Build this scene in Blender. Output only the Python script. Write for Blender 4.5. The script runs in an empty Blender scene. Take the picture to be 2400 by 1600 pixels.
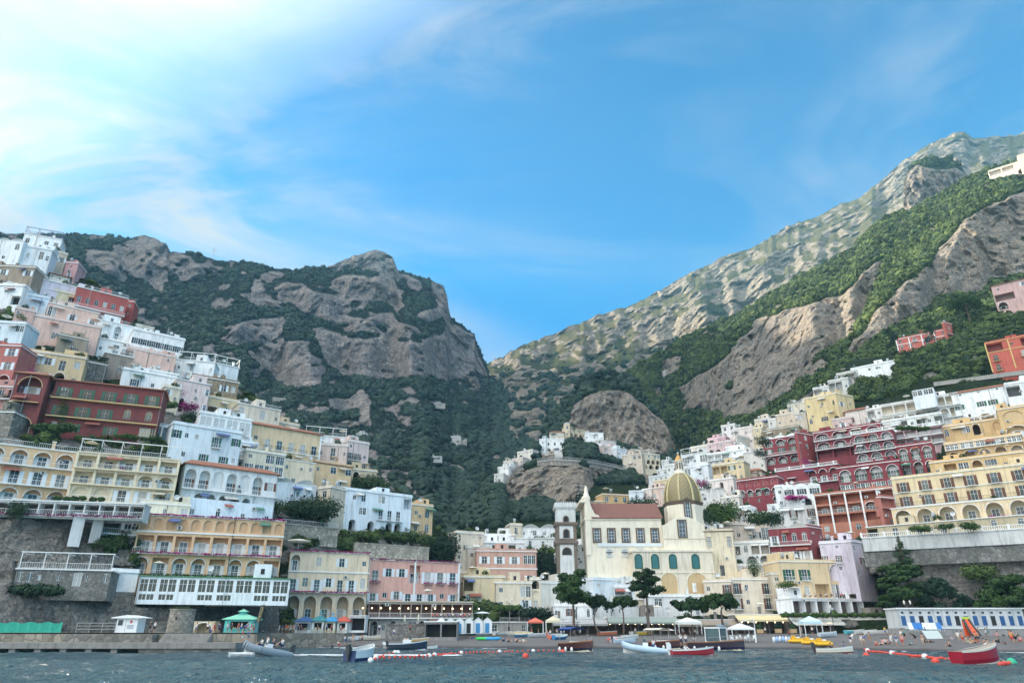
import bpy, bmesh, math, random
import numpy as np
from mathutils import Vector, Matrix
random.seed(7)
RN = np.random.RandomState(11)
S = bpy.context.scene
COL = S.collection
PI = math.pi
R = math.radians
# ---------------------------------------------------------------- camera
HC = 2.5
TH = math.atan(685/1600)
cT, sT = math.cos(TH), math.sin(TH)
cam = bpy.data.cameras.new('camera'); co = bpy.data.objects.new('camera', cam); COL.objects.link(co)
cam.lens = 24; cam.sensor_width = 36; cam.sensor_fit = 'HORIZONTAL'; cam.clip_end = 20000; cam.clip_start = .5
co.location = (0, 0, HC); co.rotation_euler = (PI/2+TH, 0, 0); S.camera = co
def ray(u, v):
    a = (u-1200)/1600; b = (800-v)/1600
    w = cT-b*sT
    return a/w, (sT+b*cT)/w
def at(u, v, Y):
    x, z = ray(u, v); return Vector((x*Y, Y, HC+z*Y))
def zat(v, Y): return HC+ray(0, v)[1]*Y
def yground(v, z=0.0):           # distance at which a level of height z shows at row v
    return (z-HC)/ray(0, v)[1]
def gat(u, v, z=0.0): return at(u, v, yground(v, z))
# ---------------------------------------------------------------- tagging
def tag(o, label=None, cat=None, group=None, kind=None):
    if label: o['label'] = label
    if cat: o['category'] = cat
    if group: o['group'] = group
    if kind: o['kind'] = kind
    return o
def empty(name, loc, rz=0, label=None, cat=None, group=None):
    o = bpy.data.objects.new(name, None); COL.objects.link(o)
    o.location = loc; o.rotation_euler = (0, 0, rz); o.empty_display_size = .5
    return tag(o, label, cat, group)
def put(name, me, parent=None, loc=(0,0,0), rz=0, sc=None):
    o = bpy.data.objects.new(name, me); COL.objects.link(o)
    o.location = loc; o.rotation_euler = (0, 0, rz)
    if sc: o.scale = sc
    if parent: o.parent = parent
    return o
def copy_tree(o, parent=None, kids=None):
    c = o.copy(); COL.objects.link(c)
    if parent: c.parent = parent
    for ch in (KIDS.get(o.name) or []): copy_tree(ch, c)
    return c
KIDS = {}
def index_kids():
    KIDS.clear()
    for o in COL.objects:
        if o.parent: KIDS.setdefault(o.parent.name, []).append(o)
class MB:                       # mesh builder
    def __init__(s): s.v = []; s.f = []; s.m = []; s.mats = []; s.sm = []
    def mi(s, mat):
        if mat not in s.mats: s.mats.append(mat)
        return s.mats.index(mat)
    def face(s, pts, mat, smooth=False):
        n = len(s.v); s.v += [tuple(p) for p in pts]; s.f.append(tuple(range(n, n+len(pts)))); s.m.append(s.mi(mat)); s.sm.append(smooth)
    def raw(s, vs, fs, mat, smooth=False):
        n = len(s.v); s.v += [tuple(p) for p in vs]; k = s.mi(mat)
        for f in fs: s.f.append(tuple(i+n for i in f)); s.m.append(k); s.sm.append(smooth)
    def box(s, x0, x1, y0, y1, z0, z1, mat, M=None, bottom=True):
        vs = [Vector(p) for p in ((x0,y0,z0),(x1,y0,z0),(x1,y1,z0),(x0,y1,z0),(x0,y0,z1),(x1,y0,z1),(x1,y1,z1),(x0,y1,z1))]
        if M: vs = [M@p for p in vs]
        fs = [(0,1,5,4),(1,2,6,5),(2,3,7,6),(3,0,4,7),(4,5,6,7)]
        if bottom: fs.append((3,2,1,0))
        s.raw(vs, fs, mat)
    def bar(s, p, q, r, mat, n=6, r2=None, smooth=True, caps=True):
        p = Vector(p); q = Vector(q); d = (q-p)
        if d.length < 1e-6: return
        d.normalize(); t = Vector((0,0,1)) if abs(d.z) < .9 else Vector((1,0,0))
        a = d.cross(t).normalized(); b = d.cross(a); r2 = r if r2 is None else r2
        vs = [p+(a*math.cos(2*PI*i/n)+b*math.sin(2*PI*i/n))*r for i in range(n)]+[q+(a*math.cos(2*PI*i/n)+b*math.sin(2*PI*i/n))*r2 for i in range(n)]
        fs = [(i, i+n, (i+1)%n+n, (i+1)%n) for i in range(n)]
        s.raw(vs, fs, mat, smooth)
        if caps: s.raw(vs, [tuple(range(n)), tuple(range(2*n-1, n-1, -1))], mat)
    def tube(s, pts, rs, mat, n=6):
        if not hasattr(rs, '__len__'): rs = [rs]*len(pts)
        for i in range(len(pts)-1): s.bar(pts[i], pts[i+1], rs[i], mat, n, rs[i+1], caps=(i in (0, len(pts)-2)))
    def lathe(s, prof, mat, n=16, c=(0,0,0), smooth=True, M=None, sx=1, sy=1):
        vs = []
        for r, z in prof:
            for i in range(n):
                p = Vector((c[0]+r*sx*math.cos(2*PI*i/n), c[1]+r*sy*math.sin(2*PI*i/n), c[2]+z)); vs.append(M@p if M else p)
        fs = [(j*n+i, j*n+(i+1)%n, (j+1)*n+(i+1)%n, (j+1)*n+i) for j in range(len(prof)-1) for i in range(n)]
        s.raw(vs, fs, mat, smooth)
    def ball(s, c, r, mat, n=10, m=6, sc=(1,1,1)):
        prof = [(max(1e-4, r*math.sin(PI*j/m)), -r*math.cos(PI*j/m)) for j in range(m+1)]
        vs = []
        for rr, z in prof:
            for i in range(n): vs.append((c[0]+rr*math.cos(2*PI*i/n)*sc[0], c[1]+rr*math.sin(2*PI*i/n)*sc[1], c[2]+z*sc[2]))
        s.raw(vs, [(j*n+i, j*n+(i+1)%n, (j+1)*n+(i+1)%n, (j+1)*n+i) for j in range(m) for i in range(n)], mat, True)
    def mesh(s, name):
        me = bpy.data.meshes.new(name); me.from_pydata(s.v, [], s.f)
        for m in s.mats: me.materials.append(m)
        if s.f:
            me.polygons.foreach_set('material_index', s.m); me.polygons.foreach_set('use_smooth', s.sm)
        me.update(); return me
    def build(s, name, parent=None, loc=(0,0,0), rz=0):
        return put(name, s.mesh(name), parent, loc, rz)
# ---------------------------------------------------------------- numpy noise
def _h(ix, iy, iz, seed):
    n = (ix*374761393+iy*668265263+iz*2147483647+seed*1274126177) & 0xffffffff
    n = ((n ^ (n >> 13))*1274126177) & 0xffffffff
    return ((n ^ (n >> 16)) & 0xffff)/65535.0
def vnoise(P, seed=0):
    P = np.asarray(P, dtype=np.float64); I = np.floor(P).astype(np.int64); F = P-I; F = F*F*(3-2*F)
    x, y, z = I[...,0], I[...,1], I[...,2]; fx, fy, fz = F[...,0], F[...,1], F[...,2]
    def L(a, b, t): return a+(b-a)*t
    c = [_h(x+i, y+j, z+k, seed) for k in (0,1) for j in (0,1) for i in (0,1)]
    return L(L(L(c[0],c[1],fx),L(c[2],c[3],fx),fy), L(L(c[4],c[5],fx),L(c[6],c[7],fx),fy), fz)
def fbm(P, oct=4, seed=0, ridged=False):
    P = np.asarray(P, dtype=np.float64); a = 1; t = 0; o = 0
    for i in range(oct):
        n = vnoise(P*(2.03**i)+i*17.3, seed+i)
        if ridged: n = 1-np.abs(2*n-1)
        o = o+a*n; t += a; a *= .5
    return o/t
def inpoly(U, V, poly):
    r = np.zeros(U.shape, bool); n = len(poly)
    for i in range(n):
        x0, y0 = poly[i]; x1, y1 = poly[(i+1)%n]
        if y0 == y1: continue
        c = ((V > min(y0,y1)) & (V <= max(y0,y1)))
        r ^= c & (U < (V-y0)/(y1-y0)*(x1-x0)+x0)
    return r
def blur(A, k):
    for ax in (0, 1):
        for _ in range(2):
            pad = [(0,0),(0,0)]; pad[ax] = (k, k)
            B = np.pad(A, pad, mode='edge'); C = np.cumsum(B, axis=ax)
            z = np.zeros_like(np.take(C, [0], axis=ax)); C = np.concatenate([z, C], axis=ax)
            n = A.shape[ax]; hi = np.take(C, range(2*k+1, 2*k+1+n), axis=ax); lo = np.take(C, range(0, n), axis=ax)
            A = (hi-lo)/(2*k+1)
    return A
# ---------------------------------------------------------------- materials
class NT:
    def __init__(s, tree): s.t = tree; s.n = tree.nodes; s.l = tree.links
    def add(s, typ, **kw):
        n = s.n.new(typ)
        for k, v in kw.items():
            if k == 'inp':
                for a, b in v.items():
                    if isinstance(b, bpy.types.NodeSocket): s.l.new(b, n.inputs[a])
                    else: n.inputs[a].default_value = b
            else: setattr(n, k, v)
        return n
    def math(s, op, a, b=0.0, clamp=False):
        n = s.add('ShaderNodeMath', operation=op, use_clamp=clamp)
        for i, x in enumerate((a, b)):
            if isinstance(x, bpy.types.NodeSocket): s.l.new(x, n.inputs[i])
            else: n.inputs[i].default_value = x
        return n.outputs[0]
    def mix(s, f, a, b, blend='MIX'):
        n = s.add('ShaderNodeMix', data_type='RGBA', blend_type=blend)
        for k, x in ((0, f), (6, a), (7, b)):
            if isinstance(x, bpy.types.NodeSocket): s.l.new(x, n.inputs[k])
            else: n.inputs[k].default_value = x if k == 0 else (tuple(x)+(1,))[:4]
        return n.outputs[2]
    def ramp(s, f, pts):
        n = s.add('ShaderNodeValToRGB'); s.l.new(f, n.inputs[0]); e = n.color_ramp.elements
        while len(e) < len(pts): e.new(.5)
        for i, (p, c) in enumerate(pts):
            e[i].position = p; e[i].color = (c, c, c, 1) if not hasattr(c, '__len__') else (tuple(c)+(1,))[:4]
        return n.outputs[0]
    def pos(s, sc=(1,1,1)):
        g = s.add('ShaderNodeNewGeometry').outputs['Position']
        m = s.add('ShaderNodeMapping'); s.l.new(g, m.inputs[0]); m.inputs['Scale'].default_value = sc
        return m.outputs[0]
    def noise(s, vec, scale, detail=4, rough=.55, dist=0):
        n = s.add('ShaderNodeTexNoise', inp={'Vector': vec, 'Scale': scale, 'Detail': detail, 'Roughness': rough, 'Distortion': dist}); return n.outputs[0]
def newmat(name):
    m = bpy.data.materials.new(name); m.use_nodes = True; t = NT(m.node_tree)
    b = m.node_tree.nodes['Principled BSDF']; return m, t, b
MC = {}
def plaster(c, dirt=.35, rough=.85):
    k = ('p', tuple(c), dirt)
    if k in MC: return MC[k]
    m, t, b = newmat('plaster'); sat = (max(c)-min(c))/max(c); g_ = sum(c)/3; kk = .88 if c[0] < .5 or c[1] < .2 else .72; c = (min(.82, g_+(c[0]-g_)*kk), g_+(c[1]-g_)*kk*(1-.06*sat), g_+(c[2]-g_)*kk)
    p = t.pos(); st = t.noise(t.pos((1,1,.13)), 1.3, 6, .7); bl = t.noise(p, .3, 6, .65); fi = t.noise(p, 3.5, 3, .6)
    d = tuple(x*.42+.02 for x in c); l = tuple(min(.9, x*1.15+.01) for x in c)
    col = t.mix(t.ramp(bl, [(.35, 0), (.7, 1)]), c, l)
    col = t.mix(t.math('MULTIPLY', t.ramp(st, [(.48, 0), (.68, 1)]), dirt), col, d)
    col = t.mix(t.math('MULTIPLY', t.ramp(fi, [(.5, 0), (.75, 1)]), dirt*.5), col, tuple(x*.7 for x in c))
    t.l.new(col, b.inputs['Base Color']); b.inputs['Roughness'].default_value = rough
    bp = t.add('ShaderNodeBump', inp={'Height': fi, 'Strength': .25, 'Distance': .05}); t.l.new(bp.outputs[0], b.inputs['Normal'])
    MC[k] = m; return m
def flat(c, rough=.6, metal=0, name='paint', var=.12, scale=6):
    k = ('f', tuple(c), rough, metal, name)
    if k in MC: return MC[k]
    m, t, b = newmat(name)
    n = t.noise(t.pos(), scale, 3)
    t.l.new(t.mix(n, tuple(x*(1-var) for x in c), tuple(min(1, x*(1+var)) for x in c)), b.inputs['Base Color'])
    b.inputs['Roughness'].default_value = rough; b.inputs['Metallic'].default_value = metal
    MC[k] = m; return m
def glass(c=(.025,.035,.04), rough=.12):
    k = ('g', tuple(c))
    if k in MC: return MC[k]
    m, t, b = newmat('window_glass')
    n = t.noise(t.pos(), .6, 2)
    t.l.new(t.mix(n, tuple(x*.6 for x in c), tuple(x*1.6 for x in c)), b.inputs['Base Color'])
    b.inputs['Roughness'].default_value = rough; MC[k] = m; return m
def stonewall(c=(.25,.235,.21), sc=1.6, name='rubble_stone'):
    k = ('s', tuple(c), sc)
    if k in MC: return MC[k]
    m, t, b = newmat(name)
    p = t.pos(); v = t.add('ShaderNodeTexVoronoi', feature='F1', inp={'Vector': p, 'Scale': sc}); e = t.add('ShaderNodeTexVoronoi', feature='DISTANCE_TO_EDGE', inp={'Vector': p, 'Scale': sc})
    bl = t.noise(t.pos((1,1,.4)), .3, 5, .65)
    sep = t.add('ShaderNodeSeparateColor'); t.l.new(v.outputs['Color'], sep.inputs[0])
    col = t.mix(sep.outputs[0], tuple(x*.6 for x in c), tuple(x*1.35 for x in c))
    col = t.mix(t.ramp(e.outputs[0], [(0, 1), (.09, 0)]), col, tuple(x*.5 for x in c))
    col = t.mix(t.math('MULTIPLY', t.ramp(bl, [(.4, 0), (.7, 1)]), .6), col, (c[0]*.5, c[1]*.55, c[2]*.5))
    t.l.new(col, b.inputs['Base Color']); b.inputs['Roughness'].default_value = .95
    bp = t.add('ShaderNodeBump', inp={'Height': e.outputs[0], 'Strength': .6, 'Distance': .3}); t.l.new(bp.outputs[0], b.inputs['Normal'])
    MC[k] = m; return m
def tile(c=(.36,.15,.09)):
    k = ('t', tuple(c))
    if k in MC: return MC[k]
    m, t, b = newmat('roof_tile')
    tc = t.add('ShaderNodeTexCoord'); w = t.add('ShaderNodeTexWave', bands_direction='X', inp={'Vector': tc.outputs['Object'], 'Scale': .8, 'Distortion': .3})
    n = t.noise(t.pos(), 2, 4)
    col = t.mix(n, tuple(x*.6 for x in c), tuple(x*1.4 for x in c)); col = t.mix(t.ramp(w.outputs[0], [(.1, .7), (.5, 0)]), col, tuple(x*.35 for x in c))
    t.l.new(col, b.inputs['Base Color']); b.inputs['Roughness'].default_value = .9
    bp = t.add('ShaderNodeBump', inp={'Height': w.outputs[0], 'Strength': .8, 'Distance': .15}); t.l.new(bp.outputs[0], b.inputs['Normal'])
    MC[k] = m; return m
def leafmat(c, c2, name='foliage', trans=True, ns=.05):
    k = ('l', tuple(c), tuple(c2), ns)
    if k in MC: return MC[k]
    m, t, b = newmat(name)
    oi = t.add('ShaderNodeObjectInfo').outputs['Random']; n = t.noise(t.pos(), ns, 4, .6); n2 = t.noise(t.pos(), .9, 3)
    f = t.math('ADD', t.math('MULTIPLY', n, .6), t.math('MULTIPLY', n2, .2)); f = t.math('ADD', f, t.math('MULTIPLY', oi, .42))
    t.l.new(t.mix(t.ramp(f, [(.35, 0), (.75, 1)]), c, c2), b.inputs['Base Color']); b.inputs['Roughness'].default_value = .8
    b.inputs['Specular IOR Level'].default_value = .25
    MC[k] = m; return m
def terrainmat(name, rockA, rockB, vegA, vegB, ns=1.0, grass=(.16,.17,.07), strata=.5, vert=1.0, rockC=(.42,.3,.19)):
    m, t, b = newmat(name)
    at_ = t.add('ShaderNodeAttribute', attribute_name='veg').outputs['Fac']
    p = t.pos()
    big = t.noise(p, .012*ns, 6, .6); med = t.noise(p, .07*ns, 6, .65, .5); fl = t.noise(t.pos((1,1,.14)), .11*ns, 7, .72, .3); hs = t.noise(t.pos((.12,.12,1)), .11*ns, 6, .7, .6); fine = t.noise(p, .4*ns, 5, .7)
    wv = t.add('ShaderNodeVectorMath', operation='ADD', inp={0: t.pos((1,1,.45))}); nv = t.add('ShaderNodeTexNoise', inp={'Vector': p, 'Scale': .06*ns, 'Detail': 4}); sc_ = t.add('ShaderNodeVectorMath', operation='SCALE', inp={0: nv.outputs['Color'], 'Scale': 26/ns}); t.l.new(sc_.outputs[0], wv.inputs[1])
    vc = t.add('ShaderNodeTexVoronoi', feature='DISTANCE_TO_EDGE', inp={'Vector': wv.outputs[0], 'Scale': .055*ns}); vc2 = t.add('ShaderNodeTexVoronoi', feature='DISTANCE_TO_EDGE', inp={'Vector': wv.outputs[0], 'Scale': .2*ns})
    crack = t.math('MINIMUM', t.ramp(vc.outputs[0], [(0, 0), (.11, 1)]), t.ramp(vc2.outputs[0], [(0, .25), (.14, 1)])); grit = t.noise(p, 1.1*ns, 6, .75)
    rock = t.mix(t.ramp(big, [(.4, 0), (.6, 1)]), rockA, rockB)
    rock = t.mix(t.math('MULTIPLY', t.ramp(fl, [(.42, 0), (.66, 1)]), .6*vert), rock, rockC)
    rock = t.mix(t.math('MULTIPLY', t.ramp(fl, [(.3, 1), (.5, 0)]), .75), rock, tuple(x*.32 for x in rockA))
    rock = t.mix(t.math('MULTIPLY', t.ramp(hs, [(.3, 1), (.46, 0)]), strata), rock, tuple(x*.3 for x in rockA))
    rock = t.mix(t.math('MULTIPLY', t.ramp(med, [(.5, 0), (.7, 1)]), .6), rock, tuple(min(.8, x*1.35) for x in rockB))
    rock = t.mix(t.math('MULTIPLY', t.math('SUBTRACT', 1, crack), .7), rock, tuple(x*.3 for x in rockA)); rock = t.mix(t.ramp(grit, [(.36, .65), (.52, 0)]), rock, tuple(x*.35 for x in rockA)); rock = t.mix(t.ramp(grit, [(.54, 0), (.68, .6)]), rock, tuple(min(.85, x*1.4) for x in rockB))
    bed = t.noise(t.pos((.05,.05,1)), .42*ns, 5, .75, .8); jt = t.noise(t.pos((1,1,.07)), .5*ns, 5, .8, .4)
    rock = t.mix(t.math('MULTIPLY', t.ramp(bed, [(.4, 1), (.49, 0)]), strata*.9), rock, tuple(x*.33 for x in rockA)); rock = t.mix(t.math('MULTIPLY', t.ramp(jt, [(.38, 1), (.47, 0)]), .75), rock, tuple(x*.3 for x in rockA)); rock = t.mix(t.math('MULTIPLY', t.ramp(jt, [(.53, 0), (.64, 1)]), .45), rock, tuple(min(.85, x*1.35) for x in rockC))
    veg = t.mix(t.ramp(med, [(.35, 0), (.65, 1)]), vegA, vegB); veg = t.mix(t.ramp(fine, [(.35, .8), (.6, 0)]), veg, tuple(x*.4 for x in vegA))
    gr = t.add('ShaderNodeAttribute', attribute_name='grass').outputs['Fac']
    gcol = t.mix(fine, tuple(x*.55 for x in grass), tuple(x*1.3 for x in grass)); veg = t.mix(gr, veg, gcol)
    bnd = t.math('ADD', at_, t.math('MULTIPLY', t.math('SUBTRACT', t.math('ADD', t.math('MULTIPLY', fine, .5), t.math('MULTIPLY', med, .5)), .5), 2.2))
    col = t.mix(t.ramp(bnd, [(.42, 0), (.58, 1)]), rock, veg)
    t.l.new(col, b.inputs['Base Color']); b.inputs['Roughness'].default_value = .95; b.inputs['Specular IOR Level'].default_value = .15
    h = t.math('ADD', t.math('MULTIPLY', fl, 1.0), t.math('ADD', t.math('MULTIPLY', med, .8), t.math('ADD', t.math('MULTIPLY', hs, .6), t.math('MULTIPLY', crack, .35))))
    bp = t.add('ShaderNodeBump', inp={'Height': h, 'Strength': 1, 'Distance': 16/ns}); t.l.new(bp.outputs[0], b.inputs['Normal'])
    bp2 = t.add('ShaderNodeBump', inp={'Height': t.math('ADD', t.math('ADD', fine, t.math('MULTIPLY', grit, .5)), t.math('ADD', jt, bed)), 'Strength': .9, 'Distance': 3.2/ns, 'Normal': bp.outputs[0]}); t.l.new(bp2.outputs[0], b.inputs['Normal'])
    return m
WHITE = (.74,.75,.74); CREAM = (.72,.6,.4); YEL = (.7,.47,.17); ORA = (.68,.37,.14); PINK = (.64,.33,.27); PEACH = (.72,.45,.33); RED = (.22,.02,.035); BRN = (.3,.225,.16)
LILAC = (.6,.52,.62); BLUEW = (.55,.66,.74); STONE = (.27,.24,.2); TERRA = (.42,.15,.085); DRED = (.19,.03,.03)
# ---------------------------------------------------------------- terrain
def interp_table(us, vs, T):
    T = np.array(T, float); us = np.array(us, float); vs = np.array(vs, float)   # vs descending rows of T
    def f(u, v):
        u = np.clip(u, us[0], us[-1]); v = np.clip(v, vs.min(), vs.max())
        i = np.clip(np.searchsorted(us, u)-1, 0, len(us)-2); j = np.clip(np.searchsorted(-vs, -np.asarray(v))-1, 0, len(vs)-2)
        fu = (u-us[i])/(us[i+1]-us[i]); fv = (v-vs[j])/(vs[j+1]-vs[j])
        return (T[j,i]*(1-fu)+T[j,i+1]*fu)*(1-fv)+(T[j+1,i]*(1-fu)+T[j+1,i+1]*fu)*fv
    return f
VS = [1500,1400,1300,1200,1100,1000,900,800,700,600,500]
yL = interp_table([-500,0,400,560,700,900,1080,1200], VS, [[116,116,137,150,163,172,187,200],
 [118,119.5,139,152,165,176,192,210],
 [122,125,141,155,168,184,208,230],
 [125,128,144,160,175,196,240,260],
 [129,134,152,172,192,228,290,310],
 [134,142,166,190,215,262,330,350],
 [142,152,186,215,246,300,360,390],
 [154,166,214,248,280,340,400,430],
 [168,184,240,275,310,370,430,460],
 [184,202,265,302,340,400,460,490],
 [204,225,290,330,370,430,490,520]])
yR = interp_table([900,1100,1300,1500,1700,1900,2100,2400,2700], VS, [
 [178,182,186,188,184,178,166,154.5,149],[186,190,194,195,191,185,169,156.5,151],[205,212,222,222,208,195,174,160,154],[245,255,268,262,238,218,187,172,166],
 [300,320,340,325,285,247,215,190,184],[360,380,400,380,335,285,245,208,200],[400,420,440,430,380,325,282,232,222],[430,450,470,470,430,370,325,262,250],
 [460,480,500,500,470,410,365,296,285],[500,520,540,540,500,450,400,330,320],[540,560,580,580,540,500,450,380,370]])
def town_y(u, v):
    return float(yL(u, v) if u < 1082 else yR(u, v))
CARVE = []                       # (u0, Y0, v0top, u1, Y1, v1top, vbase)
def layer(name, us, top, bot, yfun=None, ytop=None, ybot=None, du=5, nt=160, rock=None, vegdef=1.0, grassfun=None, mat=None, steep=(.35,1.5),
          amp=(.012,.006), nscale=.02, warp=14, carve=False, jag=3.0, back=True, vegnoise=None, kind='structure', seed=0, bl=3, ledge=None):
    U1 = np.arange(us[0], us[-1]+du*.5, du); tp = np.interp(U1, [p[0] for p in top], [p[1] for p in top]); bt = np.interp(U1, [p[0] for p in bot], [p[1] for p in bot])
    if jag:
        q = np.stack([U1/37., U1*0, U1*0+seed], -1); q2 = np.stack([U1/9., U1*0, U1*0+seed], -1)
        tp = tp+(fbm(q, 3, seed)-.5)*jag*2.2+(vnoise(q2, seed)-.5)*jag
    T = np.linspace(0, 1, nt)
    U = np.repeat(U1[None,:], nt, 0); V = bt[None,:]+(tp-bt)[None,:]*T[:,None]
    w = np.stack([U/45., V/45., U*0+seed], -1); w2 = np.stack([U/14., V/14., U*0+seed], -1)
    Uw = U+(fbm(w, 3, 5)-.5)*warp*2+(vnoise(w2, 9)-.5)*warp*.5; Vw = V+(fbm(w, 3, 8)-.5)*warp*1.4+(vnoise(w2, 3)-.5)*warp*.5
    veg = np.full(U.shape, float(vegdef))
    for poly in (rock or []): veg[inpoly(Uw, Vw, poly)] = 0.0
    if vegnoise is not None: veg = vegnoise(U, V, veg)
    if yfun is not None:
        Y = np.vectorize(lambda a, b: 0.0)(U[:1,:1], V[:1,:1]); Y = yfun(U, V)
    else:
        yt = np.interp(U1, [p[0] for p in ytop], [p[1] for p in ytop]); yb = np.interp(U1, [p[0] for p in ybot], [p[1] for p in ybot])
        ws = steep[0]+(steep[1]-steep[0])*blur(veg, 2); ws = ws*(.6+.8*(T[:,None])**1.0)
        ws[0] = 0; cs = np.cumsum(ws, 0); cs = cs/np.maximum(cs[-1:], 1e-6)
        Y = yb[None,:]+(yt-yb)[None,:]*blur(cs, bl)
    a = (U-1200)/1600; b = (800-V)/1600; W = cT-b*sT
    def P(Y): return np.stack([a/W*Y, Y, HC+(sT+b*cT)/W*Y], -1)
    p0 = P(Y)
    d = fbm(p0*nscale*np.array([1,1,.45]), 5, 21+seed, True)-.55
    d2 = fbm(p0*nscale*3.2*np.array([1,1,.3]), 4, 31+seed, True)-.55
    vb = blur(veg, 1); d3 = fbm(p0*nscale*11*np.array([1,1,.4]), 3, 41+seed, True)-.55
    Y = Y*(1-amp[0]*d*(1-.35*vb)*2-amp[1]*d2*(1.6-1.2*vb)*1.5-amp[1]*.55*d3*(1.5-1.3*vb))
    if ledge:
        lv = np.interp(U1, [q[0] for q in ledge], [q[1] for q in ledge]); inr = (U1 >= ledge[0][0]) & (U1 <= ledge[-1][0])
        Y = np.where((V < lv[None,:]-1) & inr[None,:], Y+10, Y); vb = np.where((np.abs(V-lv[None,:]) < 7) & inr[None,:], 0, vb)
    if carve:
        for (u0, Y0, vt0, u1, Y1, vt1, vbs) in CARVE:
            m = (U1 > u0-6) & (U1 < u1+6)
            if not m.any(): continue
            f = np.clip((U1[m]-u0)/max(1, u1-u0), 0, 1); yy = Y0+(Y1-Y0)*f+3.4; vt = vt0+(vt1-vt0)*f
            sub = Y[:,m]; vv = V[:,m]; mk = (vv < vbs+2) & (vv > vt[None,:]-16)
            Y[:,m] = np.where(mk, np.maximum(sub, yy[None,:]), sub); vb[:,m] = np.where(mk, 0, vb[:,m])
    pts = P(Y)
    nu = len(U1); rows = nt
    if back:                      # the far side of the ridge
        ext = []
        for k, (dy, dz) in enumerate(((.02,-.004),(.08,-.05),(.25,-.3))):
            q = pts[-1].copy(); s_ = 1+dy; q[:,0] *= s_; q[:,1] *= s_; q[:,2] = HC+(pts[-1][:,2]-HC)*(1+dz); ext.append(q)
        pts = np.concatenate([pts, np.array(ext)], 0); rows = nt+3
        veg_ = np.concatenate([veg, np.repeat(veg[-1:], 3, 0)], 0)
    else: veg_ = veg
    g = grassfun(U, V) if grassfun else np.zeros(U.shape)
    g_ = np.concatenate([g, np.repeat(g[-1:], rows-nt, 0)], 0) if rows > nt else g
    me = bpy.data.meshes.new(name); nv = rows*nu; me.vertices.add(nv); me.vertices.foreach_set('co', pts.reshape(-1).astype(np.float32))
    idx = np.arange(nv).reshape(rows, nu); F = np.stack([idx[:-1,:-1], idx[:-1,1:], idx[1:,1:], idx[1:,:-1]], -1).reshape(-1, 4)
    me.loops.add(F.size); me.loops.foreach_set('vertex_index', F.reshape(-1).astype(np.int32)); me.polygons.add(len(F))
    me.polygons.foreach_set('loop_start', np.arange(0, F.size, 4, dtype=np.int32)); me.polygons.foreach_set('use_smooth', np.ones(len(F), bool)); me.update(calc_edges=True)
    for nm, arr in (('veg', blur(veg_, 1)), ('grass', g_)):
        A = me.attributes.new(nm, 'FLOAT', 'POINT'); A.data.foreach_set('value', arr.reshape(-1).astype(np.float32))
    me.materials.append(mat); o = put(name, me); tag(o, kind=kind)
    return dict(o=o, pts=pts[:nt], veg=vb, U=U, V=V, grass=g)
def ysample(Lr, u, v):
    j = int(np.argmin(np.abs(Lr['U'][0]-u))); k = int(np.argmin(np.abs(Lr['V'][:,j]-v))); return float(Lr['pts'][k,j,1])
def zm(pts, ou, ov, s): return [(ou+x/s, ov+y/s) for x, y in pts]
def zb(*p): return zm(p, 100, 500, 2.138)
def zd(*p): return zm(p, 1500, 600, 2.613)
# crown template (unlinked helper mesh for scattered woods)
def crown_mesh(name, n, mat, seed, squash=.8, leaf=.34):
    rnd = random.Random(seed); mb = MB()
    for i in range(n):
        while True:
            p = Vector((rnd.uniform(-1,1), rnd.uniform(-1,1), rnd.uniform(-1,1)))
            if .3 < p.length < 1: break
        p = p*(p.length**-.55); k = 1+.35*math.sin(3.1*p.x+seed)*math.cos(2.7*p.y+seed)*1.2; p *= k; p.z *= squash
        nrm = (p.normalized()+Vector((rnd.uniform(-.8,.8), rnd.uniform(-.8,.8), rnd.uniform(-.3,.9)))).normalized()
        t = nrm.orthogonal().normalized(); t.rotate(Matrix.Rotation(rnd.uniform(0, 6.28), 3, nrm)); bb = nrm.cross(t); s = leaf*rnd.uniform(.6,1.3)
        mb.face([p+t*s, p+bb*s*.8+nrm*.08, p-t*s*.9, p-bb*s*.8-nrm*.05], mat)
    return mb.mesh(name)
def blob_mesh(name, mat, seed, sub=3, amp=.5, squash=.85, fr=2.2):
    bm = bmesh.new(); bmesh.ops.create_icosphere(bm, subdivisions=sub, radius=1)
    P = np.array([v.co[:] for v in bm.verts]); n = fbm(P*fr+seed*3.1, 4, seed)
    for v, k in zip(bm.verts, n): v.co = v.co*(1+amp*(k-.5)*2.4); v.co.z *= squash
    me = bpy.data.meshes.new(name); bm.to_mesh(me); bm.free(); me.materials.append(mat)
    me.polygons.foreach_set('use_smooth', [True]*len(me.polygons)); return me
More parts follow.
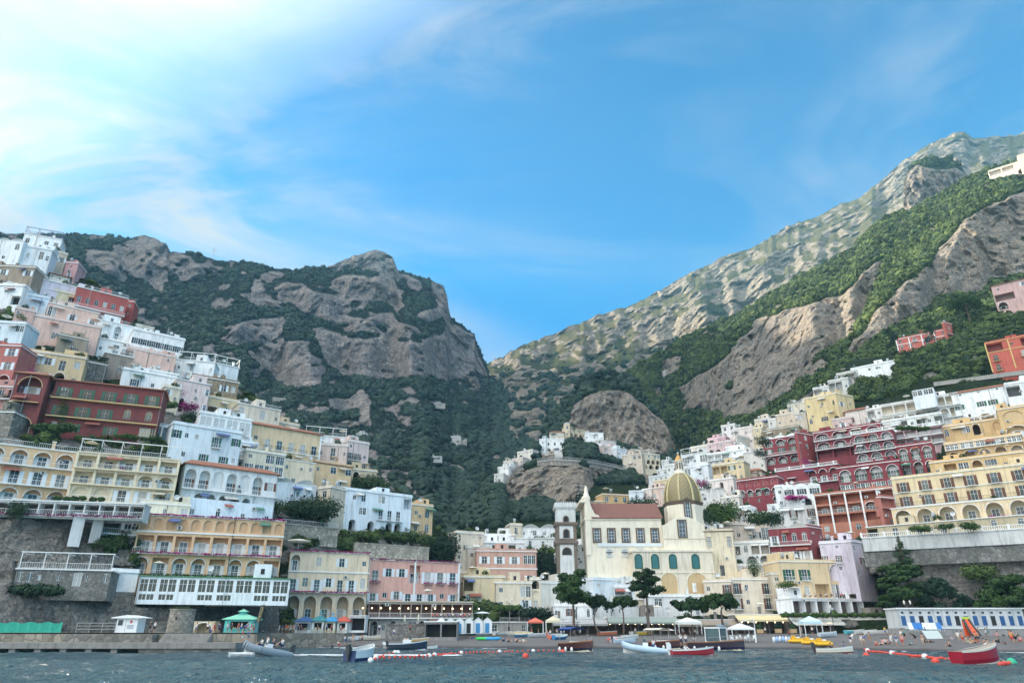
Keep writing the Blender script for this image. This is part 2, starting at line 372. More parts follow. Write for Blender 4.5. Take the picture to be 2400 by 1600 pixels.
def gn_scatter(name, P, sc, tmpl, label_kind='stuff'):
    me = bpy.data.meshes.new(name); me.vertices.add(len(P)); me.vertices.foreach_set('co', np.asarray(P, np.float32).reshape(-1))
    A = me.attributes.new('sc', 'FLOAT_VECTOR', 'POINT'); A.data.foreach_set('vector', np.asarray(sc, np.float32).reshape(-1))
    rot = np.zeros((len(P), 3)); rot[:,2] = RN.uniform(0, 6.28, len(P)); rot[:,0] = RN.uniform(-.5, .5, len(P))
    A = me.attributes.new('ro', 'FLOAT_VECTOR', 'POINT'); A.data.foreach_set('vector', rot.astype(np.float32).reshape(-1))
    o = put(name, me); tag(o, kind=label_kind)
    ng = bpy.data.node_groups.new(name, 'GeometryNodeTree'); ng.interface.new_socket('Geometry', in_out='INPUT', socket_type='NodeSocketGeometry'); ng.interface.new_socket('Geometry', in_out='OUTPUT', socket_type='NodeSocketGeometry')
    n = ng.nodes; gi = n.new('NodeGroupInput'); go = n.new('NodeGroupOutput'); mp = n.new('GeometryNodeMeshToPoints'); ng.links.new(gi.outputs[0], mp.inputs[0])
    ip = n.new('GeometryNodeInstanceOnPoints'); ng.links.new(mp.outputs[0], ip.inputs['Points'])
    g2 = n.new('GeometryNodeGeometryToInstance')
    for ob in tmpl:
        oi = n.new('GeometryNodeObjectInfo'); oi.inputs['Object'].default_value = ob; oi.inputs['As Instance'].default_value = True
        ng.links.new(oi.outputs['Geometry'], g2.inputs[0])
    ng.links.new(g2.outputs[0], ip.inputs['Instance']) if len(tmpl) == 1 else None
    if len(tmpl) > 1:
        j = n.new('GeometryNodeJoinGeometry')
        for l in list(g2.inputs[0].links): ng.links.new(l.from_socket, j.inputs[0])
        n.remove(g2); ng.links.new(j.outputs[0], ip.inputs['Instance']); ip.inputs['Pick Instance'].default_value = True
    else:
        oi = [x for x in n if x.bl_idname == 'GeometryNodeObjectInfo'][0]; n.remove(g2); oi.inputs['As Instance'].default_value = False; ng.links.new(oi.outputs['Geometry'], ip.inputs['Instance'])
    for nm, s in (('sc', 'Scale'), ('ro', 'Rotation')):
        a = n.new('GeometryNodeInputNamedAttribute'); a.data_type = 'FLOAT_VECTOR'; a.inputs['Name'].default_value = nm; ng.links.new(a.outputs['Attribute'], ip.inputs[s])
    ng.links.new(ip.outputs[0], go.inputs[0]); m = o.modifiers.new('scatter', 'NODES'); m.node_group = ng
    return o
def scatter_on(L, name, n, r, tmpl, thr=.55, zs=1.0, region=None, grasslim=.35, sink=.25, dens=None):
    H, Wd = L['veg'].shape; k = 0; Ps = []; Ss = []
    tries = n*8; j = RN.randint(0, H-1, tries); i = RN.randint(0, Wd-1, tries); fu = RN.rand(tries); fv = RN.rand(tries)
    ok = (L['veg'][j,i] > thr) & (L['grass'][j,i] < grasslim+RN.rand(tries)*.4)
    nz_ = fbm(np.stack([L['U'][j,i]/38., L['V'][j,i]/20., j*0.], -1), 3, 91); ok &= RN.rand(tries) < np.clip((nz_-.3)*4.5, .12, 1)
    if region is not None: ok &= region(L['U'][j,i], L['V'][j,i])
    if dens is not None: ok &= RN.rand(tries) < dens(L['U'][j,i], L['V'][j,i])
    j, i, fu, fv = (x[ok][:n] for x in (j, i, fu, fv)); p = L['pts']
    P = (p[j,i]*(1-fu)[:,None]+p[j,i+1]*fu[:,None])*(1-fv)[:,None]+(p[j+1,i]*(1-fu)[:,None]+p[j+1,i+1]*fu[:,None])*fv[:,None]
    s = r*(.45+1.35*RN.rand(len(P))**2.2); P[:,2] += s*sink
    sc = np.stack([s*RN.uniform(.8,1.25,len(P)), s*RN.uniform(.8,1.25,len(P)), s*zs*RN.uniform(.75,1.2,len(P))], -1)
    return gn_scatter(name, P, sc, tmpl)
ROAD = [(1162,1136),(1185,1112),(1212,1094),(1250,1083),(1290,1078),(1340,1079),(1390,1084),(1440,1094),(1480,1104),(1530,1120)]
def build_terrain():
    L = {}
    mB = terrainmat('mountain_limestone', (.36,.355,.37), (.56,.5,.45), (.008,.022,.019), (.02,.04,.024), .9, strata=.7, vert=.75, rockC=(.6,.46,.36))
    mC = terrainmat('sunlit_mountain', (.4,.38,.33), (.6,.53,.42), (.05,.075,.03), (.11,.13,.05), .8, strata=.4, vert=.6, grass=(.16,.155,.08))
    mD = terrainmat('cliff_limestone', (.4,.395,.385), (.6,.54,.46), (.02,.042,.016), (.055,.085,.025), 2.2, strata=.6, vert=1.35, rockC=(.66,.47,.3))
    mT = terrainmat('town_slope', (.31,.3,.285), (.5,.47,.42), (.02,.04,.016), (.05,.075,.025), 5, strata=.5, vert=.5, rockC=(.3,.26,.2))
    rB = [zb((400,160),(480,110),(600,115),(635,170),(640,290),(620,380),(580,400),(500,340),(400,300),(330,230),(360,180)),
          zb((640,200),(700,210),(780,260),(840,290),(800,320),(720,335),(650,300)), zb((190,180),(330,200),(330,260),(420,330),(400,360),(300,300),(220,240)),
          zb((1420,260),(1560,205),(1690,182),(1750,215),(1775,290),(1800,350),(1740,330),(1640,290),(1480,275)),
          zb((1460,330),(1500,310),(1740,335),(1790,400),(1790,460),(1650,450),(1500,420),(1440,370)),
          zb((1170,360),(1300,350),(1420,400),(1540,440),(1545,500),(1400,530),(1280,480),(1180,430)),
          zb((1930,340),(2020,360),(2035,440),(2040,510),(1930,550),(1880,500),(1960,480),(1970,400)),
          zb((1800,300),(1900,340),(1890,380),(1830,380)),
          zb((1330,490),(1560,520),(1700,510),(1850,550),(1920,600),(1700,600),(1500,580)),
          zb((1340,590),(1420,580),(1560,640),(1700,620),(1850,640),(2010,600),(2090,580),(2160,600),(2180,680),(2230,800),(2230,825),(2150,760),(2120,840),(1950,820),(1800,810),(1650,820),(1500,800),(1400,720)),
          zb((890,640),(960,560),(1100,520),(1210,560),(1190,610),(1000,665),(880,660)), zb((1000,430),(1100,415),(1200,480),(1080,470)),
          zb((1010,700),(1130,650),(1330,650),(1340,700),(1420,770),(1390,850),(1270,875),(1180,850),(1130,770),(1060,740)),
          zb((1420,930),(1560,920),(1600,870),(1640,900),(1650,1010),(1655,1090),(1600,1040),(1580,980),(1440,980)),
          zb((870,370),(940,360),(930,390),(870,400)), zb((1100,310),(1200,290),(1180,330),(1120,340)), zb((460,480),(520,470),(510,510),(470,520))]
    def vnB(U, V, veg):
        q = np.stack([U/30., V/16., U*0+3], -1); n = fbm(q, 4, 44)
        veg = np.where((veg > .5) & (n > .64), .25, veg); return np.where((veg < .1) & (fbm(q*1.7, 3, 14) > .7), 1., veg)
    topB = [(-900,330),(-500,350),(-300,385),(-200,440),(-120,505),(0,548),(150,548),(220,550),(300,560),(340,550),(390,568),(400,590),(450,590),(500,606),(600,620),(690,635),(720,628),(780,620),(830,598),(880,585),(920,600),(932,632),(960,640),(1010,655),(1040,672),(1050,700),(1053,740),(1085,765),(1112,780),(1118,810),(1143,860),(1148,885),(1260,930)]  # unseen ridge past the left edge of view, raised so it shades the town
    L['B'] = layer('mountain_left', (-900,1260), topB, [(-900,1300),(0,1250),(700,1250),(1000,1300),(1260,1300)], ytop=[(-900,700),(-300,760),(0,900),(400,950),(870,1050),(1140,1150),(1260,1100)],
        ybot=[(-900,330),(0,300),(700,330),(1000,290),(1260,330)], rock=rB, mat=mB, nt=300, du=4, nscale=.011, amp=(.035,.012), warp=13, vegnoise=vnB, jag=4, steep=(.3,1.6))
    topC = [(1000,890),(1140,856),(1200,822),(1250,800),(1300,780),(1400,738),(1490,712),(1560,672),(1620,640),(1700,598),(1760,580),(1800,560),(1850,530),(1880,520),(1960,485),(2010,465),(2060,425),(2100,392),(2130,370),(2180,335),(2215,322),(2240,312),(2260,313),(2280,322),(2330,322),(2380,318),(2420,305),(2700,270)]
    rC = [zd((180,390),(320,380),(430,350),(430,540),(320,560),(180,600)), zd((0,370),(180,380),(180,560),(0,560)), zd((780,0),(880,0),(970,10),(900,90),(820,90),(780,60)), zd((400,100),(500,20),(640,10),(600,60),(460,150)),
          [(2130,370),(2240,315),(2280,322),(2270,400),(2400,380),(2400,410),(2200,440),(2050,480),(2060,430)], zd((600,120),(760,60),(800,160),(660,300),(520,340),(440,300),(500,200)), zd((140,180),(260,120),(300,180),(200,260),(120,260))]
    def vnC(U, V, veg):
        q = np.stack([U/22., V/11., U*0+1], -1); n = fbm(q, 5, 77)
        veg = np.where((veg > .5) & (n > .485), 0., veg); return np.where((veg < .1) & (fbm(q*1.6, 3, 5) > .64), 1., veg)
    def gC(U, V):
        q = np.stack([U/50., V/30., U*0+9], -1); line = np.interp(U, [1140,1500,1700,2400], [885,840,700,560]); return np.clip((line-V)/60+(fbm(q, 4, 7)-.5)*4, 0, 1)
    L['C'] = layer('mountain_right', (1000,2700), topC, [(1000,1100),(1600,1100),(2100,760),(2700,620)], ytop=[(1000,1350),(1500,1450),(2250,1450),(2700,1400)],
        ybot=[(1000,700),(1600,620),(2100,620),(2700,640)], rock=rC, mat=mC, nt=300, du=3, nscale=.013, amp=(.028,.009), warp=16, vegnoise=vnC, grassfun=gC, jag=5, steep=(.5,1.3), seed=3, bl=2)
    # lone crag below the summit
    L['crag'] = layer('crag', (2118,2275), [(2118,430),(2128,398),(2150,380),(2185,368),(2225,372),(2255,392),(2275,425)], [(2118,500),(2275,470)], ytop=[(2118,800),(2275,800)], ybot=[(2118,760),(2275,760)],
        rock=[[(2110,405),(2150,385),(2200,400),(2240,396),(2270,410),(2275,480),(2118,520)]], mat=mD, nt=50, du=2.5, nscale=.03, amp=(.02,.012), warp=6, jag=3, seed=5)
    dR = [zd((690,380),(850,350),(1240,230),(1430,60),(1500,20),(1430,200),(1380,330),(1300,440),(1290,500),(1200,560),(1150,600),(1000,690),(800,640),(700,700),(600,690),(580,640),(590,520),(680,450)),
          zd((1440,330),(1700,100),(1800,20),(2000,0),(2352,0),(2352,120),(2150,160),(2100,230),(1850,260),(1700,370),(1600,400),(1540,430),(1400,560),(1290,640),(1270,580),(1330,500),(1400,400)),
          zd((560,560),(700,640),(980,690),(1130,640),(1180,700),(960,800),(760,960),(520,1010),(480,940),(600,800),(540,680)),
          zd((280,800),(370,720),(560,600),(590,700),(700,720),(900,740),(1100,680),(960,800),(850,830),(780,900),(730,900),(600,950),(520,1000),(500,930),(270,940)),
          [(2180,610),(2260,520),(2330,475),(2400,450),(2700,430),(2700,680),(2400,650),(2200,640)], zd((140,640),(260,600),(240,700),(150,720))]
    def vnD(U, V, veg):
        q = np.stack([U/22., V/16., U*0+1], -1); n = fbm(q, 4, 12)
        veg = np.where((veg > .5) & (n > .72), .2, veg); return np.where((veg < .1) & (fbm(q*1.2, 3, 55) > .74), 1., veg)
    topD = [(1380,940),(1440,890),(1500,850),(1560,820),(1600,790),(1700,745),(1760,720),(1800,690),(1850,660),(1950,610),(2000,580),(2060,520),(2100,500),(2180,470),(2230,440),(2280,415),(2320,395),(2360,385),(2420,372),(2700,330)]
    L['D'] = layer('cliff_hill', (1380,2700), topD, [(1380,1150),(1600,1120),(1800,1010),(1950,900),(2080,850),(2250,810),(2400,790),(2700,780)], ytop=[(1380,780),(1600,740),(1850,660),(2100,600),(2400,560),(2700,540)],
        ybot=[(1380,700),(1560,680),(1640,520),(1720,390),(1800,350),(1950,335),(2100,320),(2400,270),(2700,270)], rock=dR, mat=mD, nt=260, du=3.5, nscale=.022, amp=(.03,.012), warp=12, vegnoise=vnD, jag=5, steep=(.22,1.6), seed=6)
    L['E1'] = layer('rock_dome', (1280,1640), [(1280,985),(1310,950),(1340,915),(1380,880),(1430,866),(1480,880),(1510,930),(1545,975),(1565,1000),(1585,1055),(1610,1110),(1640,1160)], [(1280,1100),(1640,1200)], ytop=[(1280,560),(1450,600),(1640,500)], ybot=[(1280,520),(1640,430)],
        rock=[[(1332,1000),(1345,950),(1385,925),(1420,915),(1455,912),(1500,945),(1540,975),(1565,1005),(1585,1060),(1520,1075),(1470,1050),(1400,1035)]], mat=mD, nt=90, du=3, nscale=.03, amp=(.03,.012), warp=7, jag=4, seed=8)
    rE = [[(1170,1135),(1200,1108),(1290,1090),(1360,1092),(1440,1100),(1400,1130),(1370,1165),(1300,1185),(1250,1170),(1180,1195)], [(1480,1100),(1560,1120),(1550,1140),(1490,1120)], [(1000,1230),(1060,1170),(1080,1190),(1060,1250)], [(1330,1180),(1390,1170),(1400,1200),(1340,1210)]]
    L['E2'] = layer('knoll', (1000,1660), [(1000,1300),(1060,1230),(1120,1160),(1145,1128),(1160,1105),(1200,1078),(1260,1038),(1300,1015),(1340,1008),(1380,1012),(1420,1030),(1470,1052),(1520,1072),(1580,1100),(1660,1150)], [(1000,1340),(1300,1320),(1660,1280)], ytop=[(1000,330),(1150,420),(1300,470),(1450,470),(1660,380)],
        ybot=[(1000,235),(1300,240),(1500,245),(1660,250)], rock=rE, mat=mD, nt=130, du=3.5, nscale=.03, amp=(.03,.015), warp=10, jag=2, seed=9, carve=True, ledge=ROAD)
    # town slopes
    def vnT(U, V, veg):
        q = np.stack([U/30., V/20., U*0+1], -1); return np.where(fbm(q, 4, 31) > .56, 0., veg)
    topL = [(-900,420),(-500,450),(-200,520),(0,575),(60,590),(150,612),(190,650),(250,680),(310,730),(330,770),(420,838),(470,850),(560,905),(620,955),(700,1010),(760,1030),(860,1085),(905,1130),(1000,1190),(1040,1255),(1082,1300)]
    rL = [[(-100,1205),(0,1200),(120,1205),(240,1200),(240,1290),(330,1330),(480,1400),(660,1420),(660,1500),(-100,1500)]]
    L['TL'] = layer('town_slope_left', (-900,1082), topL, [(-900,1500),(1082,1494)], yfun=yL, rock=rL, mat=mT, nt=230, du=5, nscale=.09, amp=(.008,.006), warp=8, carve=True, vegnoise=vnT, jag=3, seed=12)
    topR = [(1040,1265),(1080,1262),(1300,1262),(1480,1225),(1560,1130),(1640,1060),(1700,1010),(1780,990),(1850,950),(1930,900),(1990,850),(2080,830),(2110,815),(2200,760),(2260,735),(2330,720),(2400,715),(2700,690)]
    rR = [[(2020,1285),(2400,1275),(2700,1270),(2700,1440),(2020,1440)], [(1950,940),(1990,925),(2010,940),(1980,960)]]
    L['TR'] = layer('town_slope_right', (1040,2700), topR, [(1040,1492),(2700,1492)], yfun=yR, rock=rR, mat=mT, nt=200, du=5, nscale=.07, amp=(.01,.006), warp=8, carve=True, jag=3, seed=15,
        vegnoise=lambda U, V, veg: np.where((fbm(np.stack([U/30., V/20., U*0+1], -1), 4, 31) > .68), 0., veg))
    # woods
    fa = leafmat((.007,.02,.017), (.022,.044,.024), 'wood_foliage', ns=.012); fb = leafmat((.009,.025,.012), (.068,.1,.025), 'slope_foliage', ns=.03)
    def tm(me): return bpy.data.objects.new('crown_shape', me)
    tA = [tm(blob_mesh('crown_a', fa, i, 2, .6, .9)) for i in (1,2)]+[tm(crown_mesh('crown_a', 90, fa, 3, .9))]
    tB = [tm(blob_mesh('crown_b', fb, 4, 3, .7, .9))]+[tm(crown_mesh('crown_b', 150, fb, i, .9, .26)) for i in (5,6)]
    scatter_on(L['B'], 'mountain_wood', 110000, 2.1, tA, thr=.82)
    scatter_on(L['C'], 'mountain_wood', 9000, 3.4, tA, dens=lambda U, V: np.clip((V-np.interp(U, [1140,1500,1700,2400], [870,830,700,560]))/60, .04, 1))
    scatter_on(L['crag'], 'crag_scrub', 400, 3.0, tB)
    scatter_on(L['D'], 'cliff_wood', 60000, 1.8, tB, thr=.8)
    scatter_on(L['E1'], 'dome_wood', 5000, 2.1, tA)
    scatter_on(L['E2'], 'knoll_wood', 17000, 1.7, tA, thr=.75)
    scatter_on(L['TR'], 'hillside_shrubs', 22000, 1.25, tB, region=lambda U, V: V < np.interp(U, [1040,1600,1900,2100,2400], [1480,1350,1100,1000,960]))
    scatter_on(L['TL'], 'hillside_shrubs', 9000, .8, tB, region=lambda U, V: (U > -200))
    return L
# ---------------------------------------------------------------- sky, sun, sea, beach
SUN_AZ, SUN_EL = R(-66), R(19)             # azimuth measured from +Y, negative to the left
def build_world():
    w = bpy.data.worlds.new('World'); S.world = w; w.use_nodes = True; t = NT(w.node_tree); bg = w.node_tree.nodes['Background']
    sky = t.add('ShaderNodeTexSky', sky_type='NISHITA', sun_disc=False); sky.sun_elevation = SUN_EL; sky.sun_rotation = SUN_AZ; sky.air_density = 1.0; sky.dust_density = .6; sky.ozone_density = 3.0
    tc = t.add('ShaderNodeTexCoord').outputs['Generated']
    sd = Vector((math.sin(SUN_AZ)*math.cos(SUN_EL), math.cos(SUN_AZ)*math.cos(SUN_EL), math.sin(SUN_EL)))
    dp = t.add('ShaderNodeVectorMath', operation='DOT_PRODUCT', inp={0: tc, 1: tuple(sd)}).outputs['Value']
    # cirrus: streaks stretched along one bearing, warped
    mp = t.add('ShaderNodeMapping', inp={'Vector': tc, 'Rotation': (0,.5,.9), 'Scale': (1.1,3.4,4.2)}).outputs[0]
    n1 = t.noise(mp, 1.3, 8, .58, 1.1); mp2 = t.add('ShaderNodeMapping', inp={'Vector': tc, 'Scale': (1.2,1.2,2.4)}).outputs[0]; n2 = t.noise(mp2, 1.6, 6, .6, .6)
    c = t.math('MULTIPLY', t.ramp(n1, [(.45, 0), (.66, 1)]), t.ramp(n2, [(.35, 0), (.6, 1)]))
    near = t.ramp(dp, [(.3, .0), (.62,.2), (.80, .5), (.97, .8)])    # thin cloud thickens towards the sun
    c2 = t.math('ADD', t.math('MULTIPLY', c, t.math('ADD', t.math('MULTIPLY', near, .6), .36)), t.math('MULTIPLY', t.ramp(near, [(.02,0),(.75,1)]), t.ramp(n1, [(.36,.12),(.62,1)])), True)
    col = t.mix(c2, t.mix(1.0, sky.outputs[0], (.0,.53,.77), 'MULTIPLY'), (2.1,2.15,2.2))
    back = t.ramp(t.add('ShaderNodeVectorMath', operation='DOT_PRODUCT', inp={0: tc, 1: (-.45,-.5,.74)}).outputs['Value'], [(.25,0),(.8,1)])  # bright cloud bank behind the camera, unseen, added to light the shaded facades
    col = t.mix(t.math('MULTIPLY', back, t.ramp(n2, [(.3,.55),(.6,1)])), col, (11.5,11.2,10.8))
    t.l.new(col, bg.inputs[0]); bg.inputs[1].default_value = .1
    sun = bpy.data.lights.new('sun', 'SUN'); sun.energy = 5; sun.angle = R(.5); sun.color = (1,.86,.66)
    so = bpy.data.objects.new('sun', sun); COL.objects.link(so); so.rotation_euler = sd.to_track_quat('Z', 'Y').to_euler(); so.location = (-200,0,300)
    S.view_settings.view_transform = 'Standard'; S.view_settings.look = 'None'; S.view_settings.exposure = 1.75; S.view_settings.gamma = 1
def build_sea():
    m, t, b = newmat('sea_water')
    p = t.pos((1,.42,1)); a = t.noise(p, .55, 6, .65, .4); c = t.noise(p, 2.3, 4, .6); d = t.noise(t.pos((.05,.03,1)), 1, 3)
    t.l.new(t.mix(d, (.02,.055,.075), (.04,.085,.1)), b.inputs['Base Color']); b.inputs['Roughness'].default_value = .1; b.inputs['IOR'].default_value = 1.333
    h = t.math('ADD', a, t.math('MULTIPLY', c, .4)); bp = t.add('ShaderNodeBump', inp={'Height': h, 'Strength': 1, 'Distance': 1.0}); t.l.new(bp.outputs[0], b.inputs['Normal'])
    def grid(xs, ys, amp):
        X, Y = np.meshgrid(xs, ys); q = np.stack([X*.16, Y*.3, X*0], -1)
        Z = (fbm(q, 3, 3, True)-.5)*amp+(fbm(q*3.4, 3, 8, True)-.5)*amp*.55+(fbm(q*9, 2, 8)-.5)*amp*.25; Z *= np.clip((175-Y)/60, .15, 1)
        return X, Y, Z
    xs = np.linspace(-150, 150, 700); ys = np.concatenate([np.linspace(25, 80, 330), np.linspace(80.3, 200, 260)]); X, Y, Z = grid(xs, ys, .5)
    P = np.stack([X, Y, Z], -1); nr, nc = X.shape; idx = np.arange(nr*nc).reshape(nr, nc); F = np.stack([idx[:-1,:-1], idx[:-1,1:], idx[1:,1:], idx[1:,:-1]], -1).reshape(-1, 4)
    me = bpy.data.meshes.new('sea'); me.vertices.add(nr*nc); me.vertices.foreach_set('co', P.reshape(-1).astype(np.float32)); me.loops.add(F.size); me.loops.foreach_set('vertex_index', F.reshape(-1).astype(np.int32)); me.polygons.add(len(F))
    me.polygons.foreach_set('loop_start', np.arange(0, F.size, 4, dtype=np.int32)); me.polygons.foreach_set('use_smooth', np.ones(len(F), bool)); me.update(calc_edges=True); me.materials.append(m)
    tag(put('sea', me), kind='structure')
    mb = MB()                     # open water round the near patch
    for x0, x1, y0, y1 in ((-2400,-150,-2400,200),(150,2400,-2400,200),(-150,150,-2400,25)): mb.face([(x0,y0,-.02),(x1,y0,-.02),(x1,y1,-.02),(x0,y1,-.02)], m)
    tag(mb.build('sea'), kind='structure')
# shoreline as pixel column -> distance
SH = [(-500,190),(560,175),(640,160),(700,150),(860,142),(1000,137),(1200,135),(1500,132),(1800,128),(2000,118),(2200,108),(2400,103),(2700,98)]
def shore(x):                     # world x -> y of the waterline
    pts = [((u-1200)/1600/(cT+.43*sT)*y, y) for u, y in SH]
    return np.interp(x, [p[0] for p in pts], [p[1] for p in pts])
def beach_z(x, y):
    d = y-shore(x); return np.interp(d, [-40,-6,0,2,9,40,70], [-4,-.7,0,.75,1.15,2.1,2.6])
def build_beach():
    m, t, b = newmat('dark_sand')
    a = t.noise(t.pos(), .12, 5, .6); f = t.noise(t.pos(), 5, 4, .7); wet = t.add('ShaderNodeSeparateXYZ', inp={0: t.pos()}).outputs[2]
    col = t.mix(a, (.105,.098,.095), (.17,.158,.15)); col = t.mix(t.math('MULTIPLY', f, .5), col, (.08,.075,.072)); col = t.mix(t.ramp(t.math('ADD', wet, t.math('MULTIPLY', a, .6)), [(.55, 1), (.95, 0)]), col, (.035,.033,.035))
    t.l.new(col, b.inputs['Base Color']); b.inputs['Roughness'].default_value = .9
    bp = t.add('ShaderNodeBump', inp={'Height': f, 'Strength': .6, 'Distance': .12}); t.l.new(bp.outputs[0], b.inputs['Normal'])
    xs = np.linspace(-110, 260, 260); ds = np.concatenate([np.linspace(-40, -6, 8), np.linspace(-5, 12, 40), np.linspace(13, 110, 40)])
    X = np.repeat(xs[None,:], len(ds), 0); Y = shore(X)+ds[:,None]+(fbm(np.stack([X*.05, X*0, X*0], -1), 3, 2)-.5)*5
    Z = beach_z(X, Y)+(fbm(np.stack([X*.3, Y*.3, X*0], -1), 3, 6)-.5)*.22
    vs = np.stack([X, Y, Z], -1).reshape(-1, 3); nr, nc = X.shape; idx = np.arange(nr*nc).reshape(nr, nc); F = np.stack([idx[:-1,:-1], idx[:-1,1:], idx[1:,1:], idx[1:,:-1]], -1).reshape(-1, 4)
    me = bpy.data.meshes.new('beach'); me.from_pydata(vs.tolist(), [], F.tolist()); me.polygons.foreach_set('use_smooth', [True]*len(F)); me.materials.append(m); tag(put('beach', me), kind='structure')
    # foam line
    mf = flat((.62,.66,.67), .5, name='foam', var=.3, scale=9); mb = MB(); x = -45.
    while x < 130:
        L_ = random.uniform(4, 16)
        if random.random() < .8:
            for k in range(12):
                xa = x+L_*k/12; xb = x+L_*(k+1)/12; w0 = .25+.5*math.sin(PI*k/12); w1 = .25+.5*math.sin(PI*(k+1)/12)
                def yy(q): return float(shore(q)+(fbm(np.array([[q*.05,0,0]]), 3, 2)[0]-.5)*5)+.25*math.sin(q*1.7)
                mb.face([(xa, yy(xa)-w0-.4, .12), (xb, yy(xb)-w1-.4, .12), (xb, yy(xb)+.3, .2), (xa, yy(xa)+.3, .2)], mf, True)
        x += L_
    tag(mb.build('foam'), kind='stuff')
    mb = MB(); mb.box(-2400, 2400, 230, 2500, -30, -6, m); tag(mb.build('ground'), kind='structure')
def build_haze():
    m = bpy.data.materials.new('haze'); m.use_nodes = True; n = m.node_tree.nodes; n.clear(); o = n.new('ShaderNodeOutputMaterial'); v = n.new('ShaderNodeVolumePrincipled')
    v.inputs['Color'].default_value = (.3,.7,1,1); v.inputs['Density'].default_value = .0001; v.inputs['Anisotropy'].default_value = 0; m.node_tree.links.new(v.outputs[0], o.inputs['Volume'])
    mb = MB(); mb.box(-2600, 2600, -2600, 2700, -31, 1500, m); tag(mb.build('haze'), kind='stuff')
# ---------------------------------------------------------------- building kit
GL = glass(); GLB = glass((.05,.09,.1)); WH = flat(WHITE, .6, name='white_paint'); GREENSH = flat((.02,.1,.055), .5, name='green_shutter'); BROWNSH = flat((.13,.05,.03), .6, name='brown_shutter')
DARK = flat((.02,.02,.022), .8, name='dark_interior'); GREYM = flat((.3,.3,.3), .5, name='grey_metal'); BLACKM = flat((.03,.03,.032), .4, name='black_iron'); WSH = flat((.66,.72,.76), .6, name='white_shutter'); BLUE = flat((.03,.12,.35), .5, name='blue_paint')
CUR = flat((.5,.52,.52), .9, name='curtain'); FLW = leafmat((.16,.01,.09), (.34,.02,.16), 'purple_flowers', ns=2.); HEDGE = leafmat((.02,.05,.015), (.06,.11,.025), 'hedge_leaves', ns=.8)
SHC = {'w': WSH, 'g': GREENSH, 'b': BROWNSH, 'n': None, 'k': flat((.03,.045,.05), .5, name='dark_shutter')}
WC = {}; WR = random.Random(3); GVAR = [GL, GL, GL, glass((.05,.075,.09)), glass((.12,.13,.12)), flat((.42,.43,.42), .9, name='closed_curtain')]
def arc_pts(w, h, hs, n=8):      # outline of an arched opening, left to right along the top
    return [(-w/2*math.cos(PI*i/n), hs+(h-hs)*math.sin(PI*i/n)) for i in range(n+1)]
def window_set(kind, w, h, sh, fm, glassm, detail):
    """shared meshes of one window: frame, pane, shutter"""
    k = (kind, round(w,1), round(h,1), sh, id(fm), id(glassm), detail)
    if k in WC: return WC[k]
    w, h = k[1], k[2]; f = MB(); p = MB(); arch = kind == 'v'
    ft = .09
    if arch:
        hs = h-w/2; pts = [(-w/2, 0)]+arc_pts(w, h, hs)+[(w/2, 0)]
        for a, b in zip(pts[:-1], pts[1:]): f.bar((a[0], -.03, a[1]), (b[0], -.03, b[1]), ft*.9, fm, 4, caps=False)
        p.face([(x, .02, z) for x, z in reversed(pts)], glassm)
        f.box(-.03, .03, -.05, .0, 0, h-.03, fm); f.box(-w/2, w/2, -.05, .0, hs-.04, hs+.04, fm)
    else:
        f.box(-w/2-ft, -w/2+.03, -.08, .04, -ft, h+ft, fm); f.box(w/2-.03, w/2+ft, -.08, .04, -ft, h+ft, fm); f.box(-w/2+.03, w/2-.03, -.078, .038, h-.03, h+ft, fm); f.box(-w/2+.03, w/2-.03, -.078, .038, -ft, .03, fm)
        f.box(-.03, .03, -.06, .0, .03, h-.03, fm)
        if h > 1.6: f.box(-w/2+.03, w/2-.03, -.058, -.002, h*.62, h*.62+.05, fm)
        p.face([(-w/2, .03, 0), (w/2, .03, 0), (w/2, .03, h), (-w/2, .03, h)], glassm)
    if not detail:
        if sh in SHC and SHC[sh] and sh != 'n':
            for s in (-1, 1): f.box(s*(w*.78)-w*.24, s*(w*.78)+w*.24, -.1, -.02, 0, h*.97, SHC[sh])
        f.v += [] ; n0 = len(f.v); k1 = f.mi(glassm); f.v += p.v; f.f += [tuple(i+n0 for i in q) for q in p.f]; f.m += [k1]*len(p.f); f.sm += [False]*len(p.f)
        WC[k] = (f.mesh('window'), None, None, None); return WC[k]
    s = None
    if SHC.get(sh):
        s = MB(); m = SHC[sh]; s.box(-w*.24, w*.24, -.05, 0, 0, h*.97, m)
        for i in range(1, int(h/.3)): s.box(-w*.2, w*.2, -.07, -.05, i*.3-.04, i*.3+.02, m)
        s = s.mesh('shutter')
    cu = None
    WC[k] = (f.mesh('window'), p.mesh('pane'), s, cu); return WC[k]
def add_window(par, x, y, z, w, h, kind, sh, fm, gm, detail, rz=0, name='window'):
    if gm is GL: gm = WR.choice(GVAR)
    if sh == 'w' and WR.random() < .12: sh = 'n'
    a, p, s, c = window_set(kind, w, h, sh, fm, gm, detail)
    o = put(name, a, par, (x, y, z))
    if p: put('pane', p, o)
    if s:
        ang = random.choice((0, 0, .35))
        put('shutter', s, o, (-w/2-w*.3, -.1, 0)); put('shutter', s, o, (w/2+w*.3, -.1, 0))
    return o
RC = {}
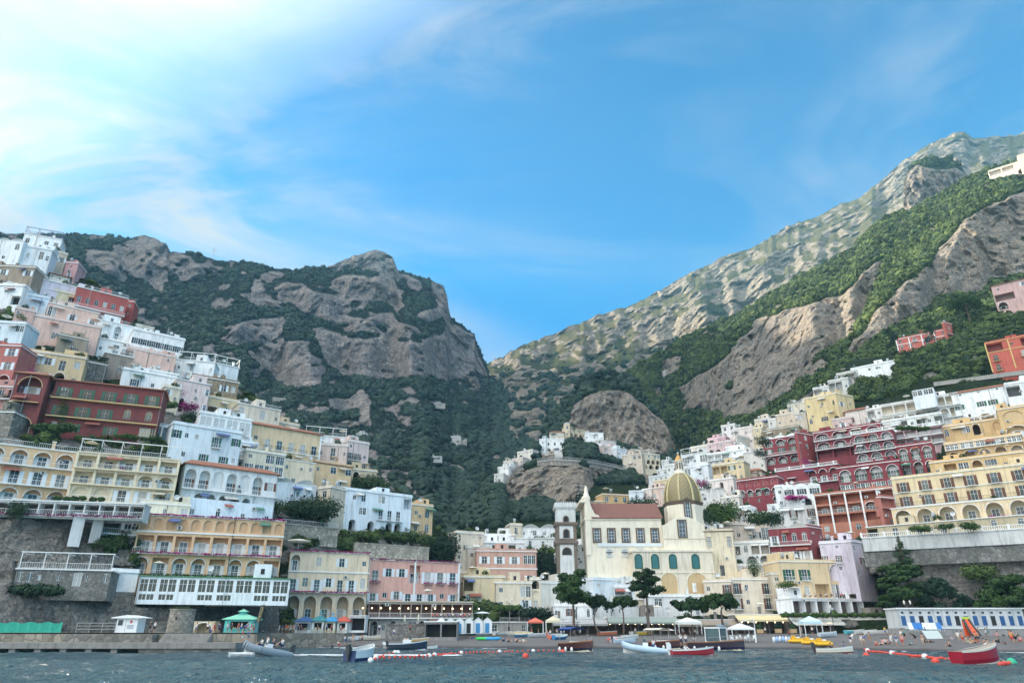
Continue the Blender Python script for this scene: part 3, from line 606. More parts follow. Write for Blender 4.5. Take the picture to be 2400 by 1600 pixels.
def railing_mesh(L_, mat, h=1.0, step=.3, slab=None, depth=1.0, t=.035):
    k = (round(L_,1), id(mat), h, step, id(slab), depth)
    if k in RC: return RC[k]
    mb = MB(); L_ = k[0]
    mb.box(-L_/2, L_/2, -t, t, h-.06, h, mat); mb.box(-L_/2, L_/2, -t, t, .08, .12, mat)
    n = max(2, int(L_/step))
    for i in range(n+1): x = -L_/2+L_*i/n; mb.box(x-.018, x+.018, -.018, .018, .12, h-.06, mat, bottom=False)
    if depth:
        for s in (-1, 1): mb.box(s*L_/2-.03, s*L_/2+.03, 0, depth, h-.06, h, mat)
    me = mb.mesh('railing'); RC[k] = me; return me
def wall_cell(mb, x0, x1, z0, z1, op, m, min_, rev=None):
    """front wall from x0..x1, z0..z1 in plane y=0 with opening op=(cx,w,zb,h,arch,depth) in local metres"""
    if op is None: mb.face([(x0,0,z0),(x1,0,z0),(x1,0,z1),(x0,0,z1)], m); return
    cx, w, zb, h, arch, d = op; a, b = cx-w/2, cx+w/2; zb += z0; zt = zb+h; rev = rev or m
    if a > x0+1e-3: mb.face([(x0,0,z0),(a,0,z0),(a,0,z1),(x0,0,z1)], m)
    if b < x1-1e-3: mb.face([(b,0,z0),(x1,0,z0),(x1,0,z1),(b,0,z1)], m)
    if zb > z0+1e-3: mb.face([(a,0,z0),(b,0,z0),(b,0,zb),(a,0,zb)], m)
    if arch:
        hs = max(h-w/2, h*.45); pts = arc_pts(w, h, hs, 8)
        for p, q in zip(pts[:-1], pts[1:]):
            mb.face([(cx+p[0],0,zb+p[1]),(cx+q[0],0,zb+q[1]),(cx+q[0],0,z1),(cx+p[0],0,z1)], m)
            mb.face([(cx+q[0],0,zb+q[1]),(cx+p[0],0,zb+p[1]),(cx+p[0],d,zb+p[1]),(cx+q[0],d,zb+q[1])], rev)
        zt = zb+hs
        out = [(a, zb)]+[(cx+p[0], zb+p[1]) for p in pts]+[(b, zb)]
        mb.face([(x, d, z) for x, z in reversed(out)], min_)
    else:
        if zt < z1-1e-3: mb.face([(a,0,zt),(b,0,zt),(b,0,z1),(a,0,z1)], m)
        mb.face([(a,0,zt),(a,d,zt),(b,d,zt),(b,0,zt)], rev); mb.face([(a,d,zb),(b,d,zb),(b,d,zt),(a,d,zt)], min_)
    mb.face([(a,0,zb),(a,0,zt),(a,d,zt),(a,d,zb)], rev); mb.face([(b,0,zb),(b,d,zb),(b,d,zt),(b,0,zt)], rev); mb.face([(a,0,zb),(a,d,zb),(b,d,zb),(b,0,zb)], rev)
def placed(uL, vL, uR, vR, vb, Y=None, maxk=.75, du=0):
    """facade whose top edge runs level between two sight lines; returns origin, yaw, width, height"""
    if Y is None: Y = town_y(uL+2, vb)
    rL = ray(uL, vL); rR = ray(uR, vR); Z = rL[1]*Y
    Y1 = Z/rR[1] if rR[1]*Z > 0 else Y
    x0 = rL[0]*Y
    x1 = rR[0]*Y1; k = (Y1-Y)/max(.1, abs(x1-x0))
    if abs(k) > maxk or x1 <= x0:
        kk = maxk*(1 if Y1 > Y else -1)     # limit the turn of the facade
        # solve x1 = rR0*Y1, Y1 = Y + kk*(x1-x0)
        Y1 = (Y-kk*x0)/(1-kk*rR[0]); x1 = rR[0]*Y1
    Zb = ray(0, vb)[1]*Y
    return (x0, Y), (x1, Y1), HC+Zb, HC+Z
NB = [0]
def B(name, label, uL, vL, uR, vR, vb, c, rows=(), Y=None, cat='building', group=None, sh='w', roof='flat', rc=None, dep=7, det=None, inner=None, trim=None, rail=None, gl=None, sink=5, dirt=.55, flow=(), rowh=None, roofm=None, mats=None, wmul=1, maxk=.75, parapet=.55, pil=None, chim=0, ground=None):
    (x0, y0), (x1, y1), zb, zt = placed(uL, vL, uR, vR, vb, Y, maxk)
    CARVE.append((uL, y0, vL, uR, y1, vR, max(vb, 0)+8))
    W = math.hypot(x1-x0, y1-y0); H = zt-zb; rz = math.atan2(y1-y0, x1-x0)
    pxm = 1600/y0*.92                       # photo pixels per metre
    root = empty(name, ((x0+x1)/2, (y0+y1)/2, zb), rz, label, cat, group)
    m = mats or (c if isinstance(c, bpy.types.Material) else plaster(c, dirt)); tr = trim or WH; rl = rail or WH; inn = inner or m; gm = gl or GL
    base_c = c if not isinstance(c, bpy.types.Material) else CREAM
    nr = len(rows); hh = [H/max(1,nr)]*nr if not rowh else [H*q/sum(rowh) for q in rowh]
    wall = MB(); z = zt-zb
    if nr == 0: wall.face([(-W/2,0,0),(W/2,0,0),(W/2,0,H),(-W/2,0,H)], m)
    detail = (det if det is not None else (H/max(1,nr))*pxm > 21)
    for ri, row in enumerate(rows):
        h = hh[ri]; z1 = z; z0 = z-h; z = z0; cont = '=' in row; cor = '_' in row; hedge = '*' in row; para = '^' in row
        cells = [ch for ch in row if ch not in '=_*^']; n = max(1, len(cells)); cw = W/n
        rev = tr if cont and False else None
        for i, ch in enumerate(cells):
            a = -W/2+i*cw; b = a+cw; cx = (a+b)/2; op = None; ww = min(1.4*wmul, cw*.46); wh = min(1.9*wmul, h*.54); dh = min(2.7, h*.76)
            if ch == 'w': op = (cx, ww, h*.28, wh, 0, .16)
            elif ch == 'n': op = (cx, min(1.,cw*.34), h*.36, min(1.1,h*.36), 0, .14)
            elif ch == 'v': op = (cx, ww, h*.22, min(h*.62, 2.4), 1, .2)
            elif ch in 'dD': op = (cx, min(1.5*wmul,cw*.45), .12, dh, 0, .16)
            elif ch == 'a': op = (cx, cw*.74, .15, h*.8, 1, 1.3)
            elif ch == 'A': op = (cx, cw*.72, .1, h*.86, 1, 2.4)
            elif ch == 'c': op = (cx, cw*.7, h*.15, h*.7, 1, .35)
            elif ch == 'l': op = (cx, cw*.84, .15, h*.8, 0, 1.5)
            elif ch == 'L': op = (cx, cw*.92, .15, h*.82, 0, 2.4)
            elif ch == 'g': op = (cx, cw*.8, h*.3, h*.52, 0, .14)
            elif ch == 'G': op = (cx, cw*.88, .12, h*.8, 0, .2)
            elif ch == 'o': op = (cx, .7, h*.5, .7, 1, .14)
            elif ch == 'S': op = (cx, cw*.8, .1, min(h*.75, 2.6), 0, 1.0)
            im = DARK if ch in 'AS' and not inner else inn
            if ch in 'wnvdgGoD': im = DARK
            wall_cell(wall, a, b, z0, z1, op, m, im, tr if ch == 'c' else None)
            if op is None: continue
            cx, w, ob, oh, arch, d = op; zz = z0+ob-0
            if ch in 'wdD': add_window(root, cx, .1, z0+ob, w, oh, 'w', sh if ch != 'D' else 'n', tr, gm, detail, name='window')
            elif ch == 'v': add_window(root, cx, .12, z0+ob, w, oh, 'v', 'n', tr, gm, detail)
            elif ch in 'ngGo':
                if ch == 'G' or ch == 'g':
                    k = max(1, round(w/1.3))
                    for q in range(k): add_window(root, cx-w/2+w*(q+.5)/k, .1, z0+ob, w/k-.12, oh, 'w', 'n', tr, gm, False)
                else: add_window(root, cx, .1, z0+ob, w, oh, 'w', 'n', tr, gm, False)
            elif ch in 'alA':
                if ch != 'A' or inner:
                    dw = min(1.5, w*.5); add_window(root, cx, d-.06, z0+ob, dw, min(2.3, oh*.72), 'w', sh, tr, gm, detail)
                if arch and detail:
                    f = MB(); hs = max(oh-w/2, oh*.45); pts = arc_pts(w+.12, oh+.06, hs, 10)
                    for p, q in zip(pts[:-1], pts[1:]): f.bar((p[0],-.02,p[1]), (q[0],-.02,q[1]), .1, tr, 4, caps=False)
                    f.build('arch_trim', root, (cx, 0, z0+ob))
            if ch in 'al' and not cont: put('railing', railing_mesh(w, rl, 1., .3, None, 0), root, (cx, -.02 if ch == 'l' else .1, z0+ob))
            if ch == 'd' and not cont:
                bw = min(cw*.9, 2.4); s = MB(); s.box(-bw/2, bw/2, -.85, -.01, -.16, 0, tr); bo = s.build('balcony', root, (cx, 0, z0+ob-.02)); put('railing', railing_mesh(bw, rl, .95, .3, None, .8), bo, (0, -.8, 0))
                if ri in flow: flowers(bo, bw, -.95, .05)
            if ch == 'S':
                s = MB(); s.box(-w/2, w/2, -.9, -.02, 0, .1, tr, Matrix.Rotation(.35, 4, 'X')); s.build('awning', root, (cx, 0, z0+ob+oh+.15))
        if cont:
            s = MB(); s.box(-W/2-.05, W/2+.05, -1.0, -.01, -.2, 0, tr); bo = s.build('balcony', root, (0, 0, z0+.12))
            put('railing', railing_mesh(W, rl, 1., .3 if detail else .5, None, 0), bo, (0, -.95, 0))
            if ri in flow: flowers(bo, W, -1.1, 0.02)
        if cor: s = MB(); s.box(-W/2-.12, W/2+.12, -.18, -.002, -.14, .14, tr); s.build('cornice', root, (0, 0, z0))
        if hedge: flowers(root, W, -.3, z0+.3, HEDGE, .5, 'hedge')
        if para:
            s = MB(); s.box(-W/2-.05, W/2+.05, -1.1, -.95, 0, .95, tr); s.box(-W/2-.05, W/2+.05, -1.15, -.01, -.2, -.003, tr); s.build('balcony', root, (0, 0, z0+.1))
    # sides, back, foundations
    wall.face([(W/2,0,-sink),(W/2,dep,-sink),(W/2,dep,H),(W/2,0,H)], m); wall.face([(-W/2,dep,-sink),(-W/2,0,-sink),(-W/2,0,H),(-W/2,dep,H)], m)
    wall.face([(W/2,dep,-sink),(-W/2,dep,-sink),(-W/2,dep,H),(W/2,dep,H)], m); wall.face([(-W/2,0,-sink),(W/2,0,-sink),(W/2,0,0),(-W/2,0,0)], ground or m); wall.face([(-W/2,0,H),(W/2,0,H),(W/2,dep,H),(-W/2,dep,H)], m)
    wall.build('wall', root)
    if pil:
        n = pil; 
        for i in range(n+1):
            s = MB(); x = -W/2+W*i/n; s.box(x-.22, x+.22, -.2, -.003, 0, H, tr); s.build('pilaster', root)
    rf = MB(); rm = roofm or tr
    if roof in ('flat', 'rail', 'perg', 'tent', 'flower'):
        rf.box(-W/2-.22, W/2+.22, -.25, dep, 0, .2, rm)
        if roof == 'flat' and parapet: rf.box(-W/2-.02, W/2+.02, -.06, dep-.1, .2, .2+parapet, m)
        ro = rf.build('roof', root, (0,0,H))
        if roof in ('rail', 'perg'): put('railing', railing_mesh(W, rl, 1., .35, None, 0), ro, (0, -.1, .2))
        if roof == 'perg':
            p = MB(); n = max(2, int(W/3.2))
            for i in range(n+1): x = -W/2+.2+(W-.4)*i/n; p.box(x-.06, x+.06, 0, .12, .2, 2.7, rl); p.box(x-.04, x+.04, 0, 4, 2.7, 2.8, rl)
            p.box(-W/2, W/2, -.1, .2, 2.8, 2.95, rl); p.build('pergola', ro)
        if roof == 'flower': flowers(ro, W, -.35, .25)
    elif roof == 'tile':
        t_ = tile(); o = .55; k = min(1.8, dep*.28)
        rf.raw([(-W/2-o,-o,0),(W/2+o,-o,0),(W/2+o,dep,0),(-W/2-o,dep,0),(-W/2+k,dep/2,k),(W/2-k,dep/2,k),(-W/2-o,-o,.18),(W/2+o,-o,.18),(W/2+o,dep,.18),(-W/2-o,dep,.18)],
               [(0,1,7,6),(1,2,8,7),(2,3,9,8),(3,0,6,9),(6,7,5,4),(7,8,5),(8,9,4,5),(9,6,4),(0,3,2,1)], t_)
        ro = rf.build('roof', root, (0,0,H+.01))
    elif roof == 'dome':
        rf.box(-W/2-.1, W/2+.1, -.1, dep, 0, .15, rm); n = max(1, round(W/5))
        for q in range(n):
            w = W/n; cx = -W/2+w*(q+.5); vs = []; 
            for j in range(9):
                x = cx-w/2+w*j/8; zz = .15+.22*w*math.sin(PI*j/8); vs += [(x, 0, zz), (x, dep, zz)]
            rf.raw(vs, [(2*j, 2*j+2, 2*j+3, 2*j+1) for j in range(8)]+[tuple(range(0, 18, 2))], rm, True)
        ro = rf.build('roof', root, (0,0,H))
    elif roof == 'wave':                       # scalloped parapet of the arched hotel
        n = max(2, round(W/4)); 
        for q in range(n):
            w = W/n; a = -W/2+w*q; vs = []
            for j in range(7):
                x = a+w*j/6; zz = .35+.75*math.sin(PI*j/6); vs += [(x,-.08,0),(x,-.08,zz),(x,.2,zz),(x,.2,0)]
            rf.raw(vs, [(4*j+i, 4*j+4+i, 4*j+4+(i+1)%4, 4*j+(i+1)%4) for j in range(6) for i in range(3)], rm)
        rf.box(-W/2, W/2, .2, dep, -.05, .1, rm); ro = rf.build('roof', root, (0,0,H))
    elif roof == 'bal':
        rf.box(-W/2-.2, W/2+.2, -.25, dep, 0, .2, rm); ro = rf.build('roof', root, (0,0,H)); put('balustrade', balus_mesh(W), ro, (0, -.1, .2))
    else: ro = None
    if ro and chim:
        for q in range(chim):
            s = MB(); x = random.uniform(-W*.4, W*.4); s.box(x-.35, x+.35, 1.2, 1.9, .1, 1.7, m); s.box(x-.45, x+.45, 1.1, 2.0, 1.7, 1.85, rm); s.build('chimney', ro)
    if W > 4 and cat in ('house', 'hotel', 'villa', 'palazzo', 'building', 'restaurant') and 'det' in dir():
        q = random.Random(int(uL*7+vL)); 
        for i in range(q.choice((1, 1, 2))):
            x = q.choice((-W/2+.15, W/2-.15, q.uniform(-W*.3, W*.3))); s = MB(); s.bar((x,-.09,-.2), (x,-.09,H-.1), .055, q.choice((GREYM, BLACKM, CUR)), 5); s.build('drainpipe', root)
        if nr:
            h = hh[0]
            for i in range(q.choice((0, 1, 1, 2))): x = q.uniform(-W*.42, W*.42); z = H*q.uniform(.3,.85); s = MB(); s.box(x-.42, x+.42, -.36, -.02, z, z+.6, CUR); s.box(x-.2, x+.2, -.38, -.361, z+.1, z+.5, DARK); s.build('air_conditioner', root)
            for i in range(q.choice((0, 0, 1, 2)) if detail or W > 8 else 0):
                ri = q.randrange(nr); x = q.uniform(-W*.36, W*.36); z = H-sum(hh[:ri])-hh[ri]*.12; am = flat(q.choice(((.62,.6,.54),(.5,.46,.36),(.08,.2,.14),(.1,.14,.3),(.6,.62,.62),(.3,.1,.07))), .8, name='awning_cloth'); aw = q.uniform(1.6, 3.2)
                s = MB(); s.raw([(x-aw/2,0,z),(x+aw/2,0,z),(x+aw/2,-1.3,z-.55),(x-aw/2,-1.3,z-.55),(x+aw/2,-1.3,z-.8),(x-aw/2,-1.3,z-.8)], [(0,1,2,3),(3,2,4,5),(0,3,5),(1,4,2)], am); s.build('awning', root)
            for i in range(q.choice((1, 2, 3))):
                ri = q.randrange(nr)
                if '=' not in rows[ri]: continue
                x = q.uniform(-W*.42, W*.42); z = H-sum(hh[:ri+1])+.35; k2 = ('pl', q.choice((0,1,2)))
                if k2 not in FCM: FCM[k2] = clump_crown([(0,0,.2,.5,.45),(.4,0,.1,.35,.35)], HEDGE if k2[1] else FLW, 110, .14, k2[1]+5)
                put('balcony_plant', FCM[k2], root, (x, -.45 if '=' in rows[ri] else -.2, z))
        if ro and roof in ('flat', 'rail', 'perg', 'wave'):
            for kind in q.sample(('room','room','tank','dish','chimney','chimney','plant','parasol','aerial'), q.choice((2,3,3,4)) if W > 6 else 2):
                x = q.uniform(-W*.42, W*.42); s = MB(); y = q.uniform(.8, 2)
                if kind == 'room': a = min(W*.2, q.uniform(1.2,2.6)); x = max(-W/2+a+.2, min(W/2-a-.2, x)); s.box(x-a,x+a,y+.6,dep,.1,q.uniform(2.2,3),m); s.box(x-.35,x+.35,y+.52,y+.598,1,2,DARK); s.build('roof_room', ro)
                elif kind == 'tank': s.lathe([(.02,1),(.5,1),(.5,2.1),(.02,2.15)], flat((.3,.34,.36), .5, name='tank'), 10, (x,y,.3)); s.build('water_tank', ro)
                elif kind == 'dish': s.bar((x,y,.2),(x,y,1.6),.05,GREYM,5); s.lathe([(.02,0),(.35,.1),(.6,.3)], CUR, 10, (0,0,0), True, Matrix.Translation((x,y-.1,1.7))@Matrix.Rotation(1.2,4,'X')); s.build('satellite_dish', ro)
                elif kind == 'chimney': s.box(x-.3,x+.3,y,y+.6,.1,1.9,m); s.box(x-.4,x+.4,y-.1,y+.7,1.9,2.05,rm); s.build('chimney', ro)
                elif kind == 'aerial': s.bar((x,y,.2),(x,y,3.2),.035,GREYM,4); [s.bar((x-.5+.08*j,y,2.3+.25*j),(x+.5-.08*j,y,2.3+.25*j),.025,GREYM,4) for j in range(4)]; s.build('aerial', ro)
                elif kind == 'plant': k2 = ('pl', 1); FCM.setdefault(k2, clump_crown([(0,0,.2,.5,.45),(.4,0,.1,.35,.35)], HEDGE, 110, .14, 6)); put('potted_plant', FCM[k2], ro, (x, .3, .8), sc=(1.6,1.6,1.6))
                else: s.lathe([(1.3,2.5),(.02,2.95)], flat((.6,.57,.48), .8, name='parasol_cloth'), 8, (x,y,0), False); s.bar((x,y,.2),(x,y,2.9),.04,GREYM,4); s.build('parasol', ro)
    NB[0] += 1
    return root, W, H, zb, dep
def balus_mesh(W):
    k = ('bal', round(W))
    if k in RC: return RC[k]
    mb = MB(); n = max(2, int(W/.42)); mb.box(-W/2, W/2, -.12, .12, 0, .1, WH); mb.box(-W/2, W/2, -.13, .13, .85, 1., WH)
    for i in range(n):
        x = -W/2+W*(i+.5)/n; mb.lathe([(.06,.1),(.1,.25),(.045,.55),(.07,.85)], WH, 5, (x,0,0))
    for i in range(int(W/5)+1): x = -W/2+min(W, i*5); mb.box(x-.22, x+.22, -.2, .2, 0, 1.2, WH)
    RC[k] = mb.mesh('balustrade'); return RC[k]
FCM = {}
def flowers(par, W, y, z, mat=None, h=.4, name='flower_box'):
    mat = mat or FLW; k = (round(W), id(mat), h)
    if k not in FCM:
        rnd = random.Random(len(FCM)); mb = MB(); n = int(W*26)+20
        for i in range(n):
            x = rnd.uniform(-W/2, W/2); g = .55+.45*math.sin(x*1.1+1)*math.sin(x*.37+2); p = Vector((x, rnd.gauss(0,.16), rnd.uniform(-.25,.3)*h*2*g)); s = rnd.uniform(.09,.2)
            a = Vector((rnd.uniform(-1,1), rnd.uniform(-1,.2), rnd.uniform(-1,1))).normalized(); t = a.orthogonal().normalized(); b2 = a.cross(t); mb.face([p+t*s, p+b2*s, p-t*s, p-b2*s], mat)
        FCM[k] = mb.mesh(name)
    return put(name, FCM[k], par, (0, y, z))
def build_town():
    ST = stonewall(); BRW = plaster(BRN, .6)
    gL = 'houses stacked on the left hillside'; gR = 'houses stacked on the right hillside'; gK = 'houses on the rocky knoll'; gC = 'houses behind the beach'
    # ================= LEFT HILLSIDE, top to bottom
    g = dict(group=gL)
    B('villa', 'tall white villa with a roof frame, highest on the left', 58,547, 146,562, 603, WHITE, ['w ww','w w'], roof='perg', rail=flat((.12,.14,.25), .5, name='blue_grey_frame'), cat='villa', **g)
    B('villa', 'white villa with vaulted roof and dark arched windows, left edge', -40,560, 57,566, 612, WHITE, ['vv v','n n '], sh='k', roof='dome', cat='villa', **g)
    B('villa', 'plain pale villa wing with small windows below the highest villa', 48,576, 124,588, 645, (.66,.7,.72), [' w gw','v n n'], cat='villa', **g)
    B('house', 'narrow tan house stepping down beside the highest white villa', 124,588, 156,606, 645, (.5,.4,.28), ['ww','nn'], **g)
    B('house', 'small pink house with round niche, alone by the scrub', 154,616, 184,618, 654, (.62,.27,.27), [' o ',' w '], **g)
    B('house', 'brown unplastered house with two white framed windows', -60,621, 84,628, 676, BRN, ['n w w','     '], dirt=.8, **g)
    B('house', 'gabled grey cream house below the small pink house', 118,641, 166,652, 672, (.55,.5,.42), [' o ','nn '], roof='tile', **g)
    B('house', 'long lilac house with brown shutters beside the red hotel', 94,653, 218,688, 722, LILAC, ['n s w w w'.replace('s ','')], sh='b', roof='rail', **g)
    B('house', 'low cream house with wide dark openings above peach house', 103,676, 200,697, 722, (.68,.58,.33), ['G nG '], **g)
    B('house', 'white house with one dark window at the left edge under the brown house', -60,668, 58,671, 712, WHITE, ['n w S'], **g)
    B('hotel', 'long red hotel with white terraces and roof hoops, high on the left', 182,672, 298,713, 762, (.42,.07,.06), ['=wwwwww','=wwwwww'], Y=None, sh='n', roof='rail', cat='hotel', inner=plaster((.42,.07,.06)), **g)
    B('tower', 'red end tower of the hotel with small round window', 297,706, 315,713, 765, (.4,.06,.05), ['n','o','n'], cat='tower', maxk=.3, **g)
    B('house', 'light blue house wall with one tall window', 55,689, 116,701, 748, (.5,.62,.72), [' w '], **g)
    B('house', 'big peach house with roof railing and small shuttered windows', 115,709, 233,737, 792, PEACH, ['g w w','w n n'], roof='rail', **g)
    B('house', 'peach house wing with awninged windows above the ochre house', 78,739, 237,770, 800, (.7,.42,.32), ['n wS S '], **g)
    B('house', 'salmon wall house between hedge and peach wing', 38,722, 82,733, 790, (.68,.36,.28), ['   ',' n '], **g)
    B('house', 'pale blue house with an arched terrace below a hedge, left edge', -60,753, 62,760, 806, (.58,.68,.74), ['g n g',' A n '], **g)
    B('house', 'cream and white terraced house below the red hotel', 228,748, 330,776, 822, WHITE, ['n a n','g  nn'], roof='rail', **g)
    B('house', 'beige glazed roof house above the long white house', 321,757, 361,775, 800, (.55,.48,.36), ['gg'], roof='none', **g)
    B('house', 'long white house with six dark windows near the ridge', 314,772, 428,826, 858, WHITE, ['wwwwww','nnnn n'], sh='k', chim=2, **g)
    B('house', 'long salmon pink house with three tall windows', 300,815, 412,845, 880, (.72,.42,.32), [' w w w'], **g)
    B('ruin', 'grey brown square house with a fenced roof terrace', 247,826, 313,840, 880, (.26,.21,.17), ['  w '], roof='perg', dirt=.8, cat='house', **g)
    B('house', 'ochre house with arched balconies and brown upper wall', 66,822, 202,842, 893, (.66,.45,.2), ['wwDw','=AwAn'], det=True, **g)
    B('house', 'brown box storey on top of the ochre house', 138,784, 207,798, 836, (.33,.26,.18), ['  w '], sh='b', dirt=.8, **g)
    B('house', 'red and white house with big white arch at the left edge', -60,808, 50,812, 905, (.45,.12,.1), ['S w','w w','A A'], inner=plaster(WHITE), **g)
    # dark red hotel
    B('hotel', 'dark red hotel wing with three stacked cream arches', 40,874, 116,882, 1013, DRED, ['A','S','A'], inner=plaster((.3,.06,.06)), trim=flat((.62,.45,.22), .7, name='cream_trim'), roof='tile', det=True, cat='hotel', **g)
    B('hotel', 'slim dark red stair tower with small cream framed windows', 92,924, 131,930, 996, (.28,.05,.05), ['nn','n ','v '], trim=flat((.62,.45,.22), .7, name='cream_trim'), det=True, cat='tower', **g)
    B('hotel', 'dark red hotel with green shutters and long tiled eave', 132,890, 386,917, 1018, DRED, ['=ddddd','=dddvv','vw w G'], sh='g', trim=flat((.62,.45,.22), .7, name='cream_trim'), rail=BLACKM, roof='tile', det=True, dep=9, cat='hotel', **g)
    B('veranda', 'glass veranda restaurant on the dark red hotel terrace', 268,978, 405,996, 1020, WHITE, ['GGGGGG'], Y=town_y(300,1018)-3, trim=GREYM, gl=GLB, roof='flat', parapet=0, dep=3, cat='veranda', rowh=[1], **g)
    B('house', 'white house with round vents behind the dark red hotel', 289,865, 414,887, 912, WHITE, [' w n w'], sh='k', roof='flat', **g)
    B('house', 'white terraced house with a white roof frame, left ridge', 415,843, 505,850, 875, WHITE, ['n w  n'], roof='perg', **g)
    B('house', 'white roof frame house at the ridge edge above brown stone house', 500,850, 560,868, 890, (.66,.7,.72), ['n  '], roof='perg', **g)
    B('house', 'brown stone house with white framed windows on the left ridge', 450,880, 560,898, 950, (.3,.22,.15), ['   ww','ww dd'], mats=stonewall((.32,.245,.17), 2.2), **g)
    B('house', 'pale pink house with tall arches by purple bougainvillea', 415,888, 494,911, 962, (.68,.5,.46), ['w  n w','AA n w'], roof='rail', **g)
    B('house', 'yellow house with two brown awnings', 490,930, 560,950, 972, (.66,.48,.22), ['S S'], inner=plaster((.2,.12,.06)), **g)
    B('house', 'white terrace house with curtained veranda over two arches', 470,967, 591,989, 1045, WHITE, ['=GGGG',' A A '], gl=CUR, rail=WH, **g)
    B('house', 'cream house with roof terrace running down the ridge', 560,945, 655,986, 1026, (.66,.56,.4), ['g  g n',' n w w'], roof='rail', **g)
    B('palazzo', 'long yellow palazzo with red tile roof and five balconies', 590,993, 750,1046, 1082, (.68,.48,.24), ['nddddd_','      '], rowh=[.6,.4], roof='tile', sh='n', rail=BLACKM, cat='palazzo', pil=1, **g)
    B('house', 'small ochre block on the ridge right of the palazzo roof', 655,990, 700,1012, 1035, (.62,.46,.26), ['n n'], **g)
    B('house', 'light blue white house with green shutters and blue awning', 406,992, 566,1028, 1080, (.6,.7,.76), ['wnn d w',' n d dn'], sh='g', **g)
    B('house', 'white house with open roof frame above the pinkish house', 715,1018, 812,1026, 1042, WHITE, ['n w n '], roof='perg', **g)
    B('house', 'pinkish house with dark window band, at the village edge', 748,1042, 816,1046, 1112, (.62,.47,.4), ['n G n','w   w'], sh='n', **g)
    B('house', 'tall pinkish side house with narrow shuttered windows, rightmost on the left ridge', 815,1033, 864,1060, 1120, (.6,.46,.42), ['n  ','ddn','d d','v v'], sh='b', rail=BLACKM, **g)
    B('house', 'cream conservatory house with laundry over two arches', 577,1055, 668,1078, 1150, (.68,.6,.42), ['n GG','=GGGG','A A '], rowh=[.8,1,1.3], **g)
    B('house', 'cream house with pale blue lower storey', 665,1076, 738,1092, 1142, (.7,.56,.36), ['n  n',' d d'], rail=BLACKM, sh='n', roof='rail', **g)
    B('house', 'orange house with square windows beside cream house', 738,1083, 826,1099, 1142, (.66,.42,.18), ['n g g',' d d '], sh='n', roofm=BROWNSH, **g)
    B('villa', 'white villa with brown doors above four arches', 436,1086, 650,1130, 1202, (.64,.67,.66), ['=aacacaw',' AAAAA w'], inner=plaster((.55,.57,.56)), sh='b', roof='tile', det=True, cat='villa', **g)
    B('house', 'pale blue terrace wall house under white villa', 440,1164, 640,1205, 1225, (.55,.66,.74), ['n n n n'], roof='none', **g)
    B('villa', 'beige end wall house beside blue white villa', 746,1146, 778,1142, 1205, (.58,.47,.33), ['w','n'], sh='n', **g)
    B('villa', 'big pale blue villa with glazed terraces above the garden', 777,1143, 966,1166, 1240, (.62,.7,.76), ['g nw g  L','g  g ddd ','n A A AAn'], det=True, cat='villa', **g)
    B('house', 'yellow house with two tall arched windows, right end', 964,1182, 1015,1187, 1252, (.68,.44,.18), ['nv','nv'], det=True, **g)
    # yellow hotel on the cliff
    oc = plaster((.68,.4,.17)); cr = plaster((.7,.55,.33))
    B('hotel', 'orange wing of the cliff hotel with arched balconies and white shutters', -90,1030, 184,1062, 1168, (.69,.42,.18), ['=aaaaa','=ddddd','=aaaaa'], inner=oc, det=True, cat='hotel', roof='rail', dep=9, **g)
    B('hotel', 'cream wing of the cliff hotel with white shuttered loggias', 184,1059, 421,1079, 1171, (.7,.57,.36), ['=lllll','=lllaa','=ccdda'], inner=cr, det=True, cat='hotel', roof='perg', rail=WH, dep=9, pil=5, trim=flat((.7,.6,.42), .7, name='cream_pillar'), **g)
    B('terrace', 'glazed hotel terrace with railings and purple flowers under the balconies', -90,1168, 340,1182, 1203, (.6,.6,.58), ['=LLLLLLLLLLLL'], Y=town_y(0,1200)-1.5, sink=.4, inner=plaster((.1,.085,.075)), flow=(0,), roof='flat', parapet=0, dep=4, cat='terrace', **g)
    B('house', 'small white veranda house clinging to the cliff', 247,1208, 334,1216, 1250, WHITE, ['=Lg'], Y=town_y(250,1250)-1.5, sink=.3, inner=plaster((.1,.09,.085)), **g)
    B('house', 'cream terrace house behind the orange hotel roof', 330,1178, 446,1186, 1212, (.66,.6,.42), ['n n g'], **g)
    B('hotel', 'orange hotel with blind arch frieze and white pillared loggias', 330,1206, 668,1229, 1348, (.7,.4,.17), ['cccccccccccc_','=llllllll','alaalaal*'], rowh=[1,1.35,1.35], inner=plaster((.62,.32,.12)), det=True, cat='hotel', roof='flower', trim=WH, dep=9, flow=(1,), maxk=.35, **g)
    B('hotel', 'grey stone pier with an arch at the orange hotel end', 604,1290, 650,1293, 1345, STONE, ['A'], mats=stonewall((.22,.21,.2), 2.5), Y=town_y(620,1345)-1.5, sink=1, cat='pier', det=True, **g)
    B('restaurant', 'white curved restaurant with wide windows and green roof', 328,1350, 680,1362, 1412, (.68,.74,.77), ['GGGGGGGG','gg gg gg'], rowh=[1.3,.9], Y=town_y(330,1412)-2, sink=.2, trim=WH, det=False, roofm=flat((.06,.2,.09), .6, name='green_roof'), roof='flat', parapet=0, dep=8, cat='restaurant', maxk=.3, gl=glass((.06,.055,.04)), **g)
    B('boathouse', 'low grey stone boathouse row under the white pergola', 40,1333, 262,1338, 1372, STONE, ['wwn n Gn w'], mats=stonewall((.2,.19,.175), 2), sh='n', Y=town_y(60,1372)-1.5, sink=2.2, cat='boathouse', parapet=0, roof='perg', **g)
    B('cabin', 'white stepped masonry cabin at the end of the stone boathouses', 262,1340, 325,1344, 1385, WHITE, ['n  '], Y=town_y(280,1385)-1.5, sink=1.2, ground=stonewall((.22,.21,.19), 1.4), cat='cabin', **g)
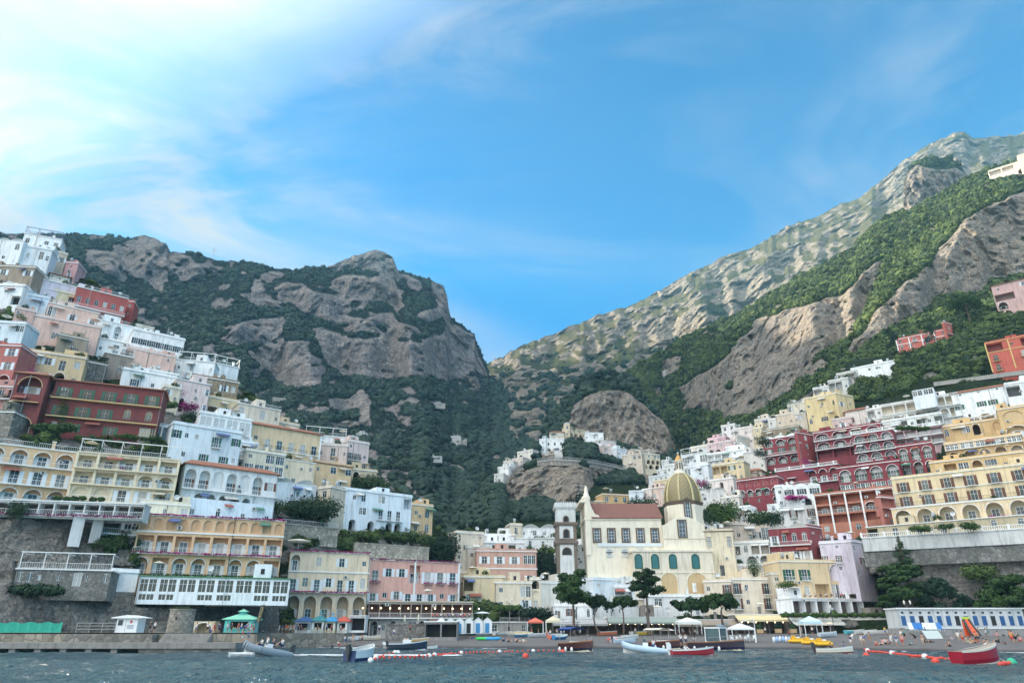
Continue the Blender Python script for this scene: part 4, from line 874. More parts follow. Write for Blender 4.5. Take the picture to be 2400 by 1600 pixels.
    # waterfront hotels
    B('hotel', 'cream hotel with ground floor arcade and purple flower balconies', 682,1291, 868,1304, 1452, (.72,.57,.36), ['a w w n_','=dwdwddv','AAAAA'], rowh=[1,1.05,1.35], inner=plaster((.5,.4,.25)), flow=(0,1), det=True, dep=10, cat='hotel', roof='flower', maxk=.4, **g)
    B('hotel', 'pink hotel with white window frames and purple flower balconies', 866,1311, 1076,1327, 1418, (.7,.32,.24), ['dwwlddd','dnw=dddnd'.replace('=','')], flow=(0,1), det=True, dep=10, cat='hotel', roof='flower', maxk=.45, pil=2, **g)
    # ================= CENTRE
    g = dict(group=gC)
    B('house', 'cream tower house left of the terracotta palace', 1070,1248, 1134,1252, 1340, (.64,.55,.4), ['o oo',' w w','n w ','n   '], sh='k', **g)
    B('house', 'narrow grey cream house with balconies in front of cream tower house', 1097,1283, 1150,1292, 1350, (.55,.5,.4), ['nwL','n L'], **g)
    B('house', 'low white houses behind the terracotta palace terrace', 1134,1255, 1205,1256, 1290, (.7,.68,.64), ['n n n'], **g)
    B('house', 'white vaulted house row left of the bell tower', 1222,1238, 1308,1238, 1262, WHITE, ['n g n n'], roof='dome', **g)
    B('house', 'cream cube house above the white vaulted row', 1195,1230, 1224,1231, 1262, (.65,.54,.36), [' g '], **g)
    B('house', 'white terrace house with striped awnings left of the bell tower', 1205,1262, 1310,1262, 1290, (.7,.72,.72), ['n w w g'], roof='rail', **g)
    B('house', 'white loggia storey on top of the terracotta palace', 1134,1272, 1228,1273, 1300, WHITE, ['nLLLn'], inner=plaster((.4,.33,.25)), **g)
    B('palazzo', 'terracotta pink palace with white framed windows behind the beach', 1118,1291, 1258,1293, 1372, (.55,.28,.2), ['wwwg_','dddd'], rail=BLACKM, det=True, cat='palazzo', **g)
    B('house', 'yellow house with black balcony below the terracotta palace', 1087,1352, 1182,1353, 1420, (.64,.5,.26), ['L  n','vv  '], inner=plaster((.2,.17,.1)), rail=BLACKM, **g)
    B('house', 'cream house with white shuttered window and round arch niche', 1160,1366, 1246,1367, 1432, (.68,.56,.38), ['n G','n w'], det=True, **g)
    B('house', 'narrow cream stair house with arched window and dark door', 1243,1358, 1267,1358, 1425, (.66,.55,.38), ['A','c','D'], **g)
    B('house', 'pale grey house with oval vent left of the big pine', 1265,1366, 1345,1368, 1428, (.6,.57,.5), ['  o ','  w '], sh='n', **g)
    B('house', 'white house with long glazed balcony below the bell tower', 1307,1297, 1406,1298, 1362, (.68,.72,.74), [' o ','=gGGG'], rowh=[.8,1], det=True, **g)
    B('house', 'small white roof house beside the church nave', 1362,1275, 1410,1277, 1298, (.66,.68,.68), ['n  '], **g)
    B('house', 'cream house with one tall window below the nave', 1409,1303, 1478,1302, 1370, (.68,.56,.37), [' d '], sh='n', rail=BLACKM, det=True, **g)
    B('shop', 'pale blue awninged house between the pines', 1390,1358, 1490,1362, 1412, (.55,.64,.7), ['n   ','n SS'], cat='shop', **g)
    B('shop', 'white shop house with brown door behind the big pine', 1296,1420, 1386,1420, 1452, WHITE, ['n wD v'], sh='b', cat='shop', **g)
    B('house', 'white house with clock and blue signs behind the twin pines', 1384,1412, 1490,1414, 1448, (.66,.66,.62), ['v n n w'], **g)
    B('cafe', 'white box cafe with striped awning and wide window', 1512,1398, 1572,1398, 1445, (.62,.63,.62), [' G ','   '], cat='cafe', det=True, **g)
    B('house', 'white stepped terrace house with green umbrellas right of the round pine', 1572,1398, 1655,1398, 1432, (.66,.66,.62), ['n  n D'], **g)
    B('house', 'cream house with brown shutters behind the umbrella pines', 1712,1358, 1806,1358, 1428, (.68,.56,.4), ['dn d','dn d'], sh='b', rail=BLACKM, det=True, **g)
    B('house', 'lower cream wing with brown shutters left of its taller neighbour', 1648,1364, 1713,1362, 1428, (.66,.54,.38), ['n d','n d'], sh='b', rail=BLACKM, det=True, **g)
    B('restaurant', 'yellow restaurant house with arched window and green doors', 1826,1316, 1972,1318, 1405, (.7,.52,.26), ['dd A','LvLG'], rowh=[1,1], inner=plaster((.6,.42,.2)), sh='g', det=True, cat='restaurant', Y=185, dep=9, **g)
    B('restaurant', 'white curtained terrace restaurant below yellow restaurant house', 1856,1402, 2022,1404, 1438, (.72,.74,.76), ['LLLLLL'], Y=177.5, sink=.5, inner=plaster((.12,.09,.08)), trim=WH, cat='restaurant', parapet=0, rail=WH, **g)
    B('house', 'olive cream house with white windows at the cliff foot', 1985,1356, 2072,1364, 1440, (.5,.4,.22), ['n ww','A v '], Y=187, det=True, **g)
    B('house', 'lilac house with maroon shutters', 1920,1274, 2000,1270, 1345, LILAC, ['o o o','d d n','w n w'], sh='b', rail=WH, det=True, **g)
    B('house', 'lilac grey side house next to the cliff', 1994,1269, 2034,1280, 1358, (.5,.43,.52), ['n w',' w ','n n'], sh='b', dep=1.2, **g)
    B('house', 'crimson house with white balconies and arched shutters', 1800,1240, 1894,1234, 1318, RED, ['=dvvv','=dddd'], rowh=[1.1,1], sh='w', roof='dome', det=True, roofm=WH, **g)
    B('house', 'crimson blank side wall house by the lamp', 1893,1234, 1926,1244, 1312, (.26,.05,.06), ['  n','   '], dep=1.2, **g)
    B('house', 'cream pink house with dark doors right of the church', 1697,1229, 1802,1228, 1274, (.68,.53,.4), ['dn wG'], sh='k', det=True, **g)
    B('house', 'white arcade house with two arched terraces right of the church', 1713,1274, 1802,1270, 1328, (.66,.63,.57), ['SvSS','AAA'], inner=plaster((.35,.31,.26)), rail=WH, det=True, **g)
    B('house', 'grey white house with air units by the vine', 1716,1326, 1800,1326, 1362, (.6,.6,.56), ['G  n n'], **g)
    B('house', 'white curved house right above the church annex', 1645,1224, 1697,1226, 1250, WHITE, ['n w'], sh='k', roof='dome', **g)
    B('house', 'white house with one pink arched niche above a vine wall', 1717,1192, 1757,1184, 1228, WHITE, ['A'], inner=plaster((.6,.45,.42)), det=True, **g)
    B('house', 'white roof house left of the three gabled house', 1745,1207, 1825,1188, 1232, (.66,.68,.68), ['n v n'], **g)
    # ================= RIGHT HILLSIDE
    g = dict(group=gR)
    B('house', 'cream and yellow house with long roof terrace right of the dome', 1668,1092, 1742,1080, 1158, (.66,.5,.24), ['LLwn','nwdn','AAdn'], inner=plaster((.6,.48,.28)), sh='g', **g)
    B('house', 'white house with arched window directly right of the dome lantern', 1604,1097, 1660,1083, 1136, (.66,.7,.74), ['G n ','v  n'], **g)
    B('house', 'white domed roof house below purple arch bougainvillea', 1640,1150, 1700,1148, 1185, (.64,.62,.58), ['n v'], roof='dome', **g)
    B('house', 'pale house with arched loggia beside purple bougainvillea', 1662,1128, 1718,1120, 1168, (.66,.56,.5), ['v A v'], **g)
    B('house', 'white flat roofed apartment house with arches, above yellow balcony house', 1657,1066, 1758,1052, 1098, WHITE, ['=LLL   ','vvv    '], **g)
    B('house', 'small pink house row under the wooded slope', 1657,1042, 1722,1030, 1068, (.62,.4,.4), ['n n n','AA  '], **g)
    B('house', 'bright pink house topmost of the pink row', 1658,1030, 1700,1020, 1046, (.64,.34,.38), [' n n'], **g)
    B('house', 'white pink house with dark awning above the pink row', 1716,1008, 1764,998, 1050, (.66,.56,.5), ['n n','Gnn'], **g)
    B('house', 'grey side walled house below the white pink house', 1728,1022, 1768,1030, 1062, (.45,.42,.36), ['  n'], dep=1.2, **g)
    B('house', 'cream yellow house left of the brown stone house', 1762,1006, 1786,1000, 1040, (.66,.52,.3), ['n n'], **g)
    B('house', 'brown stone house with two dark windows behind the crimson hotel', 1784,1012, 1870,988, 1042, BRN, [' w n '], sh='n', mats=stonewall((.33,.26,.18), 2), **g)
    B('house', 'cream house with balcony above the brown stone house', 1818,975, 1885,957, 1006, (.6,.48,.34), ['n n n'], **g)
    B('house', 'cream house with rooftop shed on the upper terraces', 1845,950, 1905,926, 972, (.62,.52,.36), ['G  n'], roof='rail', **g)
    B('house', 'small white house at the top left end of the right village', 1800,985, 1836,972, 1002, (.64,.64,.6), ['n n'], **g)
    B('villa', 'tall yellow villa with arched door on the right hillside', 1884,936, 1962,912, 1002, (.7,.52,.2), ['n n w','v w n'], sh='k', cat='villa', **g)
    B('villa', 'yellow villa wing with round arch beside the tall yellow villa', 1958,922, 2002,946, 1000, (.68,.5,.2), ['w ','nA'], cat='villa', maxk=.5, dep=1.2, **g)
    B('house', 'cream pink house with red door above crimson hotel', 1980,966, 2036,954, 1002, (.68,.57,.5), ['w D'], sh='b', roof='tile', **g)
    B('house', 'grey white terraced house stepping up behind the yellow villa', 1940,895, 1985,872, 925, (.55,.54,.5), ['LLn'], **g)
    B('house', 'long white flat villa in the trees', 1994,866, 2092,826, 882, WHITE, ['G nn  '], roof='flat', **g)
    B('house', 'cream terrace house left of the long flat villa', 1960,878, 2000,862, 900, (.5,.48,.42), ['LL'], **g)
    B('hotel', 'long white hotel with two open balcony storeys', 2062,950, 2240,909, 1002, (.7,.69,.65), ['=LLLlLL','=lLlLLaL'], inner=plaster((.62,.5,.32)), rail=WH, cat='hotel', parapet=0, **g)
    B('house', 'white glass roof pavilion above the long balcony hotel', 2136,916, 2186,905, 930, (.6,.66,.7), ['GG'], Y=240, roof='none', **g)
    B('house', 'white house left wing with terraces below the yellow villa', 2030,962, 2066,950, 1002, (.68,.66,.62), ['Ln','An'], **g)
    B('house', 'white house with green shutters and long tile roof', 2228,925, 2356,896, 972, WHITE, ['ooo','w ww '], rowh=[.35,1], sh='g', roof='tile', det=True, **g)
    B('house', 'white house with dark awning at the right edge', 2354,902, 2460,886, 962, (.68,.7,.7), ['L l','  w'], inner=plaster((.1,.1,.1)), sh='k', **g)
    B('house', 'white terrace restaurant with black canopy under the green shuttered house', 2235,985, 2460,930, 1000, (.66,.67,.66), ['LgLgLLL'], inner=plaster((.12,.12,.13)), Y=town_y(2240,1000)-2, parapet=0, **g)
    # crimson hotel in several blocks
    wi = plaster((.66,.66,.66))
    B('hotel', 'crimson block with three white arched balconies, upper left of the hotel', 1786,1032, 1868,1014, 1092, RED, ['aaa','=www','aaa'], inner=plaster((.28,.06,.06)), sh='g', roof='wave', det=True, cat='hotel', **g)
    B('hotel', 'crimson side block with white arched door beside the arched balconies', 1867,1014, 1906,1028, 1092, (.3,.04,.045), ['v','v','o','v'], det=True, cat='hotel', maxk=.5, dep=1.2, **g)
    B('hotel', 'crimson block with wide white half arches and green doors', 1905,1016, 2062,984, 1078, RED, ['=aaaa','=aaaa','LLLL'], inner=plaster((.3,.05,.06)), sh='g', roof='flat', det=True, cat='hotel', **g)
    B('hotel', 'crimson block with white roof balustrade and nine arches', 1996,1020, 2090,1002, 1085, RED, ['===','=aaa','=aaa','=aaa'][1:], Y=town_y(2000,1085)-3, inner=wi, sh='g', roof='bal', det=True, cat='hotel', **g)
    B('hotel', 'crimson terraces crowded with white balustrades', 2088,1012, 2204,988, 1052, (.5,.3,.3), ['=LLLL','=LLLL'], inner=wi, roof='bal', det=True, cat='hotel', **g)
    B('hotel', 'crimson block with two big white arches next to the orange hotel', 2100,1048, 2182,1034, 1118, RED, ['aaa','AAA'], inner=wi, sh='g', det=True, cat='hotel', **g)
    B('hotel', 'crimson block with four white arched loggias and green shutters', 1960,1098, 2106,1078, 1160, RED, ['aaaa','=GGGG'], rowh=[1.2,.9], inner=wi, sh='g', det=True, cat='hotel', flow=(), **g)
    B('hotel', 'crimson wing with sail awnings on a pillared terrace', 1818,1106, 1962,1080, 1142, RED, ['=nS aaa'], rail=WH, inner=plaster((.3,.05,.06)), roof='bal', det=True, cat='hotel', **g)
    B('hotel', 'crimson lower left wing with white traceried windows', 1726,1128, 1820,1104, 1188, RED, ['ccccc','aaaaa','  n a'], inner=plaster((.28,.05,.06)), sh='g', det=True, cat='hotel', roofm=WH, **g)
    B('house', 'white house with three gabled dormers and dark blue shutters', 1833,1143, 1922,1137, 1192, WHITE, ['www','  A '], sh='k', roof='wave', det=True, **g)
    B('house', 'tall white house with wooden shutters and iron balcony', 1826,1190, 1910,1184, 1242, (.68,.68,.66), [' d d',' n n'], sh='b', rail=BLACKM, roof='rail', det=True, **g)
    B('hotel', 'terracotta hotel with white columns and deep balconies', 1907,1162, 2092,1140, 1252, TERRA, ['LLLLL','lllal','LLLLL','v v v'], inner=plaster((.45,.15,.09)), sh='b', det=True, cat='hotel', pil=5, **g)
    B('hotel', 'red brown wing at the end of the terracotta hotel', 2062,1165, 2096,1168, 1232, (.42,.13,.1), ['L','L','n'], inner=plaster((.3,.1,.07)), det=True, cat='hotel', dep=1.2, **g)
    # orange-yellow hotel blocks
    ye = (.68,.42,.13)
    B('hotel', 'golden upper block with tiled canopy and arched niche', 2204,1002, 2340,968, 1030, ye, ['v gA c'], sh='n', det=True, cat='hotel', **g)
    B('hotel', 'golden block with tall arches at the right edge', 2335,962, 2470,930, 1030, ye, ['cc','aa'], det=True, inner=plaster((.6,.4,.16)), cat='hotel', **g)
    B('hotel', 'golden block with glazed terrace and grey vaulted arches', 2212,1042, 2392,1014, 1092, ye, ['=GGGGG','AAaAa'], rowh=[.6,1.3], inner=plaster((.5,.45,.36)), det=True, cat='hotel', **g)
    B('hotel', 'golden lower terrace block with stair and white doors', 2178,1086, 2470,1046, 1126, ye, ['nLgAGn oA'], inner=plaster((.6,.4,.16)), det=True, cat='hotel', rail=WH, **g)
    B('palazzo', 'long yellow palazzo with maroon shutters and black balconies', 2088,1124, 2470,1077, 1190, (.7,.52,.25), ['ddddddd_','=ddddddd'], sh='b', rail=BLACKM, det=True, cat='palazzo', dep=9, trim=flat((.62,.64,.6), .7, name='pale_trim'), roof='flat', **g)
    B('hotel', 'yellow arcade terrace with half round arches and white planters', 2088,1193, 2470,1150, 1232, (.68,.5,.26), ['AAAAAAA'], Y=town_y(2090,1232)-2, sink=1, inner=plaster((.45,.42,.3)), sh='n', det=True, cat='terrace', dep=5, parapet=0, rail=WH, **g)
    B('house', 'ochre ground floor behind the vine pergola', 2030,1236, 2470,1200, 1262, (.5,.4,.22), ['L D D D v v v v'], inner=plaster((.12,.1,.07)), sh='g', dep=4, parapet=0, Y=town_y(2040,1262)-4, **g)
    # villas above
    B('villa', 'red villa with white pilasters under the cliff', 2100,797, 2214,754, 822, (.5,.1,.07), ['w d w w_','vv v n'], sh='n', cat='villa', roof='flat', pil=4, **g)
    B('villa', 'red villa end wing with white trim beneath the crag pine', 2212,756, 2230,760, 800, (.42,.09,.06), ['n','n'], cat='villa', dep=1.2, **g)
    B('villa', 'faded pink villa with brown tile roof at the right edge', 2322,672, 2470,636, 728, (.58,.32,.28), ['n w w','L L','A n A'], roof='tile', inner=plaster((.2,.13,.1)), cat='villa', **g)
    B('palazzo', 'red palazzo with yellow quoins and cornice at right edge', 2308,806, 2470,770, 872, (.5,.08,.05), ['LnLn_','d d d','d d d'], sh='n', pil=3, trim=flat((.62,.42,.16), .7, name='yellow_trim'), rail=BLACKM, cat='palazzo', inner=plaster((.3,.06,.05)), **g)
    g = dict(group=gL)
    B('house', 'pink terrace house with planted balcony under the white arch, left edge', -60,905, 48,908, 965, (.5,.2,.17), ['=L wS','n n '], rail=BLACKM, **g)
    B('house', 'stone terrace walls stepped below the left edge houses', -60,965, 34,967, 1010, STONE, ['  n '], mats=stonewall((.24,.22,.19), 1.4), **g)
    B('house', 'small white house with dish between peach wing and salmon house', 232,792, 300,812, 832, WHITE, ['n gn'], roof='rail', **g)
    B('house', 'dark stone terraced garden house right of the ochre house', 203,848, 250,858, 890, STONE, [' n '], mats=stonewall((.2,.19,.17), 1.6), **g)
    B('house', 'white gabled dormer house left of the bougainvillea arches', 352,868, 418,886, 905, (.68,.66,.6), ['w n w'], sh='b', **g)
    B('house', 'cream box bay above the vine of the dark red hotel', 386,906, 424,915, 955, (.66,.54,.36), ['w ','  '], **g)
    B('house', 'white vaulted veranda house right of the blue awning house', 564,1036, 604,1046, 1095, (.62,.68,.72), ['S','n'], **g)
    B('house', 'cream row with white pergola under the palazzo balconies', 640,1052, 745,1076, 1092, (.68,.62,.5), ['n n g n'], roof='perg', **g)
    B('house', 'pale blue vaulted roof house below the cream arches', 640,1128, 742,1144, 1172, (.6,.68,.74), ['n  n n'], roof='dome', **g)
    B('house', 'ochre side house at the foot of the pinkish village edge', 826,1100, 884,1106, 1135, (.64,.48,.26), ['A n'], **g)
    B('house', 'white terrace house with red awnings left of the conservatory', 520,1060, 580,1072, 1100, (.64,.68,.7), ['=SnS'], **g)
    B('house', 'yellow cream low house above the orange hotel flowers', 446,1150, 520,1166, 1180, (.66,.58,.42), ['n n'], **g)
    g = dict(group=gR)
    B('house', 'white terrace house directly above the dome lantern', 1596,1068, 1658,1056, 1098, (.66,.68,.68), ['=gng'], roof='perg', **g)
    B('house', 'row of low white houses left of the dome lantern', 1560,1092, 1602,1084, 1112, (.66,.66,.62), ['nnn'], **g)
    B('house', 'cream house with striped awning left of the pink row', 1618,1050, 1660,1040, 1072, (.64,.56,.42), ['Sn'], **g)
    B('house', 'white house with green awning at the bottom of the pink row', 1700,1050, 1745,1044, 1070, WHITE, ['nSn'], **g)
    B('house', 'pale long house with flat roof under the stone walled terrace', 1742,1062, 1790,1056, 1106, (.6,.56,.5), ['n  n','n n'], roof='rail', **g)
    B('house', 'tile roofed beige house left of the crimson traceried wing', 1738,1108, 1784,1100, 1128, (.6,.48,.36), ['n n'], roof='tile', **g)
    B('house', 'cream house with blue door beside the vine wall', 1690,1168, 1732,1162, 1196, (.66,.6,.5), ['vDn'], **g)
    B('house', 'narrow white stair house between crimson wing and dormer house', 1815,1142, 1836,1138, 1192, (.66,.68,.68), ['n','n'], **g)
    B('house', 'small cream houses stepping up left of the brown stone house', 1768,986, 1802,978, 1008, (.6,.52,.4), ['nn'], **g)
    B('house', 'white house with arches at the upper left of the village', 1690,1000, 1722,993, 1028, (.64,.62,.58), ['vv','nn'], **g)
    B('house', 'tan house with rooftop terrace beneath the yellow villa', 1860,972, 1888,966, 1006, (.56,.46,.34), ['w','n'], roof='rail', **g)
    B('house', 'white planted terrace house above the crimson balustrades', 2066,990, 2204,958, 1014, (.62,.63,.6), ['=LnLnLnL'], inner=plaster((.3,.3,.26)), **g)
    B('house', 'cream terrace house with dark canopy under the long white hotel', 2040,1000, 2110,986, 1022, (.6,.56,.48), ['LnL'], inner=plaster((.2,.18,.15)), **g)
    B('house', 'pink roof terrace house beneath the yellow villa wing', 1950,985, 1996,976, 1012, (.62,.42,.38), ['nwn'], **g)
    B('house', 'white awninged house in the trees above the tall yellow villa', 1905,912, 1942,898, 930, (.6,.58,.54), ['Ln'], **g)
    g = dict(group=gC)
    B('house', 'grey stone house corner between pink hotel and cream tower house', 1058,1340, 1096,1342, 1400, (.45,.4,.32), ['n w','n n'], **g)
    B('house', 'white terrace cafe left of the round pine', 1440,1376, 1512,1376, 1404, (.62,.66,.68), ['=LnL'], **g)
    B('house', 'cream passage house between brown shuttered and yellow houses', 1806,1345, 1832,1345, 1420, (.55,.45,.3), ['n','n','A'], **g)
    # ================= KNOLL
    g = dict(group=gK); k = dict(det=False, parapet=.3)
    def K(label, u0, v0, u1, v1, vb, c, rows, Y=440, **kw): B('house', label, u0, v0, u1, v1, vb, c, rows, Y=Y, **dict(k, **dict(g, **kw)))
    K('yellow arcaded convent wing on the knoll summit', 1332,998, 1378,1008, 1024, (.62,.5,.3), ['n n n','AAAA'], 470, roof='tile')
    K('small bell gable with yellow turret on the knoll summit', 1322,992, 1336,992, 1024, (.62,.5,.3), ['v','n'], 468, roof='dome')
    K('cream gabled house left of the yellow turret', 1288,1013, 1322,1013, 1030, (.64,.56,.42), ['n n'], 466, roof='tile')
    K('white house with three dark arched windows on the knoll', 1278,1030, 1322,1029, 1066, WHITE, ['vvv','A n'], 445)
    K('white house wing with small windows left of the arched window house', 1264,1030, 1280,1028, 1062, (.62,.68,.72), ['n','n'], 446)
    K('white house with flat roof behind the knoll trees', 1371,1014, 1414,1015, 1034, WHITE, ['n n n'], 470)
    K('narrow white house with tall windows in the knoll trees', 1400,1038, 1412,1040, 1062, WHITE, ['nn'], 455)
    K('white houses on the right shoulder of the knoll', 1404,1030, 1444,1036, 1050, (.66,.6,.56), ['n n n n'], 462)
    K('pink white house on the right shoulder of the knoll', 1412,1044, 1450,1050, 1066, (.66,.52,.48), ['n nn'], 450)
    K('pale blue white cube at the end of the knoll row', 1446,1050, 1470,1054, 1072, (.64,.7,.76), ['n  '], 448)
    K('long beige building with few balconies right of the knoll', 1458,1068, 1504,1062, 1100, (.55,.45,.33), ['n ww','n n '], 395)
    K('cream hotel with two arcaded storeys right of the knoll', 1502,1063, 1546,1066, 1098, (.66,.56,.38), ['w w ww','AAAA','AAA'], 392)
    K('long brown roof terrace house under the rock dome', 1480,1053, 1540,1058, 1066, (.4,.34,.28), ['n n n'], 402)
    K('white roofed house terrace climbing left of the knoll', 1212,1060, 1248,1048, 1078, (.66,.6,.52), ['n nn','nn n'], 430)
    K('pinkish house stack at the left bend of the road', 1200,1076, 1226,1070, 1094, (.62,.5,.42), ['n n'], 415)
    K('small cream house with flat roof below the pinkish stack', 1180,1082, 1204,1080, 1100, (.6,.54,.46), ['n n'], 405)
    K('white house at the left end of the viaduct road', 1166,1096, 1192,1092, 1118, (.66,.66,.62), ['n nn','n n '], 395)
    K('grey white house lowest on the left tip of the knoll', 1158,1112, 1180,1110, 1134, (.58,.56,.52), ['nn','n '], 385)
    K('brown retaining house wall under the white arched window house', 1270,1064, 1300,1064, 1076, (.3,.24,.18), ['   '], 436)
    K('small white house under the wood edge between knoll and right village', 1550,1080, 1568,1078, 1096, (.66,.68,.66), ['nn'], 370)
    K('low white terrace houses right of the cream arcaded hotel', 1540,1102, 1580,1098, 1118, (.62,.63,.62), ['n n n'], 345)
    K('white terrace house with awning above the dome left side', 1520,1118, 1566,1112, 1132, (.58,.62,.64), ['nnnn'], 325)
    K('golden yellow block with white bands behind the nave', 1411,1158, 1474,1161, 1204, (.6,.35,.09), ['www_','www'], 262, sh='n')
    K('lower golden block with white window at the nave gable', 1394,1175, 1413,1175, 1204, (.58,.33,.09), ['w','w'], 261, sh='n')
    K('pale blue cube house with arched window right of the golden block', 1474,1152, 1508,1151, 1178, (.6,.68,.74), [' v '], 275)
    K('peach house with grey window left of the dome', 1528,1145, 1562,1140, 1178, (.66,.46,.36), ['w g'], 270, sh='n')
    K('white pink house stepping up to the peach house', 1505,1148, 1532,1132, 1172, (.66,.56,.5), ['n n','nn '], 280)
    K('yellow house top behind the left side of the dome', 1530,1128, 1580,1122, 1150, (.62,.48,.22), ['n n n'], 285)
    # garden and retaining walls
    def W(label, u0, v0, u1, v1, vb, mat, Y=None, dep=1.2, top=None, cat='wall', low=1):
        (x0, y0), (x1, y1), zb, zt = placed(u0, v0, u1, v1, vb, Y); CARVE.append((u0, y0, v0, u1, y1, v1, vb))
        L_ = math.hypot(x1-x0, y1-y0); o = empty('retaining_wall', ((x0+x1)/2, (y0+y1)/2, zb), math.atan2(y1-y0, x1-x0), label, cat)
        mb = MB(); mb.box(-L_/2, L_/2, 0, dep, -low, zt-zb, mat); mb.build('masonry', o); mb = MB(); mb.box(-L_/2-.1, L_/2+.1, -.15, dep, 0, .25, WH if top == 'w' else mat); mb.build('coping', o, (0,0,zt-zb))
        if top == 'bal': put('balustrade', balus_mesh(L_), o, (0, .3, zt-zb+.25))
        if top == 'rail': put('railing', railing_mesh(L_, WH, 1.1, .4, None, 0), o, (0, .2, zt-zb+.25))
        return o
    W('rough stone garden wall above the pink hotel', 833,1272, 1006,1284, 1325, stonewall((.32,.29,.24), 1.2))
    W('white rendered wall with balustrade under the yellow arcade', 2020,1262, 2470,1236, 1282, plaster((.52,.53,.52), .7), top='bal', Y=172)
    W('tall dark grey retaining wall on the right cliff', 2020,1280, 2470,1256, 1326, stonewall((.2,.195,.185), 1.1), Y=172.6, low=.2)
    W('garden wall with railing below the big garden trees', 660,1228, 792,1250, 1262, stonewall((.3,.28,.24), 1.4), top='rail')
    W('stone revetment under the pink hotel restaurant', 905,1463, 1002,1463, 1502, stonewall((.2,.19,.18), 1.2), Y=152)
    W('grey block revetment below the cream hotel', 700,1462, 905,1464, 1492, stonewall((.2,.19,.18), .9), Y=158)
    W('white concrete chute wall on the left cliff', 175,1203, 203,1205, 1266, plaster((.5,.52,.52), .5), Y=town_y(175,1266)-3.5)
    W('grey concrete buttress beside the chute on the left cliff', 222,1208, 246,1210, 1258, plaster((.42,.42,.41), .6), Y=town_y(222,1266)-3.2)
    W('stone terrace wall beneath the three gabled white house', 1720,1228, 1826,1226, 1246, stonewall((.36,.32,.28), 1.4))
    W('long road wall above the long white hotel', 2190,905, 2470,868, 890, plaster((.3,.28,.25), .6), Y=262)
    church()
def build_far(LY):
    # road round the knoll, on a ledge of the rock
    m = plaster((.27,.26,.25), .6); E = LY['E2']; us = list(range(1164, 1500, 12)); rv = lambda u: float(np.interp(u, [q[0] for q in ROAD], [q[1] for q in ROAD]))
    ys = np.array([min(ysample(E, u+k, rv(u)+j) for k in (-6,0,6) for j in (5,9)) for u in us]); ys = np.array([ys[max(0,i-3):i+4].mean() for i in range(len(ys))])-1.8
    w = empty('viaduct', at(1300, 1085, ys[11]), 0, 'long grey road wall curving round the knoll above its cliff', 'viaduct'); A = [at(u, rv(u)-3, y)-w.location for u, y in zip(us, ys)]; mb = MB(); wl = MB(); cp = MB()
    sw = stonewall((.3,.28,.25), .8)
    for i, (a_, b_) in enumerate(zip(A[:-1], A[1:])):
        d = Vector((0,13,0)); h = Vector((0,0,1.1)); h2 = Vector((0,0,3.4)); mb.face([a_-h, b_-h, b_, a_], m); mb.face([a_, b_, b_+d, a_+d], m); mb.face([a_-h, a_+d-h, b_+d-h, b_-h], m)
        e_ = Vector((0,.5,0)); wl.face([a_-h2+e_, b_-h2+e_, b_-h+e_, a_-h+e_], sw); cp.bar(a_+Vector((0,.1,.95)), b_+Vector((0,.1,.95)), .13, GREYM, 4)
        for q in range(3): p_ = a_.lerp(b_, q/3); cp.bar(p_, p_+Vector((0,.1,.95)), .1, GREYM, 4)
    mb.build('deck', w); wl.build('masonry', w); cp.build('parapet', w)
    # far houses in the valley
    g = dict(group='far houses in the wooded valley')
    def K(label, u0, v0, u1, v1, vb, c, rows, Lk='B'): B('house', label, u0, v0, u1, v1, vb, tuple(x*.7 for x in c), rows, Y=ysample(LY[Lk], u0, vb)-3, det=False, parapet=.3, sink=2, dep=6, **g)
    K('tiny white two storey house alone in the dark valley', 1056,1022, 1080,1022, 1040, (.66,.64,.6), ['nn','nn'])
    K('tiny cream house beside the white valley house', 1080,1032, 1094,1032, 1042, (.5,.45,.38), ['nn'])
    K('long cream farmhouse below the left cliffs', 640,931, 680,936, 946, (.5,.42,.34), ['nnnn'])
    K('long low white house by the village edge', 838,1014, 872,1018, 1026, (.6,.58,.54), ['nnnn'])
    K('tiny white hut in the middle of the dark wood', 1012,1070, 1036,1070, 1078, (.66,.66,.64), ['nn'])
    K('pale house on the high saddle', 1558,868, 1588,876, 884, (.5,.48,.44), ['nnn'], 'D')
    K('tiny farmhouse on the upper terraces', 1018,944, 1044,946, 952, (.5,.46,.4), ['nn'])
    g = dict(group='houses stacked on the right hillside')
    B('house', 'pale villa with long roof high on the wooded ridge', 2316,402, 2400,362, 428, (.66,.55,.42), ['LLn','n A'], Y=ysample(LY['D'],2320,426)-4, **g)
    B('house', 'sunlit cream house at the top right corner', 2384,366, 2470,330, 420, (.66,.5,.36), ['n n','n n'], Y=ysample(LY['D'],2390,418)-4, **g)
